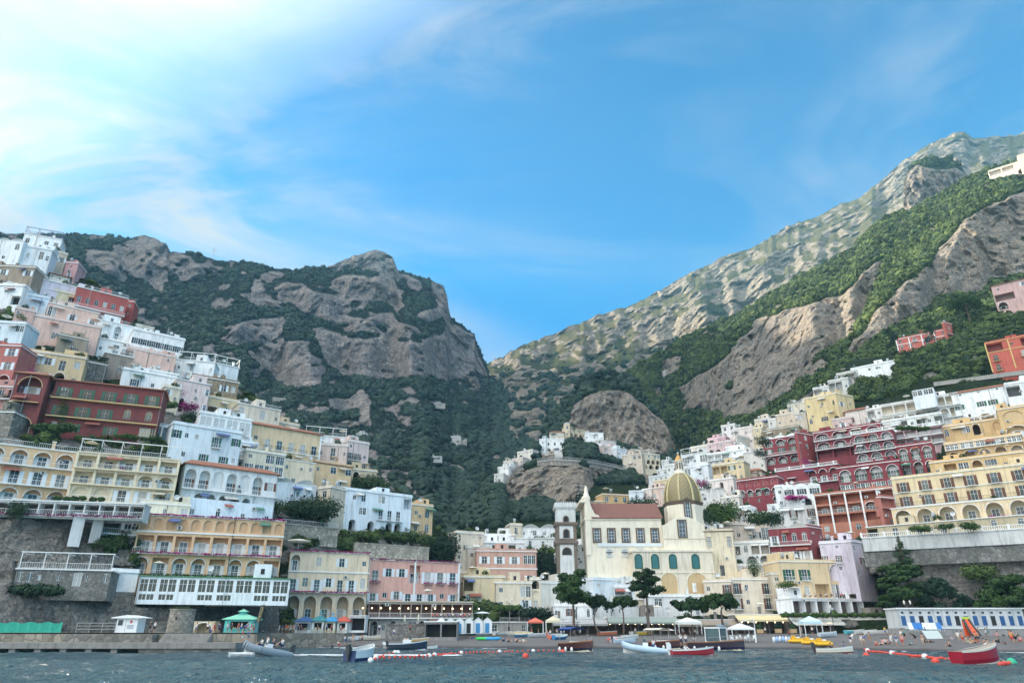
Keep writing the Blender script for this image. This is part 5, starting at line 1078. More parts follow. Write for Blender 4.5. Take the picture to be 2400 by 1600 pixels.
def church():
    cr = plaster((.72,.635,.47), .35); cr2 = plaster((.68,.585,.43), .5); grey = plaster((.16,.12,.09), .6); gw = plaster((.55,.56,.54), .4); brown = flat((.12,.085,.06), .8, name='brown_stone')
    Y = 198.
    def Z(v): return zat(v, Y)
    def X(u, v=1200): return ray(u, v)[0]*Y
    root = empty('church', (X(1480), Y, Z(1400)), 0, 'cream church with majolica dome and long nave behind the beach', 'church')
    z0 = Z(1400); ox = X(1480)
    def lx(u, v=1250): return X(u, v)-ox
    def lz(v): return Z(v)-z0
    gm = glass((.05,.07,.09)); tealg = glass((.02,.12,.14))
    def rectwin(cx, zb, w, h, y, fr=brown, arch=False, g=gm, name='window'):
        f = MB(); 
        if arch:
            pts = [(-w/2, 0)]+arc_pts(w, h, h-w/2)+[(w/2, 0)]
            for a, b in zip(pts[:-1], pts[1:]): f.bar((a[0],-.05,a[1]), (b[0],-.05,b[1]), .16, fr, 4, caps=False)
            f.bar((-w/2,-.05,0), (w/2,-.05,0), .14, fr, 4)
        else:
            t = .38; f.box(-w/2-t, -w/2, -.18, .02, -t, h+t, fr); f.box(w/2, w/2+t, -.18, .02, -t, h+t, fr); f.box(-w/2, w/2, -.178, .018, h, h+t, fr); f.box(-w/2, w/2, -.178, .018, -t, 0, fr)
            f.box(-w/2, -w/2+.12, -.1, 0, 0, h, gw); f.box(w/2-.12, w/2, -.1, 0, 0, h, gw)
        o = f.build(name, root, (cx, y, zb)); p = MB()
        if arch: p.face([(x,-.02,z) for x, z in reversed([(-w/2,0)]+arc_pts(w,h,h-w/2)+[(w/2,0)])], g)
        else: p.face([(-w/2,-.02,0),(w/2,-.02,0),(w/2,-.02,h),(-w/2,-.02,h)], g)
        n = 3 if arch else 2
        for i in range(1, n): p.box(-w/2+w*i/n-.03, -w/2+w*i/n+.03, -.06, -.03, 0, h*.9, WH if not arch else GREENSH)
        for i in range(1, 4): p.box(-w/2, w/2, -.055, -.025, h*i/4-.03, h*i/4+.03, WH if not arch else GREENSH)
        p.build('pane', o)
    # lower aisle storey
    mb = MB(); mb.box(lx(1474), lx(1655), -4, 12, lz(1420), lz(1296), cr2); mb.build('aisle_wall', root)
    mb = MB(); mb.box(lx(1472)-.2, lx(1656)+.2, -4.35, 12, 0, .5, cr); mb.build('cornice', root, (0,0,lz(1296)))
    mb = MB(); mb.box(lx(1472), lx(1656), -4.2, -3.99, 0, .35, cr); mb.build('string_course', root, (0,0,lz(1345)))
    for u in (1491, 1529, 1570, 1622): rectwin(lx(u,1320), lz(1334), 1.9, 3.6, -4.04, arch=True, fr=GREENSH, g=tealg)
    for u, w in ((1562, 4.6), (1626, 5.6)):
        mb = MB(); pts = [(-w/2,0)]+arc_pts(w, 5.4, 5.4-w/2)+[(w/2,0)]; mb.face([(x,-.02,z) for x, z in reversed(pts)], plaster((.55,.36,.13)))
        for a, b in zip(pts[:-1], pts[1:]): mb.bar((a[0],-.05,a[1]), (b[0],-.05,b[1]), .2, cr, 4, caps=False)
        mb.build('arch', root, (lx(u,1370), -4.02, lz(1392)))
    mb = MB(); mb.box(-.5,.5,-.1,0,0,2.3,WH); mb.build('door', root, (lx(1618,1370), -4.1, lz(1389)))
    # nave
    mb = MB(); mb.box(lx(1374), lx(1552), 0, 14, lz(1420), lz(1218), cr); mb.build('nave_wall', root)
    mb = MB(); mb.box(lx(1372)-.2, lx(1552), -.3, 14, 0, .5, cr); mb.build('cornice', root, (0,0,lz(1218)))
    mb = MB(); mb.box(lx(1400), lx(1550), -.25, -.003, 0, .9, flat((.6,.64,.66), .7, name='pale_band')); mb.build('string_course', root, (0,0,lz(1280)))
    for u in (1399, 1433, 1467, 1501, 1535): rectwin(lx(u,1255), lz(1268), 1.7, 3.3, -.04)
    for u in (1428, 1464, 1502): 
        for v in (1290, 1299): rectwin(lx(u,1290), lz(v+2), 1.0, .55, -.03, fr=gw)
    # tile roof
    t_ = tile((.25,.11,.085)); mb = MB(); a, b = lx(1388), lx(1556); ze, zr = lz(1217), lz(1217)+5.2
    mb.raw([(a,-.5,ze),(b,-.5,ze),(b,7,zr),(a,7,zr),(a,14.3,ze),(b,14.3,ze),(a,-.5,ze-.25),(b,-.5,ze-.25)], [(0,1,2,3),(3,2,5,4),(6,7,1,0),(0,3,4),(1,5,2)], t_)
    mb.build('roof', root, (0,0,.5))
    # gable front (seen edge on) with scroll and cross
    mb = MB(); x0, x1 = lx(1373), lx(1385)
    mb.box(x0, x1, -.2, 14, lz(1300), lz(1165), cr); mb.box(x0-1.4, x0+.4, -.4, 14.2, lz(1177), lz(1171), cr); mb.box(x0-.4, x1+.3, 1.5, 12.5, lz(1165), lz(1160), cr)
    for i in range(10):
        f0 = i/10; f1 = (i+1)/10; xx0 = x1+(lx(1404)-x1)*f0**1.6; xx1 = x1+(lx(1404)-x1)*f1**1.6; zz0 = lz(1172)+(lz(1215)-lz(1172))*f0; zz1 = lz(1172)+(lz(1215)-lz(1172))*f1
        mb.face([(x1,-.1,zz0),(x1,-.1,zz1),(xx1,-.1,zz1),(xx0,-.1,zz0)], cr); mb.face([(xx0,-.1,zz0),(xx1,-.1,zz1),(xx1,1.2,zz1),(xx0,1.2,zz0)], cr)
    mb.bar((lx(1400),-.2,lz(1213)), (lx(1400),1.2,lz(1213)), .9, cr, 12); mb.build('gable_front', root)
    mb = MB(); xc = lx(1379,1140); mb.lathe([(1.3,0),(.9,1),(.55,2.4),(.35,3.6),(.2,4)], cr, 8, (xc,7,lz(1160))); mb.box(xc-.13, xc+.13, 6.9, 7.1, lz(1146), lz(1131), gw); mb.box(xc-.6, xc+.6, 6.9, 7.1, lz(1136)-.1, lz(1136)+.2, gw); mb.build('cross', root)
    # transept, drum, dome, lantern
    mb = MB(); mb.box(lx(1552), lx(1648), -1.2, 16, lz(1420), lz(1231), cr); vs = []
    cx = lx(1600,1225); 
    pts = [(cx-5.6+11.2*i/12, lz(1231)+2.3*math.sin(PI*i/12)) for i in range(13)]
    mb.face([(x,-1.2,z) for x, z in pts], cr)
    for p, q in zip(pts[:-1], pts[1:]): mb.face([(p[0],-1.2,p[1]),(q[0],-1.2,q[1]),(q[0],3,q[1]),(p[0],3,p[1])], cr)
    mb.build('transept_wall', root)
    rectwin(lx(1597,1245), lz(1259), 1.9, 4.4, -1.25)
    for v in (1263, 1290): mb = MB(); mb.box(lx(1550), lx(1650), -1.4, -1.203, 0, .3, cr); mb.build('string_course', root, (0,0,lz(v)))
    cy = 8.; rd = (lx(1645,1200)-lx(1556,1200))/2*.99; k_ = (Y+cy-rd)/Y; cx = X(1600,1180)*(Y+cy)/Y-ox
    def Z2(v, yy): return zat(v, Y+yy)-z0
    zt = Z2(1174, cy-rd*.8)
    mb = MB(); n = 8; 
    prof = [(rd, lz(1240)), (rd, zt)]
    vs = [(cx+rd*math.cos(PI/8+i*PI/4)*1.06, cy+rd*math.sin(PI/8+i*PI/4)*1.06, z) for z in (lz(1240), zt) for i in range(8)]
    mb.raw(vs, [(i, (i+1)%8, (i+1)%8+8, i+8) for i in range(8)], cr); mb.build('drum', root)
    mb = MB(); vs = [(cx+rd*r*math.cos(PI/8+i*PI/4), cy+rd*r*math.sin(PI/8+i*PI/4), z) for r, z in ((1.04,zt-1.2),(1.1,zt-.5),(1.13,zt),(1.0,zt+.25)) for i in range(8)]
    mb.raw(vs, [(8*j+i, 8*j+(i+1)%8, 8*j+8+(i+1)%8, 8*j+8+i) for j in range(3) for i in range(8)], brown); mb.build('drum_cornice', root)
    rectwin(cx, Z2(1213, cy-rd), 1.5, 4.6, cy-rd*.99-.04)
    mb = MB(); mb.raw([(cx-1.3,cy-rd-.15,0),(cx+1.3,cy-rd-.15,0),(cx,cy-rd-.15,.9),(cx-1.3,cy-rd+.3,0),(cx+1.3,cy-rd+.3,0),(cx,cy-rd+.3,.9)], [(0,1,2),(0,2,5,3),(1,4,5,2)], brown); mb.build('pediment', root, (0,0,Z2(1213, cy-rd)+5.1))
    # majolica dome material: chevrons of yellow, green and cream in the dome's own coordinates
    m, t, b = newmat('majolica_tile'); tc = t.add('ShaderNodeTexCoord').outputs['Object']; sp = t.add('ShaderNodeSeparateXYZ', inp={0: tc})
    ang = t.math('ARCTAN2', sp.outputs[1], sp.outputs[0]); u = t.math('MULTIPLY', ang, 40/(2*PI)); v = t.math('MULTIPLY', sp.outputs[2], .75)
    tri = t.math('ABSOLUTE', t.math('SUBTRACT', t.math('FRACT', t.math('MULTIPLY', u, .5)), .5)); vv = t.math('FRACT', t.math('ADD', t.math('MULTIPLY', v, 1.0), t.math('MULTIPLY', tri, 2.2)))
    nz = t.noise(t.pos(), 3, 4)
    col = t.ramp(vv, [(0, (.075,.065,.03)), (.3, (.3,.22,.08)), (.5, (.075,.07,.03)), (.75, (.42,.34,.18)), (1, (.075,.065,.03))]); b.inputs['Roughness'].default_value = .35
    t.l.new(t.mix(t.math('MULTIPLY', nz, .5), col, (.2,.15,.05)), b.inputs['Base Color'])
    hd = (Z2(1098, cy)-zt-.25)*.88; mb = MB(); nseg = 48; prof = []
    for j in range(17):
        f = j/16; tt = math.sin(f*PI/2*.95)/math.sin(PI/2*.95)*.985; prof.append((rd*.985*(1-tt**2.25)**.52, hd*tt))
    mb.lathe(prof, m, nseg, (0,0,0)); mb.build('dome', root, (cx, cy, zt+.25))
    rib = flat((.5,.42,.22), .5, name='rib_tile', var=.5, scale=2)
    for i in range(8):
        a = PI/8+i*PI/4; s = MB()
        for (r0, h0), (r1, h1) in zip(prof[:-1], prof[1:]): s.bar((r0*1.01*math.cos(a), r0*1.01*math.sin(a), h0), (r1*1.01*math.cos(a), r1*1.01*math.sin(a), h1), .33*(.4+.6*r0/rd), rib, 6, .33*(.4+.6*r1/rd), caps=False)
        s.build('rib', root, (cx, cy, zt+.25))
    zl = zt+.25+hd; s = MB(); s.lathe([(2.0,-.5),(2.0,.1),(1.45,.15),(1.45,.7)], cr, 8); s.lathe([(1.3,.7),(1.3,4.2)], cr, 8); s.lathe([(1.65,4.2),(1.65,4.6)], cr, 8)
    for i in range(8): a = i*PI/4; s.box(-.28,.28,-.06,.06,1.3,3.7,brown, Matrix.Translation((1.26*math.cos(a)*.98,1.26*math.sin(a)*.98,0))@Matrix.Rotation(a+PI/2,4,'Z'))
    s.lathe([(1.5,4.6),(1.1,5.6),(.5,6.6),(.12,7.4)], flat((.5,.27,.08), .5, name='ochre_tile'), 8); s.ball((0,0,7.7), .4, gw, 8, 6); s.bar((0,0,8),(0,0,9.6),.05,BLACKM,4); s.bar((-.4,0,9),(.4,0,9),.05,BLACKM,4); lo = s.build('lantern', root, (cx, cy, zl)); lo.scale = (.85,.85,.78)
    # annex to the right
    B('annex', 'cream church annex with brown stone window frames', 1648,1246, 1718,1244, 1350, (.66,.55,.35), ['w w',' D '], sh='n', trim=brown, Y=197, dep=12, det=True, wmul=1.5, dirt=.7, group=None)
    # bell tower
    tY = 200.; tx0, tx1 = ray(1303,1250)[0]*tY, ray(1352,1250)[0]*tY; w = tx1-tx0; tw = empty('bell_tower', ((tx0+tx1)/2, tY, zat(1380,tY)), 0, 'brown and white stone bell tower beside the nave gable', 'bell tower'); zz = lambda v: zat(v,tY)-zat(1380,tY)
    for (va, vb, m1, m2, nm) in ((1420,1270,grey,gw,'lower_stage'),(1268,1226,grey,gw,'belfry_stage'),(1224,1184,gw,gw,'top_stage')):
        mb = MB(); k = .97 if va > 1230 else .93; mb.box(-w/2*k, w/2*k, 0, w*k, zz(va), zz(vb), m1)
        if m1 is not m2: mb.box(-w/2*.66, w/2*.66, -.06, .3, zz(va)+(.8 if va < 1300 else 6), zz(vb)-.6, m2); mb.box(w/2*k-.2, w/2*k+.06, w*.2, w*.75, zz(va)+(.8 if va < 1300 else 6), zz(vb)-.6, m2)
        mb.build(nm, tw)
    for v in (1270, 1226, 1186): mb = MB(); mb.box(-w/2-.35, w/2+.35, -.4, w+.3, -.3, .35, grey if v > 1200 else gw); mb.box(-w/2-.15, w/2+.15, -.2, w+.15, -.7, -.3, grey if v > 1200 else gw); mb.build('cornice', tw, (0,0,zz(v)))
    mb = MB(); mb.box(-w/2-.2, w/2+.2, -.25, w+.2, 0, .9, gw); n = 9
    for i in range(n): mb.box(-w/2+w*(i+.5)/n-.15, -w/2+w*(i+.5)/n+.15, -.3, 0, .9, 1.2, gw)
    mb.build('parapet', tw, (0,0,zz(1185)))
    for v0, v1, ww, yy in ((1260,1240,1.5,-.1),(1222,1209,1.3,-.06),(1300,1283,2.4,-.1)):
        h = zz(v1)-zz(v0); mb = MB(); pts = [(-ww/2,0)]+arc_pts(ww,h,h-ww/2)+[(ww/2,0)]; mb.face([(x,-.02,z) for x, z in reversed(pts)], DARK)
        for a, b_ in zip(pts[:-1], pts[1:]): mb.bar((a[0],-.06,a[1]), (b_[0],-.06,b_[1]), .2, brown, 4, caps=False)
        mb.build('bell_opening', tw, (0, yy, zz(v0)))
    CARVE.append((1300, 212, 1170, 1352, 212, 1170, 1420)); CARVE.append((1370, 216, 1150, 1660, 216, 1150, 1420))
# ---------------------------------------------------------------- trees
PINE = leafmat((.008,.024,.01), (.035,.072,.018), 'pine_needles', ns=.5); BARK = flat((.13,.09,.065), .95, name='bark', var=.4, scale=3); OLIVE = leafmat((.02,.045,.015), (.07,.11,.03), 'garden_leaves', ns=.4); DK = leafmat((.01,.028,.018), (.03,.06,.025), 'dark_leaves', ns=.4)
def clump_crown(clumps, mat, n, leaf, seed, flat_=.0):
    """crown from ellipsoidal clumps (x,y,z,rx,rz); leaf-sized faces thicker near each clump's skin"""
    rnd = random.Random(seed); mb = MB(); tot = sum(c[3]**2 for c in clumps)
    for x, y, z, rx, rz in clumps:
        k = int(n*rx*rx/tot)
        for _ in range(k):
            d = Vector((rnd.gauss(0,1), rnd.gauss(0,1), rnd.gauss(0,1))).normalized(); r = rnd.uniform(.15,1)**.38
            w = 1+.25*math.sin(5*d.x+seed)*math.cos(4*d.y+d.z*3)
            p = Vector((x+d.x*rx*r*w, y+d.y*rx*r*w, z+d.z*rz*r*w))
            nn = (d+Vector((rnd.uniform(-.9,.9), rnd.uniform(-.9,.9), rnd.uniform(-.2,1.1)))).normalized(); t = nn.orthogonal().normalized(); t.rotate(Matrix.Rotation(rnd.uniform(0,6.28), 3, nn)); b = nn.cross(t); s = leaf*rnd.uniform(.6,1.4)
            mb.face([p+t*s, p+b*s*.7, p-t*s, p-b*s*.7], mat)
    return mb.mesh('crown')
def tree(label, u, vb, v0, v1, wpx, Y, kind='pine', mat=None, lean=0, seed=0, n=3600, cat='tree', group=None, name='tree'):
    """vb foot row, v0 crown top, v1 crown bottom, wpx crown width"""
    zb = zat(vb, Y); zt = zat(v0, Y); zc = zat(v1, Y); x = ray(u, (v0+v1)/2)[0]*Y; w = wpx*Y/1600*1.07; rnd = random.Random(seed*7+int(u))
    root = empty(name, (x, Y, zb), 0, label, cat, group); H = zt-zb; h0 = zc-zb; cl = []; ch = max(1, zt-zc)
    R_ = w/2
    if kind == 'pine':
        for i in range(9):
            a = i*2.4+seed; r = R_*.62*(i/9)**.5; cl.append((r*math.cos(a), r*math.sin(a)*.8, h0+ch*(.5+.3*math.sin(i*1.9)-.25*(r/R_)), R_*rnd.uniform(.3,.46), ch*rnd.uniform(.22,.34)))
    elif kind == 'round':
        for i in range(20):
            a = i*2.4+seed; r = R_*.78*(i/20)**.5; zf = rnd.random(); r *= .55+.45*math.sin(PI*min(1,zf+.25)); cl.append((r*math.cos(a), r*math.sin(a)*.9, h0+ch*(.08+.84*zf), R_*rnd.uniform(.2,.36), ch*rnd.uniform(.09,.17)))
    elif kind == 'flat':
        for i in range(18):
            a = i*2.4+seed; r = R_*.8*(i/18)**.5; cl.append((r*math.cos(a), r*math.sin(a)*.7, h0+ch*(.6-.3*(r/R_)**2+rnd.uniform(-.22,.18)), R_*rnd.uniform(.14,.28), ch*rnd.uniform(.15,.28)))
    elif kind == 'cone':
        for i in range(11):
            f = i/10; a = i*2.4; r = R_*(1-f)*.6; cl.append((r*math.cos(a), r*math.sin(a), h0+ch*f*.95, R_*(1-f)*.55+.35, ch*.07+.2))
    elif kind == 'tiers':
        for i in range(14):
            f = (i%7)/7; a = i*2.1; r = R_*(.75-.4*f); cl.append((r*math.cos(a), r*math.sin(a)*.7, h0+ch*(.06+f*.9), R_*.38, ch*.07))
    put('crown', clump_crown(cl, mat or PINE, n, max(.1, min(.3, w*.028)), seed+3), root)
    mb = MB(); tr = max(.1, H*.022); hb = h0+ch*(.3 if kind != 'cone' else .9); P = [(lean*(f*(1-f)*2.2), 0, hb*f) for f in (0,.25,.5,.75,1)]
    mb.tube(P, [tr*1.25, tr, tr*.85, tr*.75, tr*.55], BARK, 7)
    for c in cl[:7]:
        if kind != 'cone': mb.bar((P[3][0]*.6, 0, hb*.8), (c[0]*.75, c[1]*.75, c[2]-c[4]*.3), tr*.42, BARK, 5, tr*.15, caps=False)
    mb.build('trunk', root); return root
def shrub(label, u, v, wpx, hpx, Y=None, mat=None, cat='shrub', name='shrub', group=None, seed=0, n=900):
    """leafy mass centred at pixel (u, v)"""
    Y = Y or town_y(u, v+hpx/2)-2; w = wpx*Y/1600*1.07; h = hpx*Y/1600*1.07; p = at(u, v+hpx/2, Y); rnd = random.Random(seed+int(u)+int(v))
    root = empty(name, p, 0, label, cat, group); cl = []
    for i in range(6): cl.append(((i/5-.5)*w*.7, rnd.uniform(-.4,.4), h*(.35+.25*rnd.random()), max(.3, min(w*.3, h*.7)), h*.38))
    put('leaves', clump_crown(cl, mat or OLIVE, n, max(.1, min(.3, w*.04)), seed+int(u)), root); mb = MB()
    for i in range(3): mb.bar(((i-1)*w*.12, 0, -.6), ((i-1)*w*.22, 0, h*.5), .06, BARK, 5)
    mb.build('stem', root); return root
# ---------------------------------------------------------------- people
def skin_mesh(name, V, E, rad, mat, sub=1):
    me = bpy.data.meshes.new('tmp'); me.from_pydata([Vector(v) for v in V], E, []); o = bpy.data.objects.new('tmp', me); COL.objects.link(o)
    md = o.modifiers.new('s', 'SKIN'); md.use_smooth_shade = True
    for i, r in enumerate(rad):
        s = me.skin_vertices[0].data[i]; s.radius = r if hasattr(r, '__len__') else (r, r)
    me.skin_vertices[0].data[0].use_root = True
    sb = o.modifiers.new('u', 'SUBSURF'); sb.levels = sub
    dg = bpy.context.evaluated_depsgraph_get(); dg.update(); m2 = bpy.data.meshes.new_from_object(o.evaluated_get(dg)); m2.name = name
    COL.objects.unlink(o); bpy.data.objects.remove(o); m2.materials.clear(); m2.materials.append(mat)
    m2.polygons.foreach_set('use_smooth', [True]*len(m2.polygons)); return m2
SKIN = flat((.42,.24,.16), .6, name='skin', var=.06); HAIR = flat((.035,.022,.015), .7, name='hair')
def person_meshes(pose):
    """joint skeleton for a pose: standing figures face -Y"""
    J = dict(pel=(0,0,.93), wa=(0,0,1.08), ch=(0,0,1.3), nk=(0,0,1.47), hd=(0,-.01,1.6), tp=(0,0,1.7),
             sl=(.17,0,1.4), el=(.23,.02,1.13), wl=(.24,-.04,.9), hl=(.24,-.07,.8), sr=(-.17,0,1.4), er=(-.23,.02,1.13), wr=(-.24,-.04,.9), hr=(-.24,-.07,.8),
             pl=(.09,0,.88), kl=(.1,-.01,.49), al=(.1,.02,.08), fl=(.11,-.16,.03), pr=(-.09,0,.88), kr=(-.1,-.01,.49), ar=(-.1,.02,.08), fr=(-.11,-.16,.03))
    if pose == 'walk': J.update(kl=(.09,-.18,.5), al=(.09,-.22,.1), fl=(.1,-.4,.06), kr=(-.09,.08,.5), ar=(-.09,.34,.16), fr=(-.09,.24,.03), el=(.22,.14,1.15), wl=(.22,.1,.93), hl=(.22,.06,.85), er=(-.22,-.12,1.15), wr=(-.22,-.26,.98), hr=(-.22,-.33,.95))
    if pose == 'reach': J.update(el=(.28,-.2,1.3), wl=(.2,-.42,1.35), hl=(.17,-.5,1.38), er=(-.3,.02,1.12), wr=(-.16,-.1,1.0), hr=(-.1,-.16,1.0))
    if pose == 'sit':
        dz = -.82; J = {k: (x, y+.1, z+dz) for k, (x, y, z) in J.items()}
        J.update(pl=(.1,.05,.08), kl=(.16,-.4,.42), al=(.14,-.62,.06), fl=(.15,-.8,.04), pr=(-.1,.05,.08), kr=(-.14,-.42,.3), ar=(-.18,-.78,.06), fr=(-.2,-.92,.1), el=(.3,.0,.42), wl=(.24,-.3,.42), hl=(.2,-.38,.42), er=(-.26,.22,.36), wr=(-.28,.32,.12), hr=(-.28,.32,.03))
    if pose == 'lie':
        J = {k: (x, (1.0-z)*1.0, .14+(-y)*.5) for k, (x, y, z) in J.items()}; J.update(kr=(-.12,.42,.42), ar=(-.12,.62,.08), fr=(-.12,.74,.06), el=(.4,-.3,.1), wl=(.3,-.5,.12), hl=(.2,-.56,.12))
    if pose == 'bend': 
        J.update(wa=(0,-.05,1.06), ch=(0,-.26,1.2), nk=(0,-.4,1.27), hd=(0,-.53,1.28), tp=(0,-.6,1.3), sl=(.17,-.33,1.22), sr=(-.17,-.33,1.22), el=(.2,-.42,.98), wl=(.16,-.5,.78), hl=(.14,-.52,.7), er=(-.2,-.42,.98), wr=(-.16,-.5,.78), hr=(-.14,-.52,.7))
    K = list(J); V = [J[k] for k in K]; ix = {k: i for i, k in enumerate(K)}
    ch = [('pel','wa'),('wa','ch'),('ch','nk'),('nk','hd'),('hd','tp'),('ch','sl'),('sl','el'),('el','wl'),('wl','hl'),('ch','sr'),('sr','er'),('er','wr'),('wr','hr'),('pel','pl'),('pl','kl'),('kl','al'),('al','fl'),('pel','pr'),('pr','kr'),('kr','ar'),('ar','fr')]
    rad = dict(pel=(.15,.11), wa=(.13,.095), ch=(.15,.11), nk=.06, hd=(.088,.1), tp=(.07,.08), sl=.062, el=.045, wl=.032, hl=.036, sr=.062, er=.045, wr=.032, hr=.036, pl=.09, kl=.06, al=.042, fl=.035, pr=.09, kr=.06, ar=.042, fr=.035)
    E = [(ix[a], ix[b]) for a, b in ch]; body = skin_mesh('body', V, E, [rad[k] for k in K], SKIN)
    def sub(keys, mul, name, mat):
        ks = [k for k in keys]; i2 = {k: i for i, k in enumerate(ks)}; E2 = [(i2[a], i2[b]) for a, b in ch if a in i2 and b in i2]
        return skin_mesh(name, [J[k] if not isinstance(k, tuple) else k for k in ks], E2, [tuple(x*mul for x in (rad[k] if hasattr(rad[k], '__len__') else (rad[k],)*2)) for k in ks], mat)
    shirt = sub(['wa','pel','ch','sl','el','sr','er'], 1.18, 'shirt', WH); short = sub(['pel','pl','kl','pr','kr'], 1.2, 'shorts', BLUE)
    h = MB(); c = Vector(J['hd']).lerp(Vector(J['tp']), .45); dv = (Vector(J['tp'])-Vector(J['nk'])).normalized(); back = Vector((0,.03,0)) if pose not in ('lie',) else Vector((0,-.02,-.02)); h.ball(c+back+dv*.02, .115, HAIR, 8, 6, (.92,1,1.02)); hair = h.mesh('hair')
    return body, shirt, short, hair
PM = {}
PC = dict(white=(.7,.7,.7), blue=(.05,.13,.38), red=(.5,.05,.04), pink=(.62,.3,.32), black=(.02,.02,.022), yellow=(.65,.5,.08), grey=(.25,.25,.26), teal=(.05,.3,.3), green=(.06,.22,.1), orange=(.6,.22,.05), navy=(.02,.035,.1), beige=(.5,.42,.3), bare=None)
def cloth(c): return flat(PC[c], .85, name=c+'_cloth')
LAB = {}
def person(label, p, rz, pose='stand', top='white', bot='navy', group='people on the beach', sc=None, skin=None):
    if pose not in PM: PM[pose] = person_meshes(pose)
    b, s, h, hr = PM[pose]; sc = sc or random.uniform(.94, 1.04)
    root = empty('person', p, rz, label, 'person', group); root.scale = (sc, sc, sc)
    put('body', b, root)
    for nm, me, c in (('shirt', s, top), ('shorts', h, bot)):
        if PC[c]:
            o = put(nm, me, root); o.material_slots[0].link = 'OBJECT'; o.material_slots[0].material = cloth(c)
    put('hair', hr, root); return root
# ---------------------------------------------------------------- boats
def hull_mb(L_, b, h, mat, inner, rim, stern=.78, rise=.45, draft=.25, transom=True, ymat=None):
    N = 14; secs = []
    for j in range(N+1):
        t = j/N; w = b/2*(stern+(1-stern)*math.sin(min(1, t/.5)*PI/2))*(max(0, 1-max(0, (t-.42)/.58)**2.3))**.8; w = max(w, .015); x = -L_/2+L_*t; top = h*(1+rise*t**2.4); kz = -draft*(1-t**3)+top*.55*max(0, t-.8)*5*.3
        secs.append((x, w, top, kz))
    o = MB(); i_ = MB(); r_ = MB()
    def ring(s, k=1, dz=0): x, w, top, kz = s; return [(x, -w*k, top+dz), (x, -w*.93*k, top*.45), (x, -w*.6*k, kz*.6), (x, 0, kz), (x, w*.6*k, kz*.6), (x, w*.93*k, top*.45), (x, w*k, top+dz)]
    for a, c in zip(secs[:-1], secs[1:]):
        A, C_ = ring(a), ring(c)
        for q in range(6): o.face([A[q], C_[q], C_[q+1], A[q+1]], mat if not (ymat and q in (0,5)) else ymat, True)
        fz = .12; xa, wa, ta, _ = a; xc, wc, tc_, _ = c
        for s in (-1, 1):
            i_.face([(xa, s*wa*.9, ta), (xc, s*wc*.9, tc_), (xc, s*wc*.78, fz), (xa, s*wa*.78, fz)], inner)
            r_.face([(xa, s*wa*1.04, ta+.05), (xc, s*wc*1.04, tc_+.05), (xc, s*wc*.86, tc_+.05), (xa, s*wa*.86, ta+.05)], rim); r_.face([(xa, s*wa*1.04, ta+.05), (xc, s*wc*1.04, tc_+.05), (xc, s*wc*1.02, tc_-.06), (xa, s*wa*1.02, ta-.06)], rim)
        i_.face([(xa, -wa*.78, fz), (xc, -wc*.78, fz), (xc, wc*.78, fz), (xa, wa*.78, fz)], inner)
    o.face(ring(secs[0]), mat); return o, i_, r_, secs
def outboard(par, x, mat=None):
    mb = MB(); m = mat or BLACKM; mb.box(-.35, .1, -.2, .2, .55, 1.05, m); mb.box(-.4, .0, -.16, .16, 1.05, 1.18, m); mb.box(-.2, 0, -.08, .08, -.3, .56, m); mb.build('outboard_motor', par, (x, 0, 0))
def rib(label, p, rz, L_=6, b=2.3, col=(.45,.5,.52), pitch=0, group='boats near the beach', con=True, engine=BLACKM, deckc=WHITE):
    root = empty('inflatable_boat', p, rz, label, 'boat', group); root.rotation_euler = (0, -pitch, rz); m = flat(col, .45, name='inflatable_tube'); mb = MB(); r = b*.13; P = []
    for i in range(25):
        t = i/24; s = 1 if t > .5 else -1; q = abs(t-.5)*2
        x = L_/2-.1-(L_-.2)*(q**1.7) if q < 1 else -L_/2; y = s*(b/2-r)*min(1, (q*1.9))**.75; z = .42+.4*(1-q)**2
        P.append((x, y, z))
    rr = [r*(.55+.45*min(1, (1-abs(t-.5)*2)*6+.2)) for t in [i/24 for i in range(25)]]
    mb.tube(P, rr, m, 9); mb.build('tube', root)
    o, i_, r_, s = hull_mb(L_*.96, b*.72, .36, flat((.5,.5,.48), .5, name='hull_white'), flat(deckc, .6, name='deck'), WH); o.build('hull', root); i_.build('deck', root)
    if con:
        mb = MB(); mb.box(-.4,.3,-.4,.4,.12,1.05,WH); mb.box(-.1,.28,-.38,.38,1.05,1.35,GLB); mb.build('console', root); mb = MB(); mb.box(-1.3,-.75,-.55,.55,.12,.6,CUR); mb.build('seat', root)
    outboard(root, -L_/2-.05, engine); return root
def rowboat(label, p, rz, L_=4.5, b=1.7, hullc=(.4,.02,.03), innc=(.6,.58,.52), rimc=WHITE, h=.55, pitch=0, engine=False, group='boats near the beach', stripe=None, tilt=0):
    root = empty('rowing_boat', p, rz, label, 'boat', group); root.rotation_euler = (tilt, -pitch, rz)
    o, i_, r_, s = hull_mb(L_, b, h, flat(hullc, .35, name='hull_paint', var=.2, scale=1.5), flat(innc, .7, name='boat_inside'), flat(rimc, .5, name='gunwale'), ymat=flat(stripe, .4, name='stripe_paint') if stripe else None)
    o.build('hull', root); i_.build('inside', root); r_.build('gunwale', root)
    for x in (-L_*.28, 0, L_*.24): mb = MB(); w = b*.4*(1 if x < L_*.2 else .75); mb.box(x-.14, x+.14, -w, w, h*.62, h*.68, flat((.42,.3,.18), .7, name='wood')); mb.build('thwart', root)
    if engine: outboard(root, -L_/2-.05, engine if engine is not True else BLACKM)
    return root
WOOD = flat((.32,.15,.07), .4, name='varnished_wood', var=.3, scale=3)
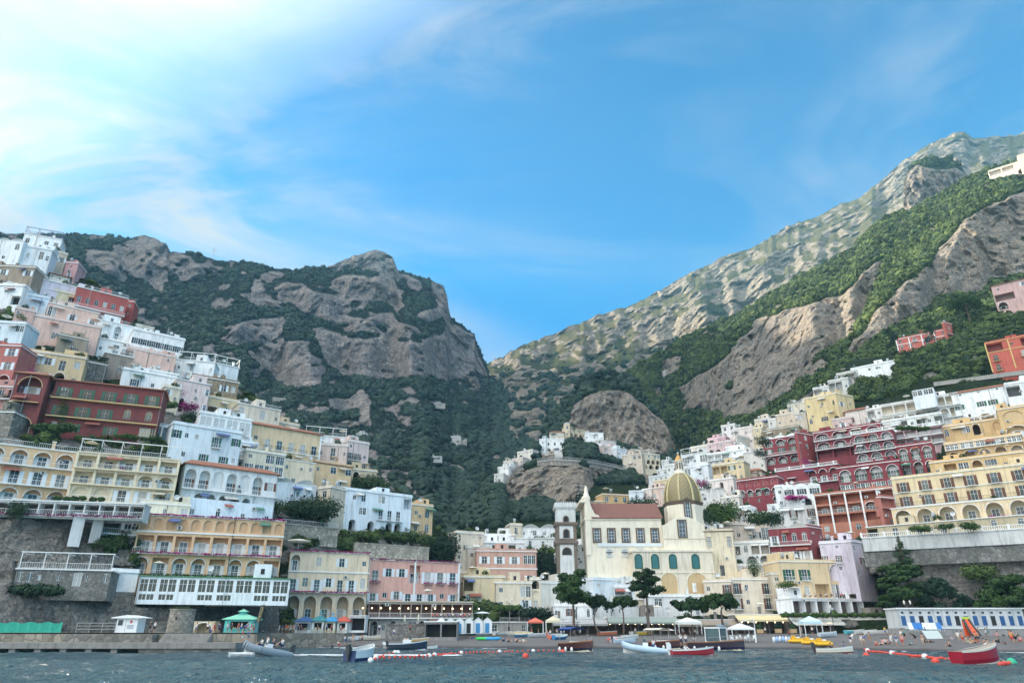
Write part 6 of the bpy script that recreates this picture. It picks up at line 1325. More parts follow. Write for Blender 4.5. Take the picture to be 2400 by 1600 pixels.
def gozzo(label, p, rz, L_=7.5, b=2.6, hullc=(.02,.025,.05), canopy=None, cabin=False, group='boats near the beach'):
    root = empty('wooden_boat', p, rz, label, 'boat', group)
    o, i_, r_, s = hull_mb(L_, b, .95, flat(hullc, .25, name='hull_gloss'), flat((.6,.5,.36), .6, name='boat_deck'), WOOD, stern=.7, rise=.3, draft=.3, ymat=flat((.05,.012,.012), .35, name='hull_band') if not cabin else flat((.03,.02,.035), .3, name='hull_gloss_upper')); o.build('hull', root); i_.build('deck', root); r_.build('gunwale', root)
    mb = MB(); mb.box(-L_*.12, L_*.3, -b*.28, b*.28, .8, 1.15, WH); mb.build('sun_deck', root); mb = MB(); mb.box(-L_*.42, -L_*.16, -b*.33, b*.33, .12, .62, flat((.6,.52,.4), .8, name='cushion')); mb.build('seat', root)
    if cabin:
        mb = MB(); mb.box(-L_*.1, L_*.14, -b*.36, b*.36, 1.1, 2.35, GLB); mb.box(-L_*.12, L_*.16, -b*.4, b*.4, 2.35, 2.48, WH)
        for x in (-L_*.11, L_*.15):
            for y in (-b*.38, b*.38): mb.box(x-.05, x+.05, y-.05, y+.05, .9, 2.36, WH)
        mb.build('wheelhouse', root)
    if canopy:
        m = flat(canopy, .7, name='bimini_cloth'); mb = MB(); n = 8; x0, x1 = -L_*.42, L_*.05
        for i in range(n):
            y0 = -b*.45+b*.9*i/n; y1 = -b*.45+b*.9*(i+1)/n; z0 = 2.35+.22*math.sin(PI*i/n); z1 = 2.35+.22*math.sin(PI*(i+1)/n); mb.face([(x0,y0,z0),(x1,y0,z0),(x1,y1,z1),(x0,y1,z1)], m, True); mb.face([(x0,y0,z0-.05),(x0,y1,z1-.05),(x1,y1,z1-.05),(x1,y0,z0-.05)], m, True)
        mb.box(x0-.02,x0,-b*.45,b*.45,2.2,2.36,m); mb.build('bimini', root)
        for x in (x0, x1):
            for y in (-b*.44, b*.44): mb = MB(); mb.bar((x*.8,y,.9),(x,y,2.36),.03,GREYM,5); mb.build('bimini_pole', root)
    mb = MB()
    for y in (-b*.45, b*.45):
        pr = None
        for i in range(7):
            x = -L_*.05+L_*.5*i/6; yy = y*(1-(i/6)**2*.85); q = Vector((x, yy, 1.0+.3*(i/6)**2)); mb.bar(q, q+Vector((0,0,.45)), .02, GREYM, 4)
            if pr: mb.bar(pr+Vector((0,0,.45)), q+Vector((0,0,.45)), .022, GREYM, 4)
            pr = q
    mb.build('rail', root)
    for i in range(3): s_ = MB(); s_.ball((0,0,0), .2, WH, 8, 6, (1,1,1.3)); s_.build('fender', root, (-L_*.3+i*L_*.22, -b*.53, .35))
    return root
def face_cam(p): return math.atan2(p[1], p[0])   # bearing from the camera
def sea(u, v): return gat(u, v, 0.0)
def sand(u, v):                                    # point of the beach that shows at (u, v)
    y = 120.
    for _ in range(60):
        x = ray(u, v)[0]*y; z = float(beach_z(x, y)); zz = HC+ray(u, v)[1]*y; y += (zz-z)*12 if abs(zz-z) > .004 else 0
        y = min(max(y, 95), float(np.interp(u, [1900,2120,2400], [178,146,139])))
    return Vector((ray(u, v)[0]*y, y, float(beach_z(ray(u, v)[0]*y, y))))
def wallstrip(name, label, pts, ztop, zbot, mat, th=60, cat='quay', capm=None):
    """quay or platform: outline of (x, y) points extruded"""
    root = empty(name, (pts[0][0], pts[0][1], ztop), 0, label, cat); mb = MB(); o = pts[0]; n = len(pts); P = [(x-o[0], y-o[1]) for x, y in pts]
    for i in range(n): a, b = P[i], P[(i+1)%n]; mb.face([(a[0],a[1],zbot-ztop),(b[0],b[1],zbot-ztop),(b[0],b[1],0),(a[0],a[1],0)], mat)
    mb.build('masonry', root); mb = MB(); mb.face([(x,y,0) for x, y in P], capm or mat); mb.face([(x,y,-.18) for x, y in reversed(P)], capm or mat)
    for i in range(n): a, b = P[i], P[(i+1)%n]; mb.face([(a[0],a[1],-.18),(b[0],b[1],-.18),(b[0],b[1],0),(a[0],a[1],0)], capm or mat)
    me = mb.build('paving', root, (0,0,.02)); return root
def kiosk(label, u0, u1, v0, vb, Y, wallc, roofc, vr=None, yd=3, trimc=WHITE, cup=True, awn=None, goods=True, name='kiosk'):
    x0, x1 = ray(u0, vb)[0]*Y, ray(u1, vb)[0]*Y; w = x1-x0; z = zat(vb, Y); h = zat(v0, Y)-z; hr = h*.3; root = empty(name, ((x0+x1)/2, Y, z), 0, label, 'kiosk', 'kiosks on the quay')
    m = flat(wallc, .6, name='kiosk_wall', var=.08); rm = flat(roofc, .5, name='kiosk_roof'); tr = flat(trimc, .6, name='kiosk_trim'); hw = h-hr; mb = MB(); t = .12; mb.box(-w/2,-w/2+w*.2,0,t,0,hw,m); mb.box(w/2-w*.2,w/2,0,t,0,hw,m); mb.box(-w*.3,w*.3,0,t,0,hw*.38,m); mb.box(-w*.3,w*.3,0,t,hw*.85,hw,m)
    mb.box(-w/2,-w/2+t,t,yd,0,hw,m); mb.box(w/2-t,w/2,t,yd,0,hw,m); mb.box(-w/2,w/2,yd-.1,yd,0,hw,m); mb.build('wall', root)
    mb = MB(); mb.face([(-w*.45,1.2,0),(w*.45,1.2,0),(w*.45,1.2,hw),(-w*.45,1.2,hw)], DARK); mb.build('interior', root)
    mb = MB(); o = .45; e = hw; mb.raw([(-w/2-o,-o,e),(w/2+o,-o,e),(w/2+o,yd+o,e),(-w/2-o,yd+o,e),(-w*.12,yd/2-.3,e+hr*.75),(w*.12,yd/2-.3,e+hr*.75),(w*.12,yd/2+.3,e+hr*.75),(-w*.12,yd/2+.3,e+hr*.75),(-w/2-o,-o,e-.12),(w/2+o,-o,e-.12),(w/2+o,yd+o,e-.12),(-w/2-o,yd+o,e-.12)], [(0,1,5,4),(1,2,6,5),(2,3,7,6),(3,0,4,7),(4,5,6,7),(8,9,1,0),(9,10,2,1),(10,11,3,2),(11,8,0,3),(8,11,10,9)], rm)
    if cup: mb.box(-w*.1,w*.1,yd/2-w*.1,yd/2+w*.1,e+hr*.6,e+hr*1.05,m); mb.raw([(-w*.16,yd/2-w*.16,e+hr*1.05),(w*.16,yd/2-w*.16,e+hr*1.05),(w*.16,yd/2+w*.16,e+hr*1.05),(-w*.16,yd/2+w*.16,e+hr*1.05),(0,yd/2,e+hr*1.45)], [(0,1,4),(1,2,4),(2,3,4),(3,0,4)], rm)
    mb.build('roof', root); mb = MB(); mb.box(-w*.3,w*.3,-.3,.1,hw*.38,hw*.42,tr); mb.build('counter', root)
    mb = MB()
    for s in (-1,1): mb.box(s*w*.4-w*.08,s*w*.4+w*.08,-.06,-.005,hw*.42,hw*.84,tr)
    mb.build('shutter', root)
    if goods:
        mb = MB(); rnd = random.Random(u0)
        for i in range(8): x = -w*.26+w*.52*i/7; mb.box(x-.08,x+.08,-.1,.02,hw*.43,hw*.43+rnd.uniform(.15,.4),flat(rnd.choice([(.6,.5,.3),(.5,.1,.05),(.7,.7,.6),(.1,.3,.1)]),.6,name='goods'))
        mb.build('goods', root)
    return root
def gazebo(label, u0, u1, v0, vb, Y, c, legs=True, cat='gazebo', name='gazebo', group='canopies on the beach', val=.35):
    x0, x1 = ray(u0, vb)[0]*Y, ray(u1, vb)[0]*Y; w = x1-x0; z = zat(vb, Y); h = zat(v0, Y)-z; root = empty(name, ((x0+x1)/2, Y, z), 0, label, cat, group); m = flat(c, .8, name='canopy_cloth', var=.1); e = h*.72; mb = MB(); a = w/2
    mb.raw([(-a,0,e),(a,0,e),(a,w*.8,e),(-a,w*.8,e),(0,w*.4,h),(-a,0,e-val),(a,0,e-val),(a,w*.8,e-val),(-a,w*.8,e-val)], [(0,1,4),(1,2,4),(2,3,4),(3,0,4),(5,6,1,0),(6,7,2,1),(7,8,3,2),(8,5,0,3)], m); mb.build('canopy', root)
    for x in (-a+.05, a-.05):
        for y in (.05, w*.8-.05): mb = MB(); mb.box(x-.06,x+.06,y-.06,y+.06,-.3,e,WH); mb.build('leg', root)
    return root
def umbrella(label, u, v0, vb, wpx, Y, c, closed=False, group='sun umbrellas'):
    z = zat(vb, Y); h = zat(v0, Y)-z; r = wpx*Y/1600*.54; root = empty('sun_umbrella', at(u, vb, Y), 0, label, 'umbrella', group); m = flat(c, .85, name='umbrella_cloth'); mb = MB()
    if closed: mb.lathe([(.05,h*.3),(.24,h*.42),(.2,h*.8),(.04,h)], m, 8)
    else: mb.lathe([(r,h*.76),(r*1.0,h*.8),(r*.55,h*.92),(.03,h)], m, 8, smooth=False)
    mb.build('canopy', root); mb = MB(); mb.bar((0,0,-.3),(0,0,h*.9),.045,WH,5); mb.build('pole', root); return root
def lamp_post(label, u, v0, vb, Y, arms=2):
    z = zat(vb, Y); h = zat(v0, Y)-z; root = empty('street_lamp', at(u, vb, Y), 0, label, 'street lamp', 'street lamps'); mb = MB(); mb.lathe([(.22,-.5),(.2,.3),(.09,.6),(.06,h-.4)], BLACKM, 8); mb.build('pole', root)
    for i in range(arms): x = (i-(arms-1)/2)*1.3; mb = MB(); mb.bar((0,0,h-.9),(x,0,h-.5),.04,BLACKM,5); mb.lathe([(.08,-.1),(.2,.15),(.22,.5),(.12,.65),(.02,.8)], flat((.6,.58,.5), .3, name='lamp_glass'), 8, (x,0,h-.4)); mb.build('lantern', root)
def build_front():
    ST = stonewall((.2,.185,.165), 1.1); conc = plaster((.23,.215,.195), .8)
    # quays
    wallstrip('quay', 'upper stone quay running below the left cliff', [(-150,109.5),(-37.5,109.5),(-39.5,118),(-46,141),(-34,151),(-32,172),(-150,172)], 2.68, -3, stonewall((.27,.235,.19), .75), capm=plaster((.3,.29,.27), .7))
    j = empty('jetty', (-60,104,1.4), 0, 'low concrete jetty on short piles at the left', 'jetty'); mb = MB(); mb.box(-90,21.5,0,5.5,-.75,0,conc); mb.build('deck', j)
    for i in range(24): mb = MB(); x = -70+i*3.55; mb.box(x-.45,x+.45,.3,1.4,-4,-.751,conc) if x < 8 else None; mb.build('pile', j) if x < 8 else None
    mb = MB(); mb.box(8,21.5,.25,5,-4,-.751,ST); mb.build('plinth', j)
    w = empty('quay_ramp', (-62,109.2,1.4), 0, 'rubble patched ramp wall between jetty and quay', 'wall'); mb = MB(); mb.box(-3,10,-1.6,.25,0,1.05,ST); mb.build('masonry', w); mb = MB()
    for i in range(4): mb.box(11,18,-1.6+.4*i,-1.2+.4*i,0,.3+.3*i,conc)
    mb.build('steps', w)
    # left waterfront things
    Y = 112.; r = empty('hut', at(293,1483,Y), 0, 'small white first aid hut with a red cross on the left quay', 'hut'); k = Y/1600*1.08; w2 = 42*k/2; hh = zat(1446,Y)-zat(1483,Y)
    mb = MB(); mb.box(-w2,w2,0,2.4,0,hh,WH); mb.build('wall', r); mb = MB(); hr = hh*.16; mb.raw([(-w2-.7,-.5,hh),(w2+.7,-.5,hh),(0,-.5,hh+hr),(-w2-.7,2.9,hh),(w2+.7,2.9,hh),(0,2.9,hh+hr),(-w2-.7,-.5,hh-.12),(w2+.7,-.5,hh-.12),(-w2-.7,2.9,hh-.12),(w2+.7,2.9,hh-.12)], [(0,1,2),(3,5,4),(0,2,5,3),(1,4,5,2),(6,7,1,0),(6,8,9,7),(8,6,0,3),(7,9,4,1)], WH); mb.build('roof', r)
    mb = MB(); mb.box(-w2+.25,-w2+.95,-.04,-.003,hh*.5,hh*.85,GL); mb.build('window', r); mb = MB(); mb.box(-w2*.12,-w2*.1,-.03,-.003,.05,hh*.9,GREYM); mb.box(-w2*.1,w2*.86,-.03,-.004,.05,.1,GREYM); mb.build('door', r)
    rd = flat((.5,.02,.03), .6, name='red_paint'); mb = MB(); mb.box(.38,.82,-.05,-.006,hh*.7,hh*.7+.13,rd); mb.box(.53,.67,-.052,-.007,hh*.7-.16,hh*.7+.29,rd); mb.build('red_cross', r)
    mb = MB()
    for i, q in enumerate((.5,.45,.36,.31)): mb.box(.1,1.1,-.045,-.006,hh*q-.03,hh*q+.03,flat((.3,.3,.4), .6, name='lettering'))
    mb.build('lettering', r)
    n = empty('net_fence', at(66,1482,111), 0, 'green netting fence along the left quay', 'fence'); gn = flat((.02,.3,.22), .8, name='green_net', var=.35, scale=2); mb = MB(); W_ = 135*111/1600; hz = zat(1458,111)-zat(1482,111)
    for i in range(20): a = -W_*.62+W_*1.14*i/20; b = a+W_*1.14/20; s0, s1 = .08*math.sin(i*2.1), .08*math.sin((i+1)*2.1); t0, t1 = hz+.12*math.sin(i*1.3), hz+.12*math.sin((i+1)*1.3); mb.face([(a,s0,0),(b,s1,0),(b,s1,t1),(a,s0,t0)], gn, True)
    mb.build('net', n)
    for i in range(7): mb = MB(); x = -W_*.6+W_*1.1*i/6; mb.bar((x,.1,-.3),(x,.1,hz+.1),.04,GREYM,5); mb.build('post', n)
    o = empty('guard_rail', at(222,1482,111.5), 0, 'grey three bar guard rail on the quay beside the white hut', 'railing'); mb = MB(); 
    for z in (.5,.95,1.35): mb.bar((-2.9,0,z),(2.9,0,z),.045,GREYM,6)
    for i in range(4): mb.bar((-2.9+5.8*i/3,0,-.1),(-2.9+5.8*i/3,0,1.38),.05,GREYM,6)
    mb.build('rails', o)
    tY = 121.; t = empty('watch_tower', at(419,1488,tY), 0, 'round rubble stone turret with a slit window', 'turret'); rr = 25*tY/1600*1.05; mb = MB(); ht = zat(1430,tY)-zat(1488,tY); mb.lathe([(rr*1.05,-.2),(rr,ht*.6),(rr*.97,ht)], stonewall((.27,.245,.21), 2.6), 18); mb.lathe([(rr*1.03,ht),(rr*1.03,ht+.2),(.1,ht+.25)], ST, 18); mb.build('wall', t); mb = MB(); mb.box(-.15,.15,-rr-.02,-rr+.1,ht*.62,ht*.74,DARK); mb.build('slit_window', t); shrub('green tuft on top of the round stone turret', 425,1428,40,14,tY)
    B('shelter', 'cream arched drinks stall left of the teal kiosk', 452,1455,506,1455,1489,(.62,.48,.26),['A'],Y=137,inner=plaster((.5,.35,.2)),dep=2,sink=.2,cat='stall',parapet=0,roof='none',det=True)
    kiosk('teal kiosk with pale green pagoda roof', 522,590,1433,1489,135,(.08,.42,.4),(.2,.52,.38),trimc=(.1,.5,.45))
    bn = empty('banner', at(600,1480,134), 0, 'leaning black banner flag with yellow letters by the teal kiosk', 'banner'); mb = MB(); mb.bar((0,0,0),(.3,0,4.6),.04,GREYM,5); mb.build('pole', bn); mb = MB(); mb.face([(-.25,-.03,1.6),(.45,-.03,1.6),(1.0,-.03,4.6),(.35,-.03,4.5)], BLACKM); mb.box(0,0.01,0,0.01,0,.01,BLACKM); mb.build('flag', bn); mb = MB()
    yl = flat((.6,.45,.05), .6, name='yellow_letters')
    for i in range(7): z = 1.85+i*.36; x = .02+i*.075; mb.box(x,x+.34,-.07,-.04,z,z+.06,yl); mb.box(x+.1*(i%3),x+.1*(i%3)+.06,-.072,-.042,z,z+.2,yl)
    mb.build('lettering', bn)
    kiosk('navy roofed kiosk with pictured counter, first of the ticket row', 689,726,1440,1489,155,(.6,.62,.6),(.02,.1,.26),cup=False,trimc=(.2,.25,.3))
    kiosk('teal roofed kiosk in the ticket row', 728,757,1438,1489,155.5,(.5,.52,.46),(.02,.22,.25))
    kiosk('bright blue roofed kiosk with yellow cupola in the ticket row', 760,783,1440,1489,156,(.6,.52,.34),(.02,.25,.5))
    kiosk('red roofed kiosk at the right end of the ticket row', 788,812,1440,1489,157,(.6,.6,.56),(.5,.07,.04),cup=False)
    B('shop', 'white box beach shop with dark doorway', 820,1443,857,1443,1478,WHITE,['L'],Y=159,inner=DARK,dep=3,sink=.3,cat='shop',roof='flat',parapet=0,rail=WH)
    cv = flat((.04,.035,.035), .9, name='dark_canvas'); tn = empty('terrace_canopy', at(745,1272,172), 0, 'dark grey shade canopy over the roof terrace of the cream hotel', 'canopy'); mb = MB(); wv = 9.5
    P = [at(672,1252,176),at(790,1262,186),at(832,1290,184),at(690,1278,170)]; Q = [p-tn.location for p in P]; mb.face(Q, flat((.06,.065,.075), .9, name='shade_cloth')); mb.face([q-Vector((0,0,.15)) for q in reversed(Q)], cv); mb.face([Q[3],Q[2],Q[2]-Vector((0,0,.7)),Q[3]-Vector((0,0,.7))], cv); mb.build('cloth', tn)
    for q in (Q[3], Q[3].lerp(Q[2],.33), Q[3].lerp(Q[2],.66), Q[2]): mb = MB(); mb.bar(q, q-Vector((0,0,3)), .06, GREYM, 5); mb.build('post', tn)
    umbrella('cream square umbrella at the end of the orange hotel terrace', 698,1262,1290,50,163,(.7,.66,.56))
    # restaurants along the beach
    B('restaurant', 'long pergola restaurant terrace under the pink hotel', 866,1409,1108,1414,1448,(.3,.26,.22),['=LLLLLLLLLL'],Y=163,inner=plaster((.16,.07,.045)),dep=6,sink=.1,cat='restaurant',parapet=0,rail=WH,det=True,roofm=flat((.55,.5,.4), .8, name='cream_canvas'),maxk=.2)
    B('shop', 'stone and white arched shop fronts below the pergola restaurant', 866,1449,1000,1449,1492,(.5,.48,.44),['AnAnGA'],Y=165,inner=plaster((.12,.1,.09)),dep=5,sink=1,cat='shop',roof='none',det=True,maxk=.1)
    B('boat_garage', 'low garage with white beam beneath the pergola restaurant', 996,1457,1072,1457,1494,(.25,.23,.22),['LL'],Y=150,inner=DARK,dep=6,sink=1,cat='garage',roofm=WH,parapet=0,rail=DARK,maxk=.1)
    for i in range(6):
        u = 1032+i*22; Yc = 156+i*1.6; w_ = 19*Yc/1600*1.05; bh = empty('beach_cabin', at(u,1486-i*.6,Yc), 0, ['white gabled beach cabin, leftmost of the six','second white beach cabin from the left','third white beach cabin with closed blue door','fourth beach cabin with dark open doorway','fifth beach cabin with bright blue door','rightmost of the six white beach cabins'][i], 'beach cabin', 'beach cabins with blue doors'); h_ = 2.5
        mb = MB(); mb.box(-w_/2,w_/2,0,2,0,h_,WH); mb.face([(-w_/2,0,h_),(w_/2,0,h_),(0,0,h_+.8)], WH); mb.build('wall', bh); mb = MB(); mb.face([(-w_/2-.1,-.15,h_-.05),(0,-.15,h_+.83),(0,2.1,h_+.83),(-w_/2-.1,2.1,h_-.05)], WH); mb.face([(0,-.15,h_+.83),(w_/2+.1,-.15,h_-.05),(w_/2+.1,2.1,h_-.05),(0,2.1,h_+.83)], WH); mb.build('roof', bh)
        mb = MB(); mb.box(-.45,.45,-.05,-.003,.1,2.1,DARK if i == 3 else flat((.04,.25,.5), .5, name='cabin_blue')); mb.build('door', bh)
    B('shed', 'grey flat roofed boat shed between cabins and orange gazebo', 1150,1458,1235,1458,1488,(.3,.29,.27),['G n D'],Y=180,dep=4,sink=1,cat='shed',parapet=0,maxk=.1)
    B('veranda', 'vine covered veranda above the boat shed', 1172,1425,1240,1425,1458,(.35,.33,.3),['=LLL'],Y=184,inner=DARK,dep=4,sink=1,cat='veranda',parapet=0,maxk=.1)
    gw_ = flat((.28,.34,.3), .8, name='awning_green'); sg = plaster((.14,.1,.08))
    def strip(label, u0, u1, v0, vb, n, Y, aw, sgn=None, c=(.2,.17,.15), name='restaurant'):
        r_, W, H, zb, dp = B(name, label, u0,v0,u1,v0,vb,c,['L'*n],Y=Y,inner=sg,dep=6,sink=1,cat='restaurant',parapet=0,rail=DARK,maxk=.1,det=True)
        mb = MB(); mb.face([(-W/2-.2,-2.6,H-1.15),(W/2+.2,-2.6,H-1.15),(W/2+.2,-.3,H-.05),(-W/2-.2,-.3,H-.05)], aw); mb.face([(-W/2-.2,-2.6,H-1.55),(W/2+.2,-2.6,H-1.55),(W/2+.2,-2.6,H-1.15),(-W/2-.2,-2.6,H-1.15)], aw); mb.build('awning', r_)
        rnd = random.Random(u0)
        em, t, b = newmat('lit_bulb'); b.inputs['Emission Color'].default_value = (1,.7,.35,1); b.inputs['Emission Strength'].default_value = 3
        for i in range(n):
            mb = MB(); mb.ball((0,0,0), .13, em, 6, 4); mb.build('bulb', r_, (-W/2+W*(i+.5)/n+rnd.uniform(-.5,.5), -.4, H*.62))
        return r_
    em, t, b = newmat('lit_bulb'); b.inputs['Emission Color'].default_value = (1,.7,.35,1); b.inputs['Emission Strength'].default_value = 3
    pr = [o for o in COL.objects if o.name.startswith('restaurant') and o.get('label','').startswith('long pergola')][0]
    for i in range(14): mb = MB(); mb.ball((0,0,0), .16, em, 6, 4); mb.build('bulb', pr, (-13+i*2.0, -.5, 2.1))
    strip('restaurant front with long pale green awning behind the pines', 1424,1583,1446,1487,9,181,gw_)
    strip('shopfront with black and white awning behind the white umbrella', 1296,1420,1450,1487,6,182,flat((.4,.4,.4), .8, name='grey_canvas'))
    strip('crowded terrace bar under the umbrella pines', 1583,1722,1452,1487,8,180,flat((.32,.26,.2), .8, name='brown_canvas'))
    strip('cafe with yellow awning below the brown shuttered house', 1722,1838,1440,1486,6,179,flat((.6,.5,.28), .8, name='yellow_canvas'))
    strip('beach restaurant under the green hedge with cream sign boards', 1850,2140,1448,1488,12,176,flat((.66,.66,.6), .8, name='cream_board'))
    fl = empty('hedge', at(1990,1440,174), 0, 'clipped green hedge roof above the beach restaurant', 'hedge'); w_ = 280*174/1600*1.06; put('leaves', clump_crown([(-w_/2+w_*(i+.5)/14,0,0,w_/26,.55) for i in range(14)], HEDGE, 5200, .22, 4), fl)
    bt = empty('blue_door_terrace', at(2258,1466,150.5), 0, 'long white bathing house with blue doors at the cliff foot', 'bathing house'); w_ = 255*150.5/1600*1.07; mb = MB(); mb.box(-w_/2,w_/2,0,5,-1.5,3.2,plaster((.5,.52,.53), .7)); mb.build('wall', bt); mb = MB(); mb.box(-w_/2-.3,w_/2+.3,-.4,5,3.2,3.45,WH); mb.build('roof', bt)
    for i in range(14):
        x = -w_/2+w_*(i+.5)/14; mb = MB(); mb.box(x-.45,x+.45,-.06,-.003,.1,1.9,flat((.02,.08,.22), .5, name='door_blue') if i%4 != 2 else DARK); mb.build('door', bt); mb = MB(); mb.box(x-.25,x+.25,-.05,-.003,2.35,2.7,DARK); mb.build('vent', bt)
    tw = empty('terrace_wall', at(2260,1488,143), 0, 'low grey terrace wall with wooden boards in front of the bathing house', 'wall'); mb = MB(); mb.box(-11,28,0,7,-1,1.3,plaster((.27,.26,.25), .6)); mb.build('masonry', tw); mb = MB(); mb.box(-11,28,-.1,.0,1.2,1.4,WH); mb.build('edge', tw)
    # gazebos and stalls
    gazebo('coral red gazebo on the beach', 1236,1274,1446,1480,172,(.6,.14,.09)); gazebo('white umbrella tent with pointed top beside the big pine', 1322,1361,1446,1478,173,(.7,.7,.7),val=.2)
    gazebo('cream market stall canopy left of the big pine', 1280,1316,1442,1480,172,(.68,.6,.45),val=.5); gazebo('white pavilion with low gable behind the moored wooden boats', 1592,1646,1445,1482,165,(.66,.67,.64),val=.6)
    gazebo('pale blue gazebo near the yellow pedal boats', 1889,1931,1442,1488,150,(.5,.66,.74),val=.5); gazebo('white beach tent with steel gantry and chairs', 1718,1772,1459,1502,136,(.7,.72,.72),val=.3)
    mb = MB(); g0 = empty('gantry', at(1773,1502,134), 0, 'white tubular gantry beside the white beach tent', 'gantry'); mb.bar((0,0,-.2),(0,0,3.9),.07,WH,6); mb.bar((0,0,3.9),(-2.6,0,3.2),.06,WH,6); mb.bar((0,0,3.1),(-2.6,0,3.6),.05,WH,6); mb.build('frame', g0)
    for i, (u, v) in enumerate([(1716,1500),(1728,1502),(1738,1498),(1748,1502),(1757,1498),(1768,1500)]):
        c = empty('beach_chair', sand(u,v), random.uniform(-.6,.6), 'white plastic chair by the beach tent', 'chair', 'white plastic chairs by the tent'); mb = MB(); mb.box(-.25,.25,-.25,.25,.4,.46,WH); mb.build('seat', c); mb = MB(); mb.box(-.25,.25,.22,.28,.46,.95,WH); mb.build('backrest', c)
        for x in (-.22,.22):
            for y in (-.22,.22): mb = MB(); mb.box(x-.03,x+.03,y-.03,y+.03,0,.4,WH); mb.build('leg', c)
    for lb, u, v0, vb, w_, Y, c, cl in [('folded cream umbrella left of the pink hotel arches',948,1440,1466,8,158,(.66,.6,.48),1),('second folded cream umbrella by the stone wall',980,1438,1464,8,158,(.66,.6,.48),1),('pale open umbrella beside the pergola restaurant end',1130,1432,1452,32,170,(.6,.66,.72),0),
        ('beige open umbrella on the sand near the blue gazebo',1948,1456,1482,18,160,(.6,.48,.36),0),('small mauve umbrella behind the pavilion',1520,1455,1475,18,176,(.4,.34,.45),0),('beige shell umbrella right of the light blue boat',1567,1472,1492,28,150,(.62,.52,.44),0),('grey umbrella beside the terrace bar',1702,1457,1480,16,172,(.3,.33,.36),0),('blue grey umbrella left of the beach tent',1690,1462,1485,20,165,(.16,.24,.3),0)]:
        umbrella(lb, u, v0, vb, w_, Y, c, bool(cl))
    for lb, u, v0, vb, Y, a in [('black street lamp left of the coral red gazebo',1193,1406,1472,176,2),('black lamp post between the pines and the cafe',1353,1425,1476,175,1),('tall lamp post in front of the terrace bar',1694,1425,1484,166,1),('lamp post before the curtained terrace',1957,1420,1484,160,1),('ornate double lamp at the right end of the bathing house',2322,1418,1470,155,2),('slim lamp post by the box cafe',1518,1428,1480,174,1),('globe lamp beside the crimson side wall',1908,1268,1310,190,1),('cluster lamp pole at the end of the hedge',2140,1410,1478,158,2)]: lamp_post(lb, u, v0, vb, Y, a)
    for i, (u, v, Y) in enumerate([(1782,1483,160),(1825,1482,160),(1860,1482,160)]):
        p = empty('planter', at(u,v,Y), 0, ['wooden cube planter nearest the beach tent','middle one of three wooden planters','wooden planter left of the blue gazebo'][i], 'planter', 'wooden planters'); mb = MB(); mb.box(-.6,.6,-.5,.5,0,.8,flat((.45,.3,.16), .8, name='planter_wood')); mb.build('box', p); put('plant', clump_crown([(0,0,1.3,.7,.6)], DK, 220, .2, i), p)
    for i, u in enumerate([2140,2152,2163,2174,2185,2196,2207]):
        s = empty('sun_lounger', at(u,1478,139), random.uniform(-.15,.15), 'upright blue sun lounger in the row below the bathing house' if i in (1,2,6) else 'upright white sun lounger in the row below the bathing house', 'sun lounger', 'blue sun loungers' if i in (1,2,6) else 'white sun loungers'); m = flat((.03,.17,.45), .6, name='blue_sling') if i in (1,2,6) else WSH; mb = MB(); mb.box(-.4,.4,-.5,.5,.3,.36,m); mb.build('seat', s); mb = MB(); mb.box(-.4,.4,-.04,.04,0,1.2,m,Matrix.Translation((0,.45,.33))@Matrix.Rotation(-.35,4,'X')); mb.build('backrest', s); mb = MB(); [mb.box(x-.03,x+.03,y-.03,y+.03,0,.3,WH) for x in (-.36,.36) for y in (-.4,.4)]; mb.build('frame', s)
    sl = empty('slide', at(2273,1490,128), 0, 'orange inflatable water slide standing on the sand', 'slide'); mb = MB(); oc = flat((.7,.1,.03), .5, name='orange_plastic'); mb.tube([(-.45,0,2.7),(-.4,-.5,1.6),(-.3,-1,.5),(-.2,-1.3,.1)], .2, BLACKM, 8); mb.tube([(.5,0,2.7),(.7,-.5,1.6),(1,-1,.5),(1.1,-1.3,.1)], .2, BLACKM, 8); mb.build('side_tube', sl); mb = MB(); mb.face([(-.4,0,2.7),(.5,0,2.7),(1.05,-1.2,.15),(-.2,-1.2,.15)], oc); mb.box(-.5,.6,0,.5,0,2.6,oc); mb.build('chute', sl); mb = MB(); mb.box(-.6,.7,-.05,.1,2.7,3.1,flat((.5,.6,.05), .5, name='lime_plastic')); mb.build('top_bar', sl)
    pb = empty('panel', sand(2192,1496), .35, 'white board leaning on the sand near the loungers', 'board'); mb = MB(); mb.box(-1.9,1.9,-.04,.04,0,1.5,flat((.55,.6,.56), .6, name='white_board'),Matrix.Rotation(-.5,4,'X')); mb.build('board', pb)
    # --- boats
    def heading(p, a): return math.atan2(p.y, p.x)+R(a)
    p = sea(622,1542); b1 = rib('grey inflatable boat with crew speeding toward the left', p, R(218), 5.4, 2.3, (.2,.24,.28), .12, engine=BLACKM); b1.scale = (1,1,1.45)
    mb = MB(); P_ = [(-3.2,0,.05),(-5,-.2,.12),(-8,.4,.1),(-12,1.4,.08),(-17,2.6,.06)]; fo = flat((.62,.66,.67), .5, name='foam', var=.3, scale=9); wk = empty('wake', p, R(205))
    bpy.data.objects.remove(wk)
    mb = MB()
    for k_ in range(2200):
        t_ = random.random()**.8; x = p.x+2.4+t_*19; y = p.y+1.6+t_*4+random.gauss(0,.3+.5*t_); s_ = random.uniform(.05,.2); z = .2+random.uniform(0,.16)*(1-t_); mb.face([(x-s_*2.2,y,z),(x,y-s_,z),(x+s_*2.2,y,z),(x,y+s_,z+.05)], fo)
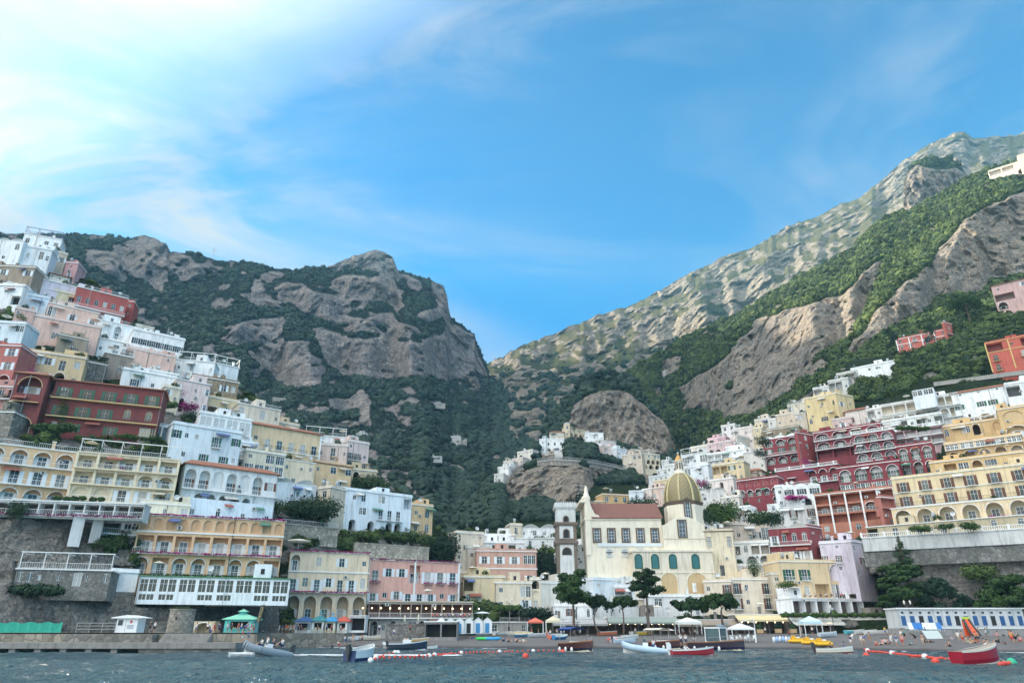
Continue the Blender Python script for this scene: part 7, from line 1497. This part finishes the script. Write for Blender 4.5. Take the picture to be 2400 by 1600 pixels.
    for k_ in range(700):
        a_ = random.random(); x = p.x-3.2+a_*2.5; y = p.y-1.5-random.random()*1.2; s_ = random.uniform(.05,.16); z = .1+random.random()*.5; mb.face([(x-s_,y,z),(x,y-s_,z),(x+s_,y,z+.05),(x,y+s_,z+.1)], fo)
    tag(mb.build('foam'), kind='stuff')
    for i, (dx, dy, tp, po) in enumerate([(-.8,.3,'white','sit'),(.1,-.2,'white','stand'),(.5,.5,'navy','sit'),(1.4,.7,'white','sit')]):
        q = Vector((dx,dy,1.25 if po == 'sit' else .7)); q.rotate(Matrix.Rotation(0,3,'Z')); person(['person in white seated at the bow of the grey inflatable','person in white standing at the grey inflatable console','person in navy seated behind the console of the grey inflatable','person in white sitting at the stern of the grey inflatable'][i], p+q, R(-40), po, tp, 'navy', 'people aboard boats')
    p = sea(845,1554); rowboat('small white boat seen end on with dark blue waterline', p, R(66), 3.6, 1.9, (.02,.04,.12), (.6,.62,.6), stripe=(.62,.66,.68), h=.8, engine=BLACKM).scale = (1,1,1.4)
    p = sea(955,1526); b4 = rowboat('white speedboat with dark navy hull and outboard', p, R(10), 6, 2.3, (.02,.03,.05), (.6,.62,.64), h=.85, rimc=(.62,.68,.72), engine=True); mb = MB(); mb.box(-.8,.5,-.5,.5,.6,1.3,WH); mb.box(.2,.5,-.5,.5,1.3,1.7,GLB); mb.build('console', b4); b4.scale = (1,1,1.3)
    rib('white inflatable boat behind the navy speedboat', sea(922,1519), R(160), 4.6, 2, (.5,.54,.56), .05, con=False)
    rib('white inflatable dinghy moored off the quay, outer one', sea(716,1517), R(-5), 6, 2.1, (.56,.6,.62)); rib('white inflatable dinghy against the quay corner', sea(683,1515), R(70), 4, 1.8, (.56,.6,.62), con=False)
    rib('tiny white inflatable dinghy with standing people at the beach edge', sand(803,1516), R(15), 3.4, 1.5, (.6,.62,.62), con=False)
    gozzo('wooden boat with blue bimini and navy hull in front of the pines', sea(1355,1529), R(-62), 7.4, 3.3, (.012,.02,.045), canopy=(.02,.06,.25)).scale = (1,1,1.35)
    rib('pale blue inflatable boat with raised bow and standing driver', sea(1512,1533), R(170), 6.0, 2.2, (.4,.52,.62), .06).scale = (1,1,1.4)
    gozzo('dark wooden boat with white frames behind the pale blue inflatable', sea(1558,1523), R(-50), 7.8, 3, (.025,.02,.03), canopy=(.55,.5,.42)).scale = (1,1,1.35)
    gozzo('navy cabin cruiser with wooden details and windscreen', sea(1680,1527), R(-40), 9, 3.4, (.015,.015,.05), cabin=True).scale = (1,1,1.4)
    rowboat('small red boat with outboard and seated man', sea(1624,1538), R(10), 5.6, 1.9, (.35,.02,.03), (.62,.6,.5), stripe=None, engine=WH).scale = (1,1,1.35)
    rowboat('little dark red and white motorboat near the pedal boats', sea(1957,1534), R(-15), 4.6, 1.9, (.22,.03,.03), (.65,.62,.5), stripe=(.62,.6,.5), engine=BLACKM).scale = (1,1,1.3)
    rowboat('large crimson dinghy tethered to a green buoy, nearest boat on the right', sea(2297,1560), R(14), 4.5, 1.9, (.3,.008,.025), (.5,.45,.4), (.62,.58,.5), h=.85, pitch=.02).scale = (1,1,1.4)
    gb = empty('buoy', sea(2374,1562)+Vector((0,0,.1)), 0, 'green ball buoy beside the crimson dinghy', 'buoy'); mb = MB(); mb.ball((0,0,.1), .42, flat((.03,.35,.2), .6, name='green_buoy'), 14, 10, (1,1,1.2)); mb.build('float', gb)
    rp = MB(); A_ = sea(2330,1545)+Vector((0,0,1.1)); C_ = sea(2372,1562)+Vector((0,0,.5)); rp.tube([A_.lerp(C_, f)-Vector((0,0,.5*math.sin(PI*f))) for f in [i/8 for i in range(9)]], .03, flat((.55,.5,.4), .9, name='rope'), 5); tag(rp.build('rope'), 'slack mooring rope from the crimson dinghy to the green buoy', 'rope')
    # boats and boards drawn up on the sand
    for lb, u, v, L_, c, inn, a, tl in [('upturned looking white and blue boat on the upper beach',1138,1484,5,(.55,.6,.66),(.05,.15,.4),10,.2),('white tarped boat on the upper beach',1162,1484,4.5,(.6,.6,.58),(.6,.6,.6),80,0),('turquoise topped boat on the upper beach',1181,1485,4.5,(.55,.58,.58),(.03,.3,.4),20,0),('boat with pink red cover on the upper beach',1198,1487,4,(.6,.6,.6),(.55,.05,.1),0,0),
        ('white skiff with cream inside on the sand',1213,1490,4.5,(.62,.62,.6),(.6,.5,.3),15,.25),('yellow and blue rimmed skiff on the sand',1228,1492,4.5,(.08,.25,.45),(.65,.55,.3),-10,.3),('grey dinghy left of the cream stall',1262,1493,5,(.45,.48,.5),(.4,.42,.44),5,0),('orange kayak behind the navy bimini boat',1424,1484,5,(.65,.2,.1),(.6,.2,.1),5,0),('blue dinghy on the sand below the cream stall',1313,1498,4,(.03,.2,.42),(.55,.6,.62),40,.3),
        ('red trimmed boat next to the blue dinghy',1298,1497,4.4,(.5,.12,.08),(.55,.5,.45),60,.2),('grey covered inflatable on the sand',1457,1503,4.6,(.4,.43,.47),(.4,.43,.47),0,0),('white boat with yellow cushions on the sand',1478,1498,4,(.62,.62,.6),(.65,.42,.04),20,0),('pale blue skiff right of the red striped boat',1465,1508,4.2,(.45,.55,.66),(.5,.55,.6),5,0),
        ('white canoe with yellow tip near the left beach',868,1500,4.5,(.62,.6,.5),(.6,.45,.1),0,0),('pale blue topped kayak near the left beach',838,1500,4,(.55,.6,.62),(.1,.4,.6),0,0),('white kayak left of the striped umbrella shop',818,1502,4.2,(.6,.6,.6),(.6,.6,.6),5,0),('light skiff right of the pale blue gazebo',1942,1492,4,(.5,.56,.62),(.62,.5,.38),10,0),('white dinghy with grey cover on the right beach',2030,1480,5,(.6,.6,.6),(.4,.42,.45),0,0),('turquoise bottomed rowing boat on the right beach',2004,1480,5,(.1,.45,.55),(.55,.5,.4),10,0),
        ('white plastic boat below the hedge restaurant',2058,1482,6,(.62,.62,.6),(.5,.5,.5),0,0),('yellow inflatable heap by the pavilion',1505,1482,4,(.65,.45,.05),(.6,.55,.5),0,0),('white tarped boat before the pale awning restaurant',1484,1483,5,(.55,.54,.5),(.5,.48,.42),70,0),('tan wooden raft behind the navy speedboat',975,1507,5,(.5,.33,.14),(.45,.3,.15),4,0),('white tender to the right of the navy speedboat',1003,1516,3.6,(.6,.6,.6),(.55,.5,.4),0,0)]:
        rowboat(lb, sand(u,v)+Vector((0,0,.25)), R(a), L_*.95, 1.5, c, inn, WHITE if sum(c) > .3 else (.5,.5,.5), h=.55, tilt=tl, group='boats drawn up on the beach')
    rb = rib('red and white striped inflatable on the sand', sand(1436,1504), R(80), 3.6, 2.0, (.55,.1,.08), con=False, group='boats drawn up on the beach')
    for i in range(3):
        u = 1870+i*28.5+(3 if i else 0); p = sand(u,1512); r_ = empty('pedal_boat', p, 0, ['yellow pedal boat, leftmost of three','yellow pedal boat in the middle of three','yellow pedal boat, rightmost of three'][i], 'pedal boat', 'yellow pedal boats'); ym = flat((.75,.42,.015), .45, name='yellow_plastic')
        for y in (-.6,.6): mb = MB(); mb.tube([(-1.35,y,.35),(-1.1,y,.25),(1.1,y,.25),(1.35,y,.4)], [.15,.27,.27,.12], ym, 8); mb.build('float', r_)
        mb = MB(); mb.box(-.95,.95,-.75,.75,.45,.75,ym); mb.box(-.7,-.45,-.7,.7,.75,1.15,ym); mb.build('deck', r_); mb = MB(); mb.box(-.3,.35,-.5,.5,.75,.95,WH); mb.build('seat', r_)
    for i in range(6):
        u = 1816+i*7.3; p = sand(u,1512); r_ = empty('paddle_board', p, R(14), 'blue and white board leaning in the row beside the pedal boats', 'board', 'row of leaning boards'); mb = MB(); mb.ball((0,0,.5), .55, flat((.3,.45,.7), .5, name='board_blue') if i%2 else WSH, 10, 8, (.5,.5,.9)); mb.build('board', r_)
    for i, (c, u) in enumerate([((.03,.45,.08),1133),((.05,.5,.1),1146),((.03,.3,.55),1156)]):
        p = sand(u,1500); r_ = empty('kayak', p+Vector((0,0,.1)), R(10), ['bright green kayak on the beach, leftmost','bright green kayak beside the blue one','small blue kayak next to the green kayaks'][i], 'kayak', 'kayaks on the beach'); mb = MB(); m = flat(c, .45, name='kayak_plastic'); mb.tube([(-1.7,0,.35),(-1.2,0,.25),(0,0,.22),(1.2,0,.25),(1.7,0,.35)], [.05,.3,.38,.3,.05], m, 8); mb.build('hull', r_); mb = MB(); mb.box(-.3,.3,-.2,.2,.5,.62,BLACKM); mb.build('seat', r_)
    # --- buoy lines
    rf = flat((.6,.06,.035), .6, name='red_float'); wf = flat((.68,.68,.66), .5, name='white_float'); rope = flat((.4,.3,.25), .9, name='rope')
    def bline(label, pts, n, whites, r=.15, rw=.27):
        P = [sea(u, v) for u, v in pts]; root = empty('buoy_line', P[0], 0, label, 'buoy line', 'swimming area buoy lines'); o = P[0]; seg = [(b_-a_).length for a_, b_ in zip(P[:-1], P[1:])]; T = sum(seg)
        def pt(f):
            d = f*T
            for a_, b_, s_ in zip(P[:-1], P[1:], seg):
                if d <= s_: return a_.lerp(b_, d/s_)-o
                d -= s_
            return P[-1]-o
        rp = MB(); rp.tube([pt(i/30)+Vector((0,0,.12)) for i in range(31)], .03, rope, 4); rp.build('rope', root); mb = MB(); mb.ball((0,0,0), r, rf, 8, 6); me = mb.mesh('float'); mb = MB(); mb.ball((0,0,0), rw, wf, 10, 8); mw = mb.mesh('float')
        for i in range(n): put('float', me, root, pt((i+.5)/n)+Vector((0,random.uniform(-.1,.1),.3+random.uniform(-.05,.05))))
        for f in whites: put('float', mw, root, pt(f)+Vector((0,0,.32)))
    bline('nearer line of red floats with white balls, left of centre', [(880,1549),(960,1545),(1010,1542),(1060,1537),(1120,1534),(1200,1531),(1315,1529)], 46, [0,.28,.5,.72,.88])
    bline('short line of red floats behind the white end on boat', [(868,1556),(900,1540),(925,1534)], 8, [0,1])
    bline('long orange float line running from the right beach to the crimson dinghy', [(2018,1519),(2030,1527),(2040,1531),(2075,1534),(2115,1539),(2163,1545),(2220,1551),(2262,1555)], 96, [.12,.27,.45,.66,.86], .15, .32)
    bline('short orange float line between crimson dinghy and green buoy', [(2345,1566),(2368,1562)], 9, [], .17)
    for i, (u, v, c) in enumerate([(1232,1541,rf),(1319,1530,rf),(2031,1539,rf),(2194,1555,rf),(932,1533,wf),(1005,1542,wf)]):
        b = empty('buoy', sea(u,v), 0, ['single red buoy off the middle of the float line','red buoy at the right end of the float line by the wooden boat','orange buoy near the start of the right float line','orange buoy hanging below the right float line','white buoy beneath the navy speedboat bow','white buoy left of the middle of the float line'][i], 'buoy', 'single buoys'); mb = MB(); mb.ball((0,0,.18), .36, c, 12, 8); mb.build('float', b)
    build_people(); build_green()
def build_people():
    used = {}
    def pp(u, v, pose, top, bot, where, rz=None, on='sand', Y=None, z=None, grp='people on the beach'):
        if on == 'sand': p = sand(u, v)
        else: p = at(u, v, Y); p.z = z if z is not None else p.z
        vb = {'stand':'standing','walk':'walking','sit':'sitting','lie':'lying','bend':'bending over','reach':'reaching out'}[pose]
        cl = ('in '+top+' top') if top != 'bare' else 'bare chested'
        lab = 'person %s %s and %s shorts %s' % (vb, cl, bot, where)
        used[lab] = used.get(lab, 0)+1
        if used[lab] > 1: lab = ('second ' if used[lab] == 2 else 'another ')+lab
        person(lab, p, random.uniform(-2.6, 2.6) if rz is None else rz, pose, top, bot, grp)
    Q = 'people on the quay'
    for u, v, po, t, b, w in [(350,1482,'stand','black','black','right of the white hut'),(360,1482,'stand','white','black','beside the one in black near the hut')]: pp(u, v, po, t, b, w, on='q', Y=113, z=2.7, grp=Q)
    for u, po, t, b, w in [(458,'stand','white','grey','in front of the cream stall'),(484,'stand','white','black','under the cream stall arch'),(492,'sit','blue','navy','on the quay by the cream stall'),(500,'stand','red','red','at the cream stall edge'),(511,'stand','navy','navy','between cream stall and teal kiosk'),(531,'stand','white','grey','left of the teal kiosk counter'),(540,'stand','black','black','at the teal kiosk corner'),
        (556,'stand','red','grey','at the teal kiosk counter'),(563,'walk','white','blue','passing the teal kiosk'),(578,'stand','white','grey','right of the teal kiosk counter'),(586,'stand','pink','white','beside the leaning banner'),(592,'stand','teal','red','under the leaning banner'),(570,'bend','blue','navy','near the quay edge')]: pp(u, 1489, po, t, b, w, on='q', Y=random.uniform(128,132), z=2.7, grp=Q)
    for u, po, t, b, w in [(567,'stand','red','white','at the end of the low jetty'),(580,'walk','blue','grey','at the tip of the low jetty')]: pp(u, 1505, po, t, b, w, on='q', Y=107, z=1.42, grp=Q)
    for u, po, t, b, w in [(614,'sit','white','black','on a scooter by the stone arch'),(652,'stand','white','white','before the dark stone arch'),(660,'stand','blue','beige','near the dark stone arch'),(668,'stand','red','beige','in the crowd left of the ticket row'),(673,'stand','orange','grey','in the crowd left of the ticket row'),(679,'walk','beige','white','beside the navy kiosk'),(686,'stand','pink','beige','at the crowd edge'),(697,'stand','black','navy','at the navy roofed kiosk'),(703,'stand','navy','black','before the navy roofed kiosk'),(742,'stand','green','black','at the teal roofed kiosk'),(757,'walk','black','grey','between the kiosks'),(764,'stand','blue','black','at the blue roofed kiosk'),(776,'stand','red','black','in front of the red roofed kiosk'),(797,'walk','white','grey','passing the red roofed kiosk'),(888,'stand','white','navy','by the white shop'),(924,'sit','white','blue','outside the stone shop fronts'),(960,'walk','red','black','in front of the folded umbrellas')]: pp(u, 1489, po, t, b, w, on='q', Y=random.uniform(148,152), z=2.68, grp=Q)
    for u, v, t, w in [(521,1411,'yellow','on the cliff path below the restaurant'),(588,1420,'white','on the cliff stair, left'),(603,1420,'white','on the cliff stair, second'),(617,1421,'white','on the cliff stair, third'),(629,1421,'blue','on the cliff stair, fourth')]:
        Y = town_y(u, v)-2; pp(u, v, 'stand', t, 'navy', w, on='q', Y=Y, grp='people on the cliff stair')
    # kayak edge
    for u, v, po, t, b, w in [(795,1512,'bend','white','red','pulling the tiny dinghy'),(807,1508,'stand','white','blue','behind the tiny dinghy'),(826,1508,'walk','bare','beige','carrying a kayak on the left beach'),(848,1506,'walk','bare','navy','near the left kayaks'),(1107,1496,'lie','blue','blue','left of the green kayaks'),(1180,1502,'sit','blue','navy','on the mid beach sand'),(1192,1503,'sit','bare','black','on the mid beach sand'),(1210,1504,'sit','pink','black','on the mid beach sand'),(1218,1504,'lie','bare','beige','on the mid beach sand'),
        (1228,1505,'sit','white','beige','on the mid beach sand'),(1282,1494,'stand','bare','red','by the red trimmed boat'),(1290,1493,'stand','white','navy','by the red trimmed boat'),(1305,1486,'stand','white','beige','under the cream stall'),(1330,1484,'stand','red','black','under the white umbrella tent'),(1348,1484,'stand','white','red','beside the white umbrella tent'),(1262,1484,'stand','pink','beige','under the coral red gazebo'),(1246,1484,'stand','red','black','under the coral red gazebo')]: pp(u, v, po, t, b, w)
    for i, u in enumerate([1490,1528,1585,1600,1618,1632,1660,1676]): pp(u, 1488, 'stand', ['white','grey','blue','white','black','beige','red','white'][i], ['black','beige','navy','grey','beige','white','navy','black'][i], ['before the green awning','near the yellow inflatable heap','left of the pavilion','inside the pavilion','at the pavilion counter','at the right pavilion leg','behind the cabin cruiser','by the terrace bar'][i])
    # right beach
    Rb = [(1978,1516,'stand','blue','beige','on the sand right of the pedal boats'),(1995,1512,'walk','navy','white','near the right beach skiffs'),(2001,1514,'bend','white','white','near the right beach skiffs'),(2021,1512,'stand','white','beige','near the waterline'),(2028,1512,'stand','blue','beige','near the waterline'),(2055,1512,'sit','bare','red','in the group on the sand'),(2064,1510,'lie','bare','grey','in the group on the sand'),(2070,1508,'sit','pink','beige','in the group on the sand'),(2077,1508,'sit','white','black','in the group on the sand'),
        (2084,1508,'sit','bare','navy','in the group on the sand'),(2091,1510,'stand','white','white','beside the sitting group'),(2103,1513,'stand','blue','white','in the middle of the right beach'),(2117,1513,'stand','pink','red','beside the blue topped stander'),(2114,1498,'stand','white','beige','by the white board'),(2122,1498,'stand','teal','black','by the white board'),(2150,1518,'bend','black','black','at the dark wet sand'),(2165,1512,'stand','bare','beige','behind the bending one'),(2172,1517,'sit','black','black','at the dark wet sand'),(2186,1520,'lie','black','black','on a towel by the wet sand'),
        (2225,1514,'sit','bare','black','alone on the sand'),(2172,1492,'stand','navy','blue','under the loungers'),(2268,1504,'sit','beige','beige','below the orange slide'),(2276,1506,'sit','bare','beige','below the orange slide'),(2284,1506,'lie','bare','orange','below the orange slide'),(2292,1503,'sit','bare','red','below the orange slide'),(2262,1520,'stand','bare','red','near the crimson dinghy bow'),(2256,1535,'walk','white','beige','wading by the crimson dinghy'),(2294,1524,'stand','bare','black','wading behind the crimson dinghy'),(2300,1524,'stand','bare','navy','wading behind the crimson dinghy'),
        (2310,1510,'sit','bare','white','right of the slide'),(2318,1512,'sit','bare','teal','right of the slide'),(2314,1496,'stand','white','grey','at the foot of the slide'),(2340,1505,'sit','black','black','on a towel to the right'),(2355,1508,'lie','bare','black','on a towel to the right'),(2336,1486,'sit','pink','pink','by the terrace wall'),(2352,1484,'lie','black','black','by the terrace wall'),(2370,1502,'stand','bare','navy','at the right edge of the beach'),(2377,1504,'stand','bare','black','at the right edge of the beach'),(2383,1506,'bend','black','black','at the right edge of the beach'),(2393,1502,'sit','pink','red','at the right edge of the beach'),
        (2380,1528,'walk','orange','red','wading at the right edge'),(2316,1480,'stand','teal','teal','on the terrace steps'),(2075,1482,'stand','yellow','blue','before the hedge restaurant'),(2010,1484,'sit','red','black','outside the hedge restaurant'),(2297,1494,'walk','bare','grey','beside the slide'),(2246,1492,'sit','blue','blue','left of the slide'),(2232,1497,'lie','white','white','on a towel left of the slide'),(2040,1506,'stand','bare','orange','between the two groups'),(2136,1510,'lie','bare','teal','near the white board'),(1905,1486,'stand','white','black','under the pale blue gazebo'),(1880,1488,'stand','grey','grey','left of the pale blue gazebo'),(1795,1486,'stand','white','black','by the planters'),(1850,1486,'sit','red','black','at the yellow cafe tables')]
    for r in Rb: pp(*r)
    # aboard
    for u, v, po, t, b, w, dz in [(1533,1529,'stand','white','blue','driving the pale blue inflatable',.25),(1598,1528,'stand','white','navy','on the bow between wooden boats',.9),(1610,1527,'stand','white','navy','beside the cabin cruiser bow',.9),(1610,1538,'sit','white','white','in the small red boat',.55),(1952,1534,'sit','black','black','in the little dark red motorboat',.55),(692,1517,'stand','pink','white','in the outer white dinghy',.2),(704,1517,'sit','black','black','in the outer white dinghy',.5),(951,1526,'stand','white','white','steering the navy speedboat',.3),(1629,1524,'bend','white','grey','on deck behind the small red boat',.8)]:
        q = sea(u, v); pp(u, v, po, t, b, w, on='q', Y=q.y, z=dz, rz=random.uniform(-.6,.6), grp='people aboard boats')
    # diners on terraces
    k = 0; rnd = random.Random(5); dn = ['far left','left','left middle','middle left','middle','middle right','right middle','right','far right','end']
    for i in range(10): pp(1015+i*9.3, 1446, 'sit', rnd.choice(['white','blue','red','grey']), 'navy', 'at the pergola restaurant rail, '+dn[i], on='q', Y=162.2, z=zat(1443,162.2)-.1, rz=0, grp='diners on terraces')
    for i in range(10): pp(1862+i*12.5, 1398, 'sit', rnd.choice(['white','black','red','grey','beige']), 'navy', 'on the yellow restaurant upper terrace, '+dn[i], on='q', Y=182, z=zat(1397,182), rz=0, grp='diners on terraces')
    for i in range(10): pp(1590+i*13, 1486, 'sit', rnd.choice(['white','black','red','grey','beige']), 'black', 'at the terrace bar tables, '+dn[i], on='q', Y=176, z=2.75, rz=0, grp='diners on terraces')
def build_green():
    # beach pines
    tree('broad dark pine on a straight trunk, largest of the front pines', 1342,1484,1333,1412,98,172,'round',n=6500,seed=1)
    tree('small leaning pine with curved trunk right of the largest pine', 1402,1484,1388,1432,62,173,'flat',n=3000,lean=-2.2,seed=2)
    tree('low spreading pine with forked trunk in the middle', 1457,1484,1390,1428,74,173,'flat',n=3600,lean=.4,seed=3)
    tree('round pine on a thin tall trunk before the church', 1513,1482,1332,1400,80,171,'round',n=5200,seed=4)
    tree('wide flat umbrella pine right of the church', 1688,1484,1380,1432,86,171,'flat',n=5200,seed=5)
    tree('flat umbrella pine to its left with dark crown', 1618,1484,1393,1436,84,172,'flat',n=4600,seed=6)
    tree('tall blue green conifer against the retaining wall', 2112,1430,1252,1330,54,166,'cone',mat=DK,n=2600,seed=7)
    tree('large layered cedar at the cliff foot', 2112,1446,1312,1420,118,164,'tiers',n=9000,seed=8)
    tree('lower flat topped pine in front of the cedar', 2118,1450,1366,1402,76,161,'flat',n=3400,seed=9)
    tree('dark ivy covered tree at the middle of the cliff foot', 2205,1450,1352,1452,96,160,'round',mat=DK,n=5200,seed=10)
    tree('dark low tree between the ivy tree and the right pine', 2262,1450,1390,1452,70,157,'round',mat=DK,n=3400,seed=11)
    tree('big bushy pine at the right edge of the beach', 2352,1452,1345,1430,128,153,'round',n=8500,seed=12)
    tree('umbrella pine below the pink villa', 2262,752,688,735,98,300,'flat',n=4200,seed=13); tree('dark tree behind the palm of the red villa', 2180,800,760,800,40,275,'round',mat=DK,n=1500,seed=14); tree('dark cypress clump left of the red villa', 2086,812,770,815,44,278,'round',mat=DK,n=1600,seed=15)
    # town greenery
    for lb, u, v, w, h, Y, m in [('dark green garden trees in the middle of the left village',720,1195,115,62,None,DK),('green bush at the left edge of the garden trees',640,1190,40,40,None,OLIVE),('trees below the pinkish side house',860,1135,80,50,None,DK),('vine pergola green above the stone garden wall',940,1262,130,34,None,OLIVE),('tall dark trees between the two halves of the village',1035,1285,62,76,None,DK),
        ('vine at the foot of the big pale blue villa',850,1255,70,22,None,OLIVE),('hedge on the roof terrace at the left edge',20,742,80,26,None,HEDGE),('large hedge below the dark red hotel tower',125,1002,100,26,None,HEDGE),('hedge under the glass veranda left part',292,1022,54,14,None,HEDGE),('hedge under the glass veranda right part',350,1028,50,16,None,HEDGE),('climbing vine on the dark red hotel corner',138,960,20,70,None,HEDGE),('bright vine over the dark red hotel right arches',375,948,80,18,None,HEDGE),
        ('dark shrub column beside the hotel terrace at left',35,1195,44,46,None,DK),('ivy tree right of the concrete buttress',232,1272,40,30,None,OLIVE),('vine along the hotel balcony foot',185,1168,130,10,None,HEDGE),('shrubs on the cliff below the stone boathouses',80,1385,110,26,None,DK),('dark hedge by the brown ruin',225,850,40,40,None,DK),('green tree under the purple bougainvillea',450,975,46,32,None,DK),('green bush beneath the highest white villas',80,622,60,22,None,DK),
        ('tree behind the church nave roof',1505,1182,62,34,255,DK),('dark tree left of the bell tower',1272,1325,56,70,205,DK),('green bank above the dark bell tower tree',1262,1270,60,26,225,OLIVE),('vine wall below the crimson lower wing',1700,1205,60,60,210,HEDGE),('bushes left of the vine wall',1655,1215,40,40,205,DK),('bushes under the three gabled house',1790,1212,66,36,200,OLIVE),('dark bush right of the niche house',1822,1215,30,44,198,DK),('hanging green vine by the arcade house',1770,1330,26,38,190,HEDGE),
        ('dark oleander mass by the coral red gazebo',1255,1438,60,26,180,DK),('vine covered veranda roof left of the gazebo',1190,1424,60,14,182,HEDGE),('vine pergola clump, left of three on the yellow terrace',2160,1238,44,16,163,HEDGE),('vine pergola clump, middle of three on the yellow terrace',2218,1234,36,16,161,HEDGE),('vine pergola clump, right of three on the yellow terrace',2275,1232,40,20,159,HEDGE),('green plants on the long white hotel lower terrace',2140,1003,90,12,210,HEDGE),('potted hedge on the curtained terrace corner',1842,1370,30,18,178,HEDGE),
        ('green creeper patch on the right cliff, upper',2300,1345,60,40,159,OLIVE),('small shrub on the stone wall',1790,1030,30,30,250,DK),('shrub right of the cream yellow house',1782,1060,26,22,240,DK),('bush beside the white domed roof house',1660,1140,18,18,230,DK)]:
        shrub(lb, u, v, w, h, Y, m, cat='greenery', n=int(500+w*h*.5))
    for lb, u, v, w, h in [('purple bougainvillea on the pale pink arches',418,915,26,56),('purple bougainvillea above the green tree',440,952,40,24),('purple bougainvillea at the left edge by the red house',58,880,22,90),('purple bougainvillea arch right of the church dome',1645,1132,30,26),('purple patch on the crimson side wall',1892,1080,16,32),('purple canopy over the three gabled house balcony',1866,1166,46,12),('purple bougainvillea strip at the right edge of the yellow arcade',2360,1214,80,12)]:
        shrub(lb, u, v, w, h, (town_y(u, v+h/2)-5 if u > 1500 else None), FLW, cat='bougainvillea', name='bougainvillea', n=700)
    # ridge pylons
    for lb, u, v0, vb, Y in [('lattice pylon on the left skyline',497,577,612,965),('lattice pylon on the slope right of the long white house',388,766,806,500),('thin mast on the low saddle of the far ridge',1158,832,852,1300),('thin pylon on the lower left mountainside',592,655,690,800)]:
        h = zat(v0,Y)-zat(vb,Y); r = empty('pylon', at(u,vb,Y), .4, lb, 'pylon', 'power pylons'); mb = MB(); a = h*.09
        for x, y in ((-a,-a),(a,-a),(a,a),(-a,a)): mb.bar((x,y,0),(0,0,h),.16,GREYM,4)
        for k in range(6): z = h*k/6; q = a*(1-k/6); q2 = a*(1-(k+1)/6); z2 = h*(k+1)/6; mb.bar((-q,-q,z),(q2,-q2,z2),.1,GREYM,4); mb.bar((q,-q,z),(-q2,-q2,z2),.1,GREYM,4)
        for z in (.72,.86): mb.bar((-h*.13,0,h*z),(h*.13,0,h*z),.14,GREYM,4)
        mb.build('lattice', r)
build_world(); build_sea(); build_beach(); build_haze()
build_town() if 'build_town' in globals() else None
LY = build_terrain(); build_far(LY)
build_front() if 'build_front' in globals() else None
